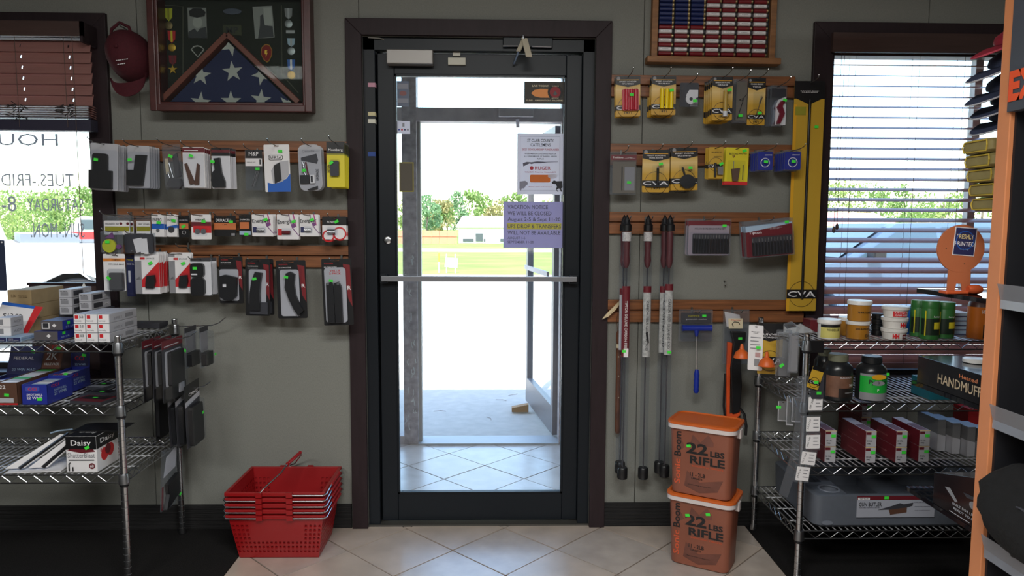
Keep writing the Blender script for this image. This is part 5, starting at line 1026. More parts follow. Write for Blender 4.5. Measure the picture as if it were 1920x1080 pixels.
for k in range(2): B('ammo_carton', 'small plain white carton at the foot of the price sign', -6, 22, SH+.016+.034*(k+1)-.001, SH+.016+.034*k, -.46, .07, LG, (W, [('r', 'grey_print', G, .1, .2, .5, .8)]), (LG, [('t', 'ACP', G, .5, .5, .3, .6)]), group='small white cartons by the price sign')
for k in range(2): B('ammo_carton', 'dark fronted flat carton with pale blue side under the price sign', -14+k*27, 12+k*27, SH+.016, SH, -.49, .10, CY, (NV, [('t', 'CCI', LG, .3, .4, .3, .3), ('t', 'MAXI-MAG', LG, .5, .75, .15, .7)]), (CY, [('r', 'blue_line', BL, .0, .5, 1, .55)]), group='dark fronted flat cartons')
for k in range(2):
    B('ammo_carton', ('lower' if k == 0 else 'upper')+' navy and grey carton beside the white red-logo cartons', 64+k*14, 109+k*10, SH+.036*(k+1)-.001, SH+.036*k, -.47+.02*k, .11, NV, (M('graphite_print', (88, 84, 88)), ([('r', 'bar_label', W, .06, .2, .4, .85), ('r', 'barcode', INK, .1, .25, .36, .75)] if k else [])+[('p', 'white_diamond', W, [(.62, .3), (.72, .5), (.62, .7), (.52, .5)])]), (DB, [('t', '22 LR', CY, .4, .7, .16, .5), ('g', .3, .3, .002, 0)]), group='navy and grey cartons')
for i, (p0, p1, n, y0) in enumerate(((115, 138, 3, -.30), (152, 175, 2, -.28))):
    for k in range(n): B('ammo_carton', 'slim white carton with dark printed side, '+(('bottom', 'middle', 'top')[k] if n == 3 else ('lower', 'upper')[k])+f' of the {"three" if n == 3 else "two"}-high stack', p0, p1, SH+(.075 if n == 3 else .09)+.033*(k+1)-.001, SH+(.075 if n == 3 else .09)+.033*k, y0, .14, LG, (LG, [('r', 'barcode', G, .15, .3, .75, .75), ('t', '40 S&W', INK, .4, .2, .14, .6)]), (LG, [('r', 'dark_print', DK, .1, .2, .55, .8), ('t', 'AMMO', W, .75, .5, .3, .3)]), group='slim white cartons')
B('ammo_carton', 'plain dark carton under the slim white cartons', 113, 180, SH+.089, SH, -.27, .15, DK, group=None)
for r_ in range(3):
    for c_ in range(3):
        B('ammo_carton', f'white carton with red logo, {("lowest", "middle", "topmost")[r_]} of the {("first", "second", "third")[c_]} stack beside the rack post', 140+c_*22.5, 161.5+c_*22.5, SH+.034*(r_+1)-.001, SH+.034*r_, -.50+.004*r_, .20, LG, (W, [('r', 'red_logo', RD, .12, .12, .42, .5), ('t', '30-30' if c_ == 0 else '', INK, .68, .3, .3, .34), ('t', 'hornady', G, .4, .75, .2, .6)] if c_ == 0 else [('r', 'red_logo', RD, .12, .12, .42, .5), ('t', 'hornady', G, .4, .75, .2, .6)]), (LG, [('t', 'SUPER X', G, .3, .6, .3, .3), ('r', 'pale_print', G, .55, .3, .85, .75)]) if c_ == 2 else None, group='white red-logo cartons')
o = B('flat_case', 'flat charcoal case lying at the wall end of the top rack shelf', 232, 300, SH+.022, SH, -.16, .08, DK, cat='case')
# ---- left rack, middle shelf
SH = LS[1]+.002
def opened(name, label, px0, px1, h, Yf, d, mat, lidmat, fr_, rt_, lid, lidh, lean, fill, rz=0.):
    t = B(name, label, px0, px1, SH+h, SH, Yf, d, mat, fr_, rt_, rz=rz, py=740, open_=True)
    wd = at(px1, 740, Yf).x-at(px0, 740, Yf).x
    l = MB().box(-wd/2, wd/2, -.001, .001, 0, lidh).build('display_lid', lidmat, t); l.location = (0, d/2, h-.002); l.rotation_euler = (R(-lean), 0, 0)
    f = MB().box(-wd/2+.004, wd/2-.004, -.0004, 0, -lidh+.003, -.003).build('lid_print', lid[0], l); f.location = (0, -.0012, lidh)
    dress(l, wd, lidh, [], 0); lt = [(('t',)+x) for x in lid[1]]
    for s_, m_, u, v, hh, ww in lid[1]: text(s_, m_, l, ((u-.5)*wd, -.0022, (1-v)*lidh), hh*lidh, ww*wd, bold=.01)
    tagpiece(l, wd*.2, -.0024, lidh*.8, .2)
    for k in range(fill[0]):
        yy = -d/2+.006+(d-.012)*k/fill[0]; MB().box(-wd/2+.004, wd/2-.004, yy, yy+(d-.016)/fill[0], .003, h*fill[1]).build('cartridge_pack', fill[2][k % len(fill[2])], t)
    return t
opened('display_box', 'open navy ammunition display box with its printed lid up', -45, 22, .06, -.42, .17, NV, NV, (NV, [('t', 'FEDERAL', W, .6, .4, .2, .6)]), (NV, []), (NV, [('FEDERAL', W, .45, .42, .1, .6), ('22 WIN MAG', CY, .5, .82, .09, .7)]), .115, 20, (4, .8, (DB, NV, W)))
opened('display_box', 'open brown ammunition display box with white packs and printed lid', -6, 33, .082, -.50, .26, BR, BR, (BR, [('r', 'barcode', LG, .1, .7, .8, .9), ('t', '22', W, .3, .2, .16, .3), ('r', 'red_foot', RD, 0, .93, 1, 1), ('g', .5, .55, .002, .1)]), (BR, [('t', '22 WMR', W, .2, .85, .1, .2)]), (M('lid_brown', (120, 72, 58), .6), [('17', RD, .5, .14, .12, .3), ('2K', W, .45, .5, .3, .6), ('VALUE PACK', W, .5, .82, .1, .8)]), .105, 25, (7, .97, (W, LG, GN, W)))
for k in range(2):
    opened('display_box', ('blue shotshell display box, the front one of two' if k == 0 else 'blue shotshell display box with raised lid behind its twin'), (41, 92)[k], (89, 128)[k], .075, (-.50, -.33)[k], .155, DB, DB, (DB, [('t', 'SHOTSHELL', W, .5, .5, .1, .62), ('t', '22 WMR', W, .5, .66, .13, .62), ('rr', 'notch_panel', M('pale_blue_notch', (70, 84, 170)), .15, .1, .7, .34, .006), ('t', 'CCI', RD, .42, .22, .14, .34), ('g', .7, .72, .002, 0)]), (DB, [('t', 'SHOTSHELL', CY, .5, .4, .12, .5), ('t', '22 WMR', CY, .5, .58, .16, .5), ('t', 'CCI', RD, .3, .16, .14, .3)]), (NV, [('CCI', RD, .45, .4, .3, .5), ('22 WMR', CY, .5, .8, .14, .6)]), (.012, .062)[k], (62, 4)[k], (5, .86, (LG, CY, W)))
for k, (p0, p1, y0, nm, mt, l2) in enumerate(((130, 196, -.50, 'target_pack', MR, 'flat maroon and black pack lying before the blue boxes'), (150, 205, -.40, 'target_pack', DK, 'flat black pack with a green price tag behind the maroon one'), (165, 200, -.27, 'target_pack', G, 'flat grey pack lying at the back of the middle rack shelf'))):
    t = B(nm, l2, p0, p1, SH+.012, SH, y0, .09, DK, top=(mt, [('r', 'black_field', K, .1, .1, .9, .6), ('g', .55, .5, .003, 0)]), rz=-.2, py=745, cat='package'); MB().box(-.08, .06, -.05, .05, .012, .0165).build('clear_cover', CL, t)
# ---- left rack, low shelf
SH = LS[2]+.002
t = B('target_game_box', 'white and black target game box with red discs on the low shelf', 124, 181, SH+.135, SH, -.50, .15, W,
  (W, [('r', 'black_band', K, 0, 0, 1, .36), ('t', 'Daisy', W, .5, .2, .2, .66), ('p', 'red_splash', MR, [(.04, .38), (.2, .34), (.9, .36), (.96, .42), (.5, .46)]), ('t', 'ShatterBlast', G, .5, .52, .14, .9), ('r', 'grey_rule', INK, .08, .64, .92, .67), ('w', 'slingshot_picture', K, [(.1, .95), (.1, .75), (.14, .72)], .002), ('w', 'slingshot_picture', K, [(.22, .95), (.22, .84)], .002), ('e', 'red_seal', MR, .84, .82, .1, .1), ('t', '60', W, .84, .82, .08, .12), ('g', .72, .3, .003, -.5)]),
  (W, [('r', 'black_band', K, 0, 0, 1, .36), ('t', 'Daisy', W, .5, .2, .18, .66), ('e', 'red_disc', RD, .35, .6, .16, .16), ('e', 'red_disc', RD, .62, .55, .16, .16), ('e', 'red_disc', MR, .5, .5, .13, .13), ('t', '60', RD, .25, .44, .1, .2)]), top=(K, [('t', 'Daisy', W, .5, .6, .3, .6)]), py=850)
MB().poly([(-.09, 0), (.07, 0), (.10, .004), (-.05, .004)], -.04, .07).build('open_flap', K, t); [c for c in t.children if c.name.startswith('open_flap')][0].location = (.02, .02, .137)
t = thing('clay_stand', 'white card stand with two black stakes lying on the low shelf', 'target stand', (at(85, 870, -.42).x, -.42, SH), (0, 0, .12))
MB().poly([(-.10, 0), (.09, 0), (.09, .003), (-.10, .003)], -.08, .08).build('base_card', W, t)
for k, (x0, x1) in enumerate(((-.09, .02), (-.01, .07))):
    o = MB().add([(x0-.02, -.06, .012), (x0+.045, -.06, .012), (x1+.05, .05, .10), (x1+.015, .05, .105)], [(0, 1, 2, 3)]).add([(x0-.02, -.058, .010), (x0+.045, -.058, .010), (x1+.05, .052, .098), (x1+.015, .052, .103)], [(3, 2, 1, 0)]).build('white_wing', W, t)
    bar3(Vector((x0+.03, -.062, .012)), Vector((x1+.045, .05, .108)), .012, .008).build('black_stake', K, t)
MB().tube([(0, .05, .11), (.03, .052, .118), (.08, .05, .122)], .003, 6).build('wire_link', CY, t)
# ---- packs hung on the side of the left rack (they face +X)
def PX(name, label, X, px0, px1, py0, py1, spec, base, group=None, Lx=.0, lean=0.):
    a = atx(px0, (py0+py1)/2, X); b = atx(px1, (py0+py1)/2, X); wd = abs(b.y-a.y); za = atx((px0+px1)/2, py0, X).z; zb2 = atx((px0+px1)/2, py1, X).z; h = za-zb2
    t = thing(name, label, 'package', (X, (a.y+b.y)/2, za), (0, lean, PI/2), group)
    MB().poly(rrect(-wd/2, wd/2, -h, 0, .005), -.0012, 0).build('card', base, t); dress(t, wd, h, spec, -.0014); return t
for k, (X, p0, p1, lb) in enumerate(((-1.235, 267, 302, 'innermost maroon-headed magazine pack on the rack side hook'), (-1.195, 286, 322, 'middle maroon-headed magazine pack on the rack side hook'), (-1.15, 304, 343, 'outermost maroon-headed magazine pack on the rack side hook'))):
    PX('magazine_pack', lb, X, p0, p1, 634, 748, [('r', 'maroon_header', MR, 0, 0, 1, .13), ('r', 'white_line', LG, .1, .09, .8, .105), ('rr', 'white_back', LG, .12, .18, .9, .76, .008), ('rr', 'black_magazine', K, .22, .2, .88, .76, .01, .014), ('r', 'dark_foot', K, 0, .78, 1, 1), ('b', .08, .15, .96, .98, .022)]+([('r', 'white_label', LG, .72, .78, .98, .94, .003), ('g', .78, .24, .024, .6)] if k == 2 else []), DK, 'magazine packs on the rack side hook')
hx = thing('display_hook', 'steel hook on the rack side carrying maroon-headed packs', 'hook', (LX, -.36, LS[0]-.01), group='side hooks of the wire racks'); MB().tube([(0, 0, 0), (.16, 0, .004), (.19, 0, .012), (.215, 0, .03)], .0022, 6).build('peg', SV, hx, True); MB().box(-.006, .004, -.02, .02, -.03, .01).build('clip_plate', HK, hx)
for k, (X, p0, p1, lb) in enumerate(((-1.16, 346, 368, 'inner small black pack on the back hook of the rack side'), (-1.10, 374, 390, 'outer small black pack on the back hook of the rack side'))):
    PX('magazine_pack', lb, X, p0, p1, 612, 688, [('rr', 'grey_back', G, .1, .1, .9, .6, .006), ('r', 'dark_header', DK, 0, 0, 1, .12), ('rr', 'black_part', K, .1, .62, .95, .96, .006, .02), ('b', .04, .1, .98, .98, .026)]+([('g', .9, .72, .03, 0)] if k else []), BAG, 'small packs on the back hook')
hx = thing('display_hook', 'long steel hook on the rack side carrying small black packs', 'hook', (LX, -.10, LS[0]+.0), group='side hooks of the wire racks'); MB().tube([(0, 0, 0), (.17, 0, .006), (.2, 0, .016), (.23, 0, .04)], .0022, 6).build('peg', SV, hx, True); MB().box(-.006, .004, -.02, .02, -.03, .01).build('clip_plate', HK, hx)
for k, (X, p0, p1, lb) in enumerate(((-1.20, 314, 336, 'inner long grey-topped pack below the rack side hooks'), (-1.165, 328, 350, 'middle long grey-topped pack below the rack side hooks'), (-1.13, 346, 374, 'outer long grey-topped pack below the rack side hooks'))):
    PX('magazine_pack', lb, X, p0, p1, 716, 836, [('p', 'black_header', K, [(0, 0), (1, .0), (1, .2), (0, .26)]), ('p', 'grey_band', LG, [(0, .26), (1, .2), (1, .28), (0, .34)]), ('rr', 'dark_magazine', K, .15, .36, .92, .98, .012, .016), ('b', .06, .3, .97, .99, .022)]+([('t', 'CMMG', W, .55, .17, .05, .6), ('g', .72, .52, .026, 0)] if k == 2 else []), DK, 'long packs below the side hooks', lean=-.05)
hx = thing('display_hook', 'lower steel hook on the rack side carrying long packs', 'hook', (LX, -.24, LS[1]+.0), group='side hooks of the wire racks'); MB().tube([(0, 0, 0), (.16, 0, .004), (.19, 0, .012), (.215, 0, .03)], .0022, 6).build('peg', SV, hx, True); MB().box(-.006, .004, -.02, .02, -.03, .01).build('clip_plate', HK, hx)
PX('magazine_pack', 'dark pack half hidden behind the long grey-topped packs', -1.235, 290, 314, 706, 822, [('rr', 'dark_insert', K, .05, .05, .95, .95, .01, .012)], K)
PX('trigger_pack', 'slanted clear pack with a black part hanging under the low shelf', -1.2, 304, 334, 838, 950, [('p', 'grey_insert', LG, [(.3, .14), (.95, .02), (.9, .36), (.15, .46)]), ('p', 'black_part', K, [(.2, .58), (.9, .46), (.95, .8), (.5, .92), (.15, .98), (.3, .75)], .016), ('r', 'maroon_edge', MR, .05, .6, .15, .98), ('b', .02, .02, .98, .98, .022), ('g', .85, .82, .024, -.3)], BAG, lean=.12)

# ================================================================== red baskets
RB = M('red_basket_plastic', (146, 18, 22), .35); 
def perf(m, P0, P1, P2, P3, nc, nr, solid, t=.002, hole=.52):
    """a wall between four corners (bottom-left, bottom-right, top-right, top-left) with square holes; solid(c, r) -> no hole"""
    P0, P1, P2, P3 = map(Vector, (P0, P1, P2, P3)); nn = (P1-P0).cross(P3-P0).normalized()*t
    def pt(u, v): return (P0*(1-u)+P1*u)*(1-v)+(P3*(1-u)+P2*u)*v
    def quad(u0, v0, u1, v1):
        c = [pt(u0, v0), pt(u1, v0), pt(u1, v1), pt(u0, v1)]; d = [p-nn for p in c]
        m.add(c+d, [(0, 1, 2, 3), (7, 6, 5, 4), (0, 4, 5, 1), (1, 5, 6, 2), (2, 6, 7, 3), (3, 7, 4, 0)])
    for r_ in range(nr):
        v0, v1 = r_/nr, (r_+1)/nr; hv = (v1-v0)*(1-hole)/2
        holes = [c for c in range(nc) if not solid(c, r_)]
        if not holes: quad(0, v0, 1, v1); continue
        quad(0, v0, 1, v0+hv); quad(0, v1-hv, 1, v1); u = 0
        for c in holes:
            a_ = (c+.5-hole/2)/nc; b_ = (c+.5+hole/2)/nc
            quad(u, v0+hv, a_, v1-hv); u = b_
        quad(u, v0+hv, 1, v1-hv)
W0, D0, W1, D1, BH = .160, .112, .188, .148, .19
m = MB()
sol = lambda c, r_: (r_ == 0 or r_ >= 8) or (4 <= r_ <= 7 and 4 <= c <= 15)
perf(m, (-W0, -D0, 0), (W0, -D0, 0), (W1, -D1, BH), (-W1, -D1, BH), 20, 10, sol); perf(m, (W0, D0, 0), (-W0, D0, 0), (-W1, D1, BH), (W1, D1, BH), 20, 10, sol)
sol2 = lambda c, r_: r_ == 0 or r_ >= 8
perf(m, (W0, -D0, 0), (W0, D0, 0), (W1, D1, BH), (W1, -D1, BH), 14, 10, sol2); perf(m, (-W0, D0, 0), (-W0, -D0, 0), (-W1, -D1, BH), (-W1, D1, BH), 14, 10, sol2)
m.box(-W0, W0, -D0, D0, 0, .003)
bk0 = thing('shopping_basket', 'red plastic shopping basket, lowest of the nested stack by the door', 'basket', (-.795, -.182, .003), (0, 0, R(-.5)), 'nested red shopping baskets')
m.build('body', RB, bk0)
rm = MB(); rp = [(-W1, -D1), (W1, -D1), (W1, D1), (-W1, D1)]
rm.loft([[(x*s_, y*s_, z) for x, y in rp] for s_, z in ((1.0, BH-.014), (1.05, BH-.014), (1.05, BH+.002), (.985, BH+.002), (.985, BH-.014))], cap=False)
rm.build('rim', RB, bk0, bevel=.002)
def handle(sx, up):
    px = .06*sx; y = D1*1.05+.004; X = W1*1.05+.006
    if up: pts = [(px, -y, BH-.004), (px+.02, -y, BH+.02), (px+.07, -y*.6, BH+.062), (px+.085, -y*.4, BH+.085), (px+.11, y*.3, BH+.10), (px+.10, y*.6, BH+.075), (px+.05, y, BH+.012), (px, y, BH-.004)]
    else: pts = [(px, -y, BH-.008), (px+.02*sx, -y, BH-.008), (sx*(X-.012), -y, BH-.008), (sx*X, -y+.012, BH-.006), (sx*(X+.002), -y*.45, BH+.004), (sx*(X+.002), y*.45, BH+.004), (sx*X, y-.012, BH-.006), (sx*(X-.012), y, BH-.008), (px+.02*sx, y, BH-.008), (px, y, BH-.008)]
    h_ = MB().tube(pts, .003, 8).build('wire_handle', SV, bk0, True)
    i = 4 if not up else 3
    MB().tube([Vector(pts[i]).lerp(Vector(pts[i+1]), .02), Vector(pts[i]).lerp(Vector(pts[i+1]), .98)], .0075, 10).build('grip', RB, h_, True)
    for s_ in (-1, 1): MB().box(px-.012, px+.012, s_*y-.006, s_*y+.006, BH-.016, BH+.004).build('pivot_lug', RB, h_)
    return h_
hl_ = handle(-1, False); hr_ = handle(1, False)
prev = bk0
for k, nm in enumerate(('second from the bottom', 'third from the bottom', 'fourth from the bottom')):
    c = copy_tree(bk0); c['label'] = f'red plastic shopping basket, {nm} of the nested stack'; c.location = (-.795, -.182, .003+.0235*(k+1))
for o in (hl_,):
    pass
c = copy_tree(bk0); c['label'] = 'red plastic shopping basket with raised handle, topmost of the nested stack'; c.location = (-.795, -.182, .003+.0235*4)
for ch in list(c.children):
    if ch.name.startswith('wire_handle') and ch.data == hl_.data:
        for g in list(ch.children): bpy.data.objects.remove(g)
        bpy.data.objects.remove(ch)
_sv = bk0; bk0 = c; handle(-1, True); bk0 = _sv

# ================================================================== orange-lidded tubs
TUB = M('peach_tub_wall', (150, 90, 70), .4, noise=.16, scale=5, trans=.15); TUBD = M('dark_contents', (112, 68, 56), .6, noise=.3, scale=12); LID = M('orange_lid', (200, 94, 32), .4); RIMW = M('milky_rim', (214, 204, 202), .4)
def tub(label, loc, rz, H=.268, tags=((-.03, .2),)):
    t = thing('target_tub', label, 'tub', loc, (0, 0, rz), 'stacked orange-lidded tubs')
    def rg(w_, d_, z, r_=.03): return [(x, y, z) for x, y in rrect(-w_, w_, -d_, d_, r_, 5)]
    MB().loft([rg(.108, .068, 0), rg(.115, .075, .006), rg(.124, .083, H)]).build('tub_body', TUB, t, True)
    MB().loft([rg(.128, .087, H-.004, .034), rg(.134, .093, H-.002, .036), rg(.134, .093, H+.014, .036), rg(.128, .087, H+.014, .034)]).build('tub_rim', RIMW, t, True)
    MB().loft([rg(.133, .092, H+.013, .036), rg(.136, .095, H+.016, .038), rg(.135, .094, H+.024, .037), rg(.124, .083, H+.027, .032), rg(.120, .079, H+.022, .030)]).build('lid', LID, t, True)
    MB().box(.12, .139, -.016, .016, H-.03, H+.006).build('latch', RIMW, t, bevel=.003)
    sl = math.atan2(.008, H)
    f = MB().box(-.0001, .0001, -.0001, 0, -.0001, .0001).build('front_print', TUB, t); f.location = (0, -.0752, .006); f.rotation_euler = (sl, 0, 0)
    for s_, m_, x, z, h_, w_, r_ in (('22', K, -.012, H*.70, .045, .084, 0), ('LBS', K, .066, H*.655, .023, .055, 0), ('RIFLE', K, .028, H*.53, .032, .135, 0), ('Boom', K, -.088, H*.74, .028, .10, -PI/2), ('Sonic', M('tub_orange_ink', (206, 88, 54), .6), -.088, H*.32, .024, .10, -PI/2), ('EXPLODING TARGETS', M('tub_orange_ink'), .03, H*.44, .006, .12, 0), ('11 - 2LB', K, -.008, H*.31, .016, .06, 0), ('TARGETS', K, -.012, H*.25, .008, .045, 0), ('Exploding target kit', K, .0, H*.15, .004, .09, 0)):
        text(s_, m_, f, (x, -.0012, z), h_, w_, (0, r_, 0), bold=.035 if s_ in ('22', 'RIFLE', 'LBS') else .02)
    MB().poly([(-.09, H*.93), (-.06, H*.7), (-.085, H*.62), (-.09, H*.5)], -.0008, 0).build('burst_print', TUBD, f); MB().poly([(-.03, H*.9), (0, H*.8), (.03, H*.93), (.05, H*.82), (.05, H*.76), (-.04, H*.76)], -.0008, 0).build('burst_print', TUBD, f)
    MB().poly([(-.05, H*.35), (.0, H*.2), (.09, H*.28), (.07, H*.1), (0, H*.04), (-.06, H*.12)], -.0007, 0).build('burst_print', TUBD, f)
    for x, z in tags: tagpiece(f, x, -.0014, z, -.2)
    return t
tc = Vector((.915, -.345)); rzt = R(-31)
tub('lower orange-lidded peach tub standing on the tile floor', (tc.x, tc.y, .0), rzt, tags=((-.045, .205), (.035, .225)))
tub('upper orange-lidded peach tub stacked on the other tub', (tc.x-.004, tc.y-.004, .2915), rzt, tags=((-.045, .195),))
# ================================================================== right rack
def jar(name, label, px0, px1, zb, zt_, Yc, prof, parts, cat='jar', group=None, py=620, rz=0.):
    """turned container; prof/parts give radii as fractions of the half width and heights as fractions of the height"""
    a = at(px0, py, Yc); b = at(px1, py, Yc); r = (b.x-a.x)/2; h = zt_-zb
    t = thing(name, label, cat, ((a.x+b.x)/2, Yc, zb), (0, 0, rz), group)
    for nm, mt, pr in parts: MB().lathe([(r*x, h*z) for x, z in pr], 28).build(nm, mt, t, True)
    t['_r'] = r; t['_h'] = h
    return t, r, h
def wrap(t, r, z0, z1, mat, name='label_wrap', a0=-160, a1=-20):
    arc = [R(a0+(a1-a0)*k/14) for k in range(15)]
    return MB().loft([[(q*math.cos(a), q*math.sin(a), z) for a in arc] for q, z in ((r+.0002, z0), (r+.0007, z0), (r+.0007, z1), (r+.0002, z1))], cap=False).build(name, mat, t, True)
def curved(t, s, mat, r, z, h, w, ang=-90, bold=.02):
    o = text(s, mat, t, (0, 0, 0), h, w, bold=bold); me = o.data
    for v in me.vertices:
        a = R(ang)+v.co.x/r; v.co = (r*math.cos(a), r*math.sin(a), v.co.z+z)
    return o
S1 = RS[0]+.002
zof = lambda px, py, Y_: at(px, py, Y_).z
JW = M('white_jar_plastic', (226, 224, 220), .35); AMB = M('amber_jar', (178, 122, 42), .3, trans=.12)
LIDP = [('lid', JW, [(1.0, .80), (1.04, .81), (1.04, .97), (1.0, 1.0)])]
t, r, h = jar('lube_jar', 'white plastic jar with a yellow label and white lid', 1534, 1574, S1, zof(1555, 598, -.46), -.46, None, [('jar_body', JW, [(.9, 0), (.96, .03), (.96, .8)])]+LIDP)
wrap(t, r*.965, h*.08, h*.74, M('straw_label', (206, 196, 110), .5)); curved(t, 'WONDER LUBE', K, r*.99, h*.5, h*.13, r*1.2); wrap(t, r*.968, h*.62, h*.76, K, 'dark_label_band')
zt2 = zof(1600, 600, -.44)
t, r, h = jar('amber_jar', 'amber jar standing behind the two stacked amber jars', 1573, 1606, S1, zof(1590, 594, -.38), -.38, None, [('jar_body', AMB, [(.92, 0), (.98, .03), (.98, .8)])]+LIDP); curved(t, 'CVA', K, r, h*.25, h*.12, r*.7)
t, r, h = jar('amber_jar', 'lower amber jar of the stacked pair', 1588, 1628, S1, zof(1608, 601, -.46), -.46, None, [('jar_body', AMB, [(.9, 0), (.97, .03), (.97, .8)])]+LIDP, group='stacked amber jars'); curved(t, 'BARREL BLASTER WIPES', K, r, h*.6, h*.08, r*1.3); curved(t, 'CVA', K, r, h*.22, h*.16, r*.7, -60)
t, r, h2 = jar('amber_jar', 'upper amber jar of the stacked pair', 1589, 1630, S1+h+.0005, zof(1610, 563, -.46), -.46, None, [('jar_body', AMB, [(.9, 0), (.97, .03), (.97, .8)])]+LIDP, group='stacked amber jars'); curved(t, '70 PATCHES', K, r, h2*.45, h2*.1, r*1.2)
B('lube_carton', 'small maroon carton behind the yellow-labelled jar', 1518, 1536, zof(1527, 600, -.3), S1, -.3, .07, MR)
zz_ = S1
for k, nm in enumerate(('lowest', 'second', 'third', 'top')):
    h = .0215; a = at(1637, 600, -.38)
    t = thing('black_tin', f'round black tin, {nm} of the four-high stack behind the tubs', 'tin', (at(1646, 600, -.38).x, -.38, zz_), group='stacked black tins')
    MB().lathe([(.021, 0), (.0225, .002), (.0225, .011), (.0235, .012), (.0235, .0195), (.021, .021)], 20).build('tin', K, t, True); MB().lathe([(.012, .0), (.018, .0006)], 20, T(0, 0, .0208)).build('lid_ring', G, t); zz_ += h
zz_ = S1; H3 = (zof(1677, 573, -.47)-S1)/3
for k, (nm, rows_) in enumerate((('lowest', ('H', 'UNIQUE')), ('middle', ('H',)), ('topmost', ('UNIQUE\nCASE LUBE',)))):
    p0, p1 = (1655, 1699) if k < 2 else (1655, 1700)
    t, r, h = jar('lube_tub', f'{nm} white tub with red label of the three stacked tubs', p0-1, p1, zz_, zz_+H3-.0006, -.47, None, [('tub_body', JW, [(.8, 0), (.84, .02), (.95, .7)]), ('lid', JW, [(.97, .68), (1.02, .7), (1.02, .96), (.97, 1.0)])], 'tub', 'stacked white lube tubs')
    if k == 2: wrap(t, r*.93, h*.12, h*.6, RD, 'red_label', -130, -60); curved(t, 'UNIQUE', W, r*.965, h*.46, h*.14, r*1.0); curved(t, 'CASE LUBE', W, r*.965, h*.26, h*.14, r*1.0)
    if k == 1: curved(t, 'HH', RD, r*.93, h*.36, h*.42, r*.55, -75, .09)
    if k == 0: curved(t, 'HH', RD, r*.93, h*.36, h*.42, r*.5, -110, .09); wrap(t, r*.9, h*.12, h*.6, MR, 'red_label', -78, -45); curved(t, 'CASE', W, r*.935, h*.3, h*.16, r*.5, -62)
    zz_ += H3
B('blue_carton', 'thin blue carton standing behind the three white tubs', 1690, 1705, zof(1697, 575, -.36), S1, -.36, .05, BL)
for k, (p0, p1, pt_, yc, lb) in enumerate(((1707, 1733, 563, -.40, 'green spray can standing behind its two neighbours'), (1726, 1758, 564, -.47, 'green spray can nearest the white tubs'), (1752, 1786, 566, -.44, 'green spray can beside the stack of clear cases'))):
    t, r, h = jar('spray_can', lb, p0, p1, S1, zof(1740, pt_, yc), yc, None, [('can_body', DG, [(.94, 0), (1, .01), (1, .80), (.985, .81)]), ('cap', DG, [(.985, .805), (.99, .81), (.99, .99), (.96, 1.0)])], 'spray can', 'green spray cans')
    MB().lathe([(r*.6, h*1.0), (r*.9, h*1.001), (r*.9, h*1.006), (r*.6, h*1.006)], 24).build('cap_top', M('pale_green_cap', (150, 180, 140), .5), t)
    wrap(t, r, h*.12, h*.55, M('black_green_label', (22, 40, 26), .45), 'dark_label', -175, -5); wrap(t, r*1.004, h*.28, h*.46, YB, 'yellow_label', -95, -30); curved(t, 'Rem Oil', K, r*1.02, h*.37, h*.07, r*.7, -60); curved(t, 'Remington', W, r*1.01, h*.6, h*.05, r*1.0, -70)
    MB().box(-.002, .002, -r-.002, -r+.001, h*.1, h*.75).build('straw', YB, t); [c_ for c_ in t.children if c_.name.startswith('straw')][0].rotation_euler = (0, 0, R(-55))
for k, nm in enumerate(('bottom', 'second', 'third', 'fourth', 'top')): B('clear_case', f'{nm} flat clear-and-blue case of the stack behind the spray cans', 1785, 1822, S1+.0175*(k+1)-.001, S1+.0175*k, -.38, .12, M('clear_case_blue', (150, 166, 196), .3), (CY, [('r', 'navy_line', NV, .02, .7, .98, .9)]), top=(W, []), cat='case', group='flat clear-and-blue cases', py=610)
t, r, h = jar('powder_bottle', 'orange powder bottle with white cap at the end of the top shelf', 1815, 1852, S1, zof(1834, 549, -.45), -.45, None, [('bottle_body', M('orange_bottle', (206, 112, 34), .4), [(.95, 0), (1, .02), (1, .70)]), ('shoulder', M('brown_bottle_shoulder', (74, 40, 32), .4), [(1, .70), (.92, .78), (.62, .86), (.6, .88)]), ('cap', JW, [(.62, .88), (.66, .89), (.66, .99), (.6, 1.0)])], 'bottle')
wrap(t, r, h*.02, h*.32, K, 'black_label', -100, 0); curved(t, 'HODGDON', W, r*1.01, h*.6, h*.08, r*1.2, -75); curved(t, 'TRIPLE', W, r*1.01, h*.22, h*.06, r*.8, -60)
B('ammo_plate', 'black price rail plate clipped to the top shelf corner', 1511, 1545, S1+.003, S1-.042, -.535, .012, K, cat='price rail', py=645)
# ---- bottles on the second shelf
S2 = RS[1]+.002; BB = M('black_bottle_plastic', (30, 32, 34), .28)
bot = lambda cap: [('bottle_body', BB, [(.92, 0), (1, .03), (1, .66), (.94, .74), (.70, .82), (.62, .84)]), ('cap', cap, [(.62, .84), (.66, .85), (.66, .98), (.6, 1.0)])]
OLC = M('olive_cap', (110, 112, 92), .5)
jar('powder_bottle', 'black powder bottle with olive cap standing behind its neighbour', 1527, 1562, S2, zof(1545, 653, -.36), -.36, None, bot(OLC), 'bottle', py=700)
t, r, h = jar('powder_bottle', 'black powder bottle with a brown pictured label', 1543, 1596, S2, zof(1570, 663, -.46), -.46, None, bot(OLC), 'bottle', py=720)
wrap(t, r, h*.1, h*.56, M('brown_label', (120, 84, 66), .5, noise=.35, scale=18)); wrap(t, r*1.002, h*.1, h*.3, M('black_label', (34, 26, 24), .5), 'dark_label', -110, -20); curved(t, 'THE B', W, r*1.02, h*.36, h*.05, r*.5, -55); curved(t, 'BLACKHORN', LG, r*1.02, h*.53, h*.035, r*.9, -80); curved(t, 'smokeless muzzleloading', LG, r*1.02, h*.2, h*.025, r*.9, -60)
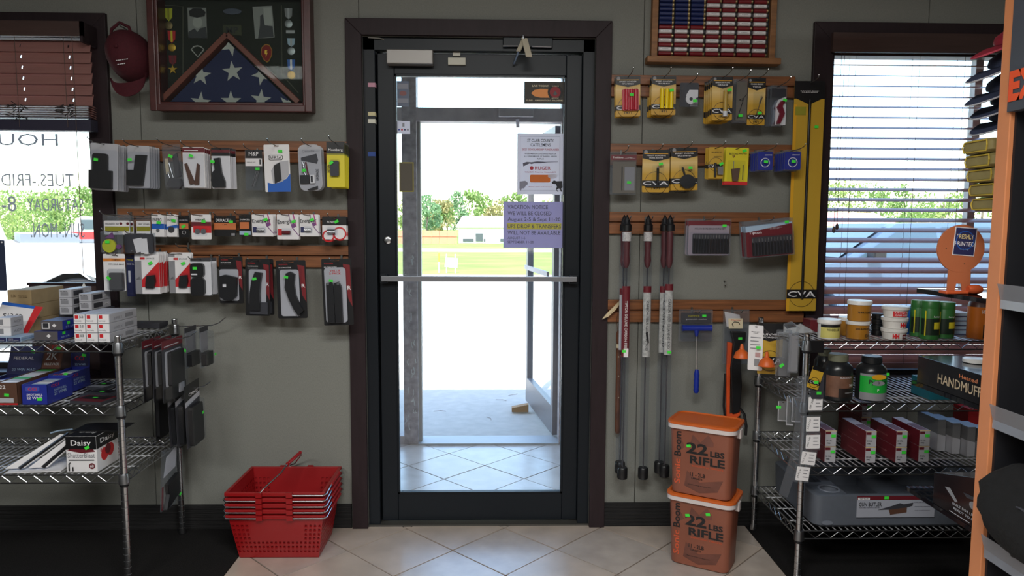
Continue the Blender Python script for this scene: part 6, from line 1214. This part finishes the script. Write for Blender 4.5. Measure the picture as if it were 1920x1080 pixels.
t, r, h = jar('powder_bottle', 'black powder bottle with a bright green label', 1606, 1659, S2, zof(1632, 667, -.46), -.46, None, bot(BB), 'bottle', py=720)
wrap(t, r, h*.03, h*.20, G, 'grey_label_foot'); wrap(t, r*1.001, h*.20, h*.58, GN, 'green_label'); wrap(t, r*1.001, h*.58, h*.63, G, 'grey_label_top'); curved(t, 'Pyrodex', K, r*1.02, h*.44, h*.13, r*1.3, -88, .03); curved(t, 'P', W, r*1.02, h*.27, h*.06, r*.12); 
o = MB().poly(ell(0, 0, r*.5, h*.06), -.0006, 0).build('gold_arc', GO, t); o.location = (0, -r-.0008, h*.57)
o = MB().poly(ell(0, 0, r*.42, h*.055), -.0006, 0).build('grey_oval', G, t); o.location = (0, -r-.0004, h*.43)
tagpiece(t, r*.72, -r*.74, h*.62, 0)
B('teal_carton', 'teal cardboard carton under the black shelf', 1743, 1860, zof(1775, 715, -.48), S2, -.48, .12, TE, (TE, [('r', 'pale_line', CY, .02, .3, .3, .34), ('t', 'Pyrodex', W, .42, .72, .2, .2)]), left=(TE, []), py=735)
# ---- maroon cartons on the third shelf
S3 = RS[2]+.002; CH_ = .062
def mar(px0, px1, k, Yf, lb):
    return B('bullet_carton', lb, px0, px1, S3+CH_*(k+1)-.001, S3+CH_*k, Yf, .19, MR, (LG, [('r', 'red_head', MR, .04, .06, .5, .22), ('t', '30 CAL', INK, .35, .62, .1, .5), ('t', 'FMJ', INK, .3, .8, .1, .3), ('r', 'gold_line', PY, 0, 0, 1, .03), ('g', .7, .32, .002, 0)]), left=(MR, [('t', 'Hornady', M('dull_rose', (150, 90, 92)), .5, .55, .16, .4)]), top=(M('carton_top', (196, 190, 200), .4), [('r', 'maroon_field', MR, .1, .5, .9, .95)]), group='maroon bullet cartons', py=850)
for p0, p1, n, Yf, w_ in ((1546, 1567, 2, -.47, 'beside the hanging card strip'), (1612, 1631, 3, -.285, 'in the tall stack'), (1622, 1642, 2, -.48, 'before the tall stack'), (1679, 1700, 2, -.48, 'next after the tall stack'), (1722, 1742, 2, -.47, 'beside the grey slipcases')):
    for k in range(n): mar(p0, p1, k, Yf, f'{("lower", "upper")[k] if n == 2 else ("lowest", "middle", "topmost")[k]} maroon bullet carton {w_}')
GCF = M('grey_slipcase', (120, 120, 122), .5); 
for k in range(5):
    t = B('slipcase', f'grey slipcase with pale lower half, {("first", "second", "third", "fourth", "fifth")[k]} from the maroon cartons', 1757+k*21, 1772+k*21, S3+.128-.005*k, S3, -.34-.035*k, .14, GCF, (GCF, [('p', 'pale_half', LG, [(0, .45), (1, .52), (1, 1), (0, 1)])]), left=(GCF, [('r', 'pale_half', LG, 0, .45, 1, 1)]), top=(CY, []), group='grey slipcases', py=840); t.location.x = at(1764, 840, -.34).x+.037*k
B('dvd_case', 'dark red case lying behind the grey slipcases', 1815, 1850, S3+.135, S3, -.2, .1, RD, py=790, cat='case')
# ---- grey gun tray on the bottom shelf
S4 = RS[3]+.002; GT = M('slate_plastic', (92, 98, 108), .5, noise=.05, scale=40, bump=.05)
xa = at(1526, 990, -.5).x; L_ = .80; 
t = thing('gun_tray', 'large slate plastic gun cleaning tray with a printed banner', 'tray', (xa+L_/2, -.30, S4))
def tray_ring(i, z, e=0.): return [(x, y, z) for x, y in rrect(-L_/2+i, L_/2-i, -.2+i, .2-i, .035-e, 5)]
MB().loft([tray_ring(.012, 0), tray_ring(0, .012), tray_ring(-.004, .128), tray_ring(.004, .132), tray_ring(.02, .128), tray_ring(.03, .03, .01)], cap=True).build('tray_body', GT, t, True)
FLAT = Matrix(((1, 0, 0, 0), (0, 0, 1, 0), (0, -1, 0, 0), (0, 0, 0, 1)))      # outline in XY, height from -y
o = MB().polyhole(rrect(-L_/2+.018, -L_/2+.13, -.185, .185, .01), [ell(-L_/2+.085, -.13, .033, .033, 24), rrect(-L_/2+.04, -L_/2+.09, -.06, .15, .006)], -.129, -.115, FLAT).build('end_deck', GT, t); MB().loft([[(-L_/2+.085+q*math.cos(2*PI*k/24), -.13+q*math.sin(2*PI*k/24), z) for k in range(24)] for q, z in ((.042, .1285), (.040, .131), (.035, .131), (.0332, .129), (.031, .062), (.004, .06))], cap=False).build('cup_ring', M('pale_slate', (120, 126, 138), .5), o, True)
MB().box(-.05, .1, -.19, .19, .03, .06).build('divider', GT, t); MB().tube([(.06, -.05, .064), (.12, -.02, .07), (.17, .03, .064)], .003, 6).build('strap', DK, t)
MB().poly(ell(-L_/2+.05, .022, .022, .008), -.204, -.2).build('moulded_mark', M('pale_slate'), t)
ba = at(1606, 955, -.505); bb = at(1750, 990, -.505); bw = bb.x-ba.x; bh = .078
bn = MB().box(-bw/2, bw/2, -.001, 0, -bh, 0).build('banner', M('banner_grey', (168, 172, 184), .5), t); bn.location = ((ba.x+bb.x)/2-(xa+L_/2), -.2048, .122)
dress(bn, bw, bh, [('r', 'maroon_strip', MR, 0, -.08, 1, .12), ('r', 'white_logo', W, .01, .0, .16, .12), ('t', 'TIPTON', K, .09, .06, .07, .12), ('t', 'GUN BUTLER', K, .17, .34, .2, .29), ('t', 'PORTABLE CLEANING CENTER', INK2, .16, .5, .06, .26), ('p', 'rifle_picture', DK, [(.27, .62), (.45, .42), (.55, .28), (.6, .34), (.72, .26), (.71, .42), (.64, .5), (.5, .6), (.42, .6)]), ('p', 'tray_picture', BR, [(.41, .62), (.64, .5), (.64, .74), (.43, .86)]), ('t', 'holds rifles and shotguns', INK2, .84, .25, .05, .22), ('t', 'room for supplies', INK2, .84, .45, .05, .2), ('t', 'made of solid polymer', INK2, .84, .65, .05, .2), ('g', .37, .0, .002, 0)], -.0012)
# ---- things hung on the left end of the right rack
def hang(name, label, rect, Yh, yaw, spec, base, group=None, tilt=0.):
    return P(name, label, label, rect, spec, 1, Y=Yh, yaw=yaw, hk=False, base=base, group=group, tilt=tilt)
hang('funnel_pack', 'yellow and black card with an orange funnel at the rack end', (1424, 606, 1464, 701), -.34, -.2, [('r', 'black_header', K, 0, 0, 1, .26), ('p', 'black_chevron', K, [(0, .24), (1, .24), (1, .3), (.45, .36), (0, .3)]), ('t', 'FUNNEL', W, .5, .22, .04, .8), ('t', 'POWDER', W, .5, .28, .03, .6), ('r', 'black_band', K, 0, .66, 1, .82), ('o', 'target_ring', K, .5, .74, .44, .001), ('t', 'CVA', W, .55, .74, .11, .9), ('g', -.02, .47, .02, 0)], Y)
q = at(1437, 682, -.37); t = thing('orange_funnel', 'small orange plastic funnel in front of the yellow card', 'funnel', (q.x, -.372, q.z-.008)); MB().lathe([(.030, 0), (.031, .002), (.030, .006), (.024, .022), (.009, .034), (.006, .05), (.0045, .056)], 20).build('cone', OR, t, True); MB().lathe([(.0315, -.001), (.033, .0005), (.0315, .002)], 20).build('lip', OR, t, True)
hang('instruction_card', 'narrow white printed card hanging beside the orange funnel', (1405, 610, 1428, 694), -.33, -.5, [('t', 'MONEY\nCLIP', INK, .5, .16, .05, .6), ('r', 'grey_text', G, .15, .26, .85, .28), ('r', 'grey_text', G, .15, .34, .7, .36), ('r', 'grey_text', G, .15, .42, .8, .44), ('r', 'grey_text', G, .15, .5, .75, .52), ('r', 'pink_stamp', M('pink_stamp', (190, 150, 150)), .5, .6, .85, .7), ('r', 'grey_stamp', G, .45, .74, .8, .9)], W)
q = at(1402, 672, -.35); t = thing('orange_funnel', 'orange funnel half hidden behind the narrow white card', 'funnel', (q.x, -.28, q.z-.01)); MB().lathe([(.030, 0), (.031, .002), (.030, .006), (.024, .022), (.009, .034), (.006, .05), (.0045, .056)], 20).build('cone', OR, t, True); MB().lathe([(.0315, -.001), (.033, .0005), (.0315, .002)], 20).build('lip', OR, t, True)
hang('parts_bag', 'large cloudy clear bag with a dark part hanging at the rack end', (1457, 618, 1481, 706), -.40, -.2, [('p', 'dark_part', DK, [(.05, .98), (.3, .62), (.55, .6), (.8, .98)], .01), ('b', .02, .04, .98, .99, .03, FOG), ('g', .3, .73, .032, -.7)], BAG)
hang('parts_bag', 'second cloudy clear bag behind the large one at the rack end', (1479, 622, 1495, 700), -.475, -.1, [('rr', 'grey_insert', G, .1, .1, .9, .95, .006), ('b', .02, .04, .98, .99, .02, FOG)], BAG)
t = thing('plastic_bag', 'crumpled white plastic bag lying on the rack corner', 'bag', (at(1480, 612, -.33).x+.02, -.30, S1), (0, 0, .2)); m = MB(); rn = random.Random(11)
gr = []
for i in range(9):
    for j in range(6):
        u, v = i/8, j/5; gr.append((-.085+.17*u+rn.uniform(-.006, .006), -.05+.1*v+rn.uniform(-.006, .006), .002+.042*math.sin(PI*u)**.6*math.sin(PI*v)**.6*rn.uniform(.5, 1)))
m.add(gr, [(i*6+j, (i+1)*6+j, (i+1)*6+j+1, i*6+j+1) for i in range(8) for j in range(5) if not (i in (2, 3) and j == 1)]).build('film', M('white_film', (214, 218, 222), .3, trans=.4), t)
hx = thing('display_hook', 'bent steel hook at the rack end carrying the funnel card', 'hook', (RX, -.50, S1-.006), group='side hooks of the wire racks'); MB().tube([(0, 0, 0), (-.02, .02, .004), (-.085, .1, .008), (-.105, .125, .028)], .0024, 6).build('peg', SV, hx, True)
hang('tool_card', 'small tilted yellow and black card on the front post', (1524, 688, 1546, 730), -.56, .1, [('r', 'black_header', K, 0, 0, 1, .18), ('o', 'target_ring', K, .5, .72, .4, .0008), ('r', 'black_band', K, 0, .64, 1, .8), ('t', 'CVA', W, .5, .72, .1, .8), ('g', .62, .68, .003, -.3)], Y, tilt=.3)
hang('clip_pack', 'small dark clear pack with a green tag below the tilted card', (1519, 702, 1543, 748), -.548, .0, [('rr', 'dark_insert', DK, .08, .2, .95, .98, .005, .006), ('g', .6, .74, .008, 0), ('b', .02, .1, .98, .99, .012)], BAG)
strip_ = ((1512, 741, 1543, 772), (1508, 778, 1538, 812), (1507, 812, 1538, 844), (1500, 844, 1532, 874), (1491, 872, 1520, 904))
for k, rc in enumerate(strip_):
    hang('patch_bag', f'clear bag with a handwritten white card, {("first", "second", "third", "fourth", "fifth")[k]} down the hanging strip', rc, -.552-.003*k, .05, [('rr', 'white_card', W, .12, .1, .95, .9, .003), ('t', ('CAP LINER', 'JULY CAP', 'JULY CAP', 'JULY CAP', 'JULY')[k], INK, .3, .5, .12, .6, -1.3), ('r', 'grey_text', G, .55, .25, .85, .3), ('r', 'grey_text', G, .55, .45, .8, .5), ('r', 'grey_text', G, .55, .65, .88, .7)], BAG, 'bags of the hanging strip', tilt=(0, 0, 0, .12, .12)[k])
q = at(1505, 735, -.545); t = thing('clip_strip', 'pale clear plastic strip that carries the handwritten bags', 'strip', (q.x, -.543, q.z)); MB().poly([(-.022, .06), (.02, .06), (.018, -.12), (.0, -.26), (-.04, -.40), (-.075, -.39), (-.035, -.24), (-.024, -.12)], -.0012, 0).build('strip', BAG, t); MB().poly(ell(0, .05, .004, .004), -.0016, -.0012).build('punch_hole', G, t)
for k, (p0, p1, a0, a1) in enumerate(((1460, 1476, 752, 790), (1476, 1487, 742, 798), (1486, 1500, 745, 792))):
    hang('clear_sleeve', f'{("first", "second", "third")[k]} empty clear sleeve hanging below the second shelf corner', (p0, a0, p1, a1), -.42-.02*k, -.3, [('r', 'white_edge', LG, .0, .02, .08, .98), ('r', 'white_edge', LG, .08, .94, .95, .98)]+([('g', .05, .3, .003, 0)] if k == 0 else []), BAG, 'empty clear sleeves')

# ================================================================== orange display stand
PE = M('peach_orange_board', (210, 134, 88), .5, noise=.05, scale=6); BKS = M('stand_black', (22, 22, 27), .6); GLS = M('glossy_black_shelf', (24, 25, 30), .03); HDR = M('header_slate', (70, 74, 84), .5); LIPM = clear('clear_lip', (205, 205, 210), .10, .22, .12)
SX = 1.335
ds = thing('display_stand', 'tall peach-orange and black display stand with clear-lipped shelves', 'display stand', (SX, -1.32, 0))
MB().box(0, .52, -.026, .018, 0, 2.35).build('end_board', PE, ds, bevel=.002)
MB().box(.50, .52, -1.3, -.026, 0, 2.35).build('back_board', BKS, ds); MB().box(0, .5, -1.32, -1.3, 0, 2.35).build('side_board', BKS, ds)
MB().box(.012, .5, -.034, -.026, .02, 1.64).build('inner_lining', BKS, ds)
hd = MB().box(-.006, .02, -1.3, -.022, 1.63, 2.35).build('header_sign', HDR, ds)
text('EX', M('sign_orange', (232, 84, 40), .5), hd, (-.0075, -.075, 1.69), .073, .10, (0, 0, -PI/2), bold=.05)
for zs in (1.17, .865, .525, .14):
    s_ = MB().box(.012, .5, -1.3, -.034, zs-.02, zs).build('shelf', BKS, ds)
    MB().loft([[(-.012, y, zs+.038), (-.010, y, zs+.038), (.002, y, zs-.002), (.002, y, zs-.024), (-.001, y, zs-.024), (-.001, y, zs-.002)] for y in (-1.3, -.036)]).build('clear_lip', LIPM, s_)
for zs in (1.152, .852, .499): MB().box(.09, .55, .018, .47, zs-.014, zs).build('end_shelf', GLS, ds)
MB().box(.55, .57, .018, .47, 0, 2.0).build('rear_board', BKS, ds)
# dark clothing on the shelves
CLO = M('black_knit', (9, 9, 11), .95, noise=.4, scale=60, bump=.8)
def cloth(name, label, x, y, z, sx, sy, sz, seed, cat='clothing', group='black clothing on the stand', mat=CLO, sink=0.):
    rn = random.Random(seed); t = thing(name, label, cat, (x, y, z), group=group); n, k = 22, 9; rings = []
    for i in range(k):
        f = i/(k-1); rr = (math.sin(PI*min(1, .08+f*.92)))**.42 if f > .5 else (.8+.2*math.sin(PI*f))
        ring = []
        for j in range(n):
            a = 2*PI*j/n; c_, s_ = math.cos(a), math.sin(a); e = .55
            px_ = math.copysign(abs(c_)**e, c_)*sx*rr; py_ = math.copysign(abs(s_)**e, s_)*sy*rr; wob = 1+.10*math.sin(3*a+seed+f*5)+rn.uniform(-.03, .03)
            zz2 = f*sz*(1+.12*math.sin(2*a+seed)); 
            ring.append((px_*wob, py_*wob, zz2-(sink if i < 2 and px_*wob > -.07 else 0)))
        rings.append(ring)
    m = MB().loft(rings).build('folded_cloth', mat, t, True); MB().tube([(-sx*.75, -sy*.5, sz*.55), (-sx*.85, 0, sz*.62), (-sx*.75, sy*.5, sz*.55)], .003, 5).build('hem_seam', DK, t)
    return t
cloth('folded_garment', 'dark grey fuzzy garment folded on the stand shelf below the header', SX+.2, -1.52, .865, .15, .14, .13, 2, mat=M('charcoal_fleece', (52, 54, 62), .95, noise=.3, scale=70, bump=.9))
cloth('folded_garment', 'black garment bulging over the clear lip of the low stand shelf', SX+.085, -1.50, .565, .13, .16, .20, 4, sink=.039)
cloth('folded_garment', 'black garment folded on the stand shelf under the upper lip', SX+.25, -1.55, 1.17, .15, .14, .16, 6)
# round orange target with a poster
ORT = M('orange_target', (192, 112, 74), .5, noise=.06, scale=8)
q0 = at(1801, 466, -1.03); t = thing('round_target', 'round orange target plate on feet with a blue poster', 'target', (q0.x, -1.03, 1.152))
zc = q0.z-1.152; rr = (at(1845, 466, -1.03).x-at(1757, 466, -1.03).x)/2
MB().poly(ell(0, zc, rr, rr, 40), -.003, .003).build('disc', ORT, t)
m = MB().poly([(-.034, .008), (-.012, .008), (-.008, .03), (.008, .03), (.012, .008), (.034, .008), (.032, zc-rr*.6), (-.032, zc-rr*.6)], -.0024, .0024); m.build('neck', ORT, t)
MB().box(-.05, .05, -.022, .016, 0, .010).build('foot', M('orange_foot', (206, 92, 50), .45), t, bevel=.004); MB().lathe([(.010, -.02), (.014, -.01), (.014, .01), (.010, .02)], 14, T(.035, -.02, .014, 0, PI/2)).build('foot_roll', M('orange_foot'), t, True)
pw, ph = .066, .083; f = MB().box(-pw/2, pw/2, -.0005, 0, -ph, 0).build('poster', W, t); f.location = (.012, -.0034, zc+.074-.012); f.rotation_euler = (0, R(4), 0)
dress(f, pw, ph, [('r', 'blue_field', NV, .04, .03, .96, .97), ('o', 'blue_swirl', BL, .5, .46, .40, .0016), ('t', 'FRESHLY', PY, .5, .33, .16, .76), ('t', 'PRINTED', W, .5, .58, .15, .9), ('t', 'Candy Shop', CY, .5, .78, .06, .4)], -.0006)
for x, z in ((-.045, .0), (.012, -.045)): MB().poly(ell(x, zc+z, .0018, .0018, 8), -.0036, -.003).build('bullet_dimple', BR, t)
# hand warmer box and black tray on the end shelves
def BX(name, label, X, y0, y1, zb, h, d, mat, spec, cat='box', slope=0.):
    t = thing(name, label, cat, (X+d/2, (y0+y1)/2, zb)); L2_ = (y1-y0)
    if slope: MB().add([(-d/2, -L2_/2, 0), (d/2, -L2_/2, 0), (d/2, L2_/2, 0), (-d/2, L2_/2, 0), (-d/2, -L2_/2, h), (d/2, -L2_/2, h), (d/2, L2_/2, h*slope), (-d/2, L2_/2, h*slope)], [(0, 3, 2, 1), (4, 5, 6, 7), (0, 1, 5, 4), (1, 2, 6, 5), (2, 3, 7, 6), (3, 0, 4, 7)]).build('carton', mat, t, bevel=.001)
    else: MB().box(-d/2, d/2, -L2_/2, L2_/2, 0, h).build('carton', mat, t, bevel=.001)
    f = MB().box(-L2_/2+.002, L2_/2-.002, -.0003, 0, -h*(slope or 1)+.002, -.002).build('side_panel', mat, t); f.location = (-d/2, 0, h*(slope or 1)); f.rotation_euler = (0, 0, -PI/2)
    dress(f, L2_, h*(slope or 1), spec, -.0005); return t
BXB = M('black_gloss_card', (26, 26, 30), .12)
t = BX('hand_muff_box', 'glossy black box with pale outlined lettering on the end shelf', SX+.092, -1.27, -.875, .8525, .085, .17, BXB, [('t', 'HANDMUFF', M('outline_gold', (190, 170, 140)), .52, .58, .34, .5), ('t', 'Heated', CU, .62, .25, .14, .2)])
for k in range(2): MB().lathe([(.03, 0), (.034, .002), (.034, .012), (.03, .014)], 18, T(.02, -.02+.1*k, .085)).build('round_insert', JW, t, True)
t = BX('knife_tray', 'black printed tray of knives with a sloping top on the low end shelf', SX+.092, -1.27, -.99, .4995, .17, .14, BXB, [('t', 'BUILT FOR LIFE', LG, .52, .62, .08, .36), ('t', 'READY TO GO', LG, .54, .76, .08, .36), ('p', 'knife_picture', G, [(.2, .25), (.28, .2), (.42, .5), (.38, .55)]), ('e', 'round_picture', G, .66, .34, .06, .04), ('r', 'pale_rule', LG, .3, .9, .62, .92), ('p', 'knife_picture', DK, [(.5, .1), (.8, .02), (.84, .1), (.56, .2)])], slope=.56)
# caps hung on the far side of the stand
def hatbrim(label, px, py, mat, edge, tilt, zrot, group='caps beside the stand', Yh=-1.13):
    q = at(px, py, Yh); t = thing('baseball_cap', label, 'cap', (q.x, Yh, q.z), (0, tilt, zrot), group)
    pts = [(.0, 0)]+[(.088*(1-math.cos(PI*k/12)), .07*math.sin(PI*k/12)) for k in range(1, 7)]; pl = pts+[(x, -y) for x, y in pts[::-1][:-1]]
    def ring(s_, z): return [(.088+(x-.088)*s_, y*s_, z-.9*y*y*s_*s_) for x, y in pl]
    MB().loft([ring(.97, -.003), ring(1, 0), ring(.97, .003)]).build('bill', mat, t, True); MB().tube([(x, y, -.9*y*y) for x, y in pl], .0022, 5, True).build('bill_edge', edge, t, True)
    MB().lathe([(.070, 0), (.070, .006), (.062, .017), (.04, .024), (.005, .026)], 20, T(.150, 0, 0)).build('crown', mat, t, True); return t
NVC = M('navy_cap_cloth', (44, 52, 78), .8); 
hatbrim('red-billed cap hanging at the top of the cap column', 1832, 108, M('red_cap_cloth', (150, 30, 52), .7), M('red_cap_edge', (190, 70, 90), .7), R(-28), .1)
for k, (px, py) in enumerate(((1822, 154), (1821, 198), (1832, 223), (1832, 253))): hatbrim(f'navy cap with pale bill edge, {("first", "second", "third", "fourth")[k]} below the red-billed cap', px, py, NVC, LG, R(-30), .1+.03*k)
OLV = M('olive_tan_bag', (150, 136, 86), .6, noise=.12, scale=25, trans=.15)
for k in range(5):
    q = at(1829+k*4, 275+27*k, -1.16); t = thing('rolled_pouch', f'olive pouch with yellow edging, {("topmost", "second", "third", "fourth", "lowest")[k]} of the hanging column', 'pouch', (q.x+.05, -1.16, q.z), (0, 0, 0), 'olive pouches beside the stand')
    MB().loft([[(x, y, z) for x, y in rrect(-.05*s_, .05*s_, -.06*s_, .06*s_, .015*s_, 4)] for s_, z in ((.86, -.0185), (1, -.011), (1, .011), (.88, .0185))]).build('pouch_body', OLV, t, True); MB().tube([(-.051, -.045, -.014), (-.053, -.05, 0), (-.051, -.045, .014), (-.051, .045, .014), (-.053, .05, 0), (-.051, .045, -.014)], .0022, 6, True).build('yellow_edge', M('mustard_edge', (190, 164, 60), .6), t, True)
q = at(0, 495, -.5); t = thing('hanging_tag', 'dark blue tag with a white eyelet hanging at the lettered window', 'tag', (at(1, 450, -.45).x, -.45, at(1, 450, -.45).z)); MB().poly(rrect(-.05, .014, -.185, 0, .004), -.003, 0).build('tag_card', M('dark_blue_tag', (34, 44, 70), .5), t); MB().poly(ell(.006, -.008, .003, .003, 10), -.0036, -.003).build('eyelet', W, t)
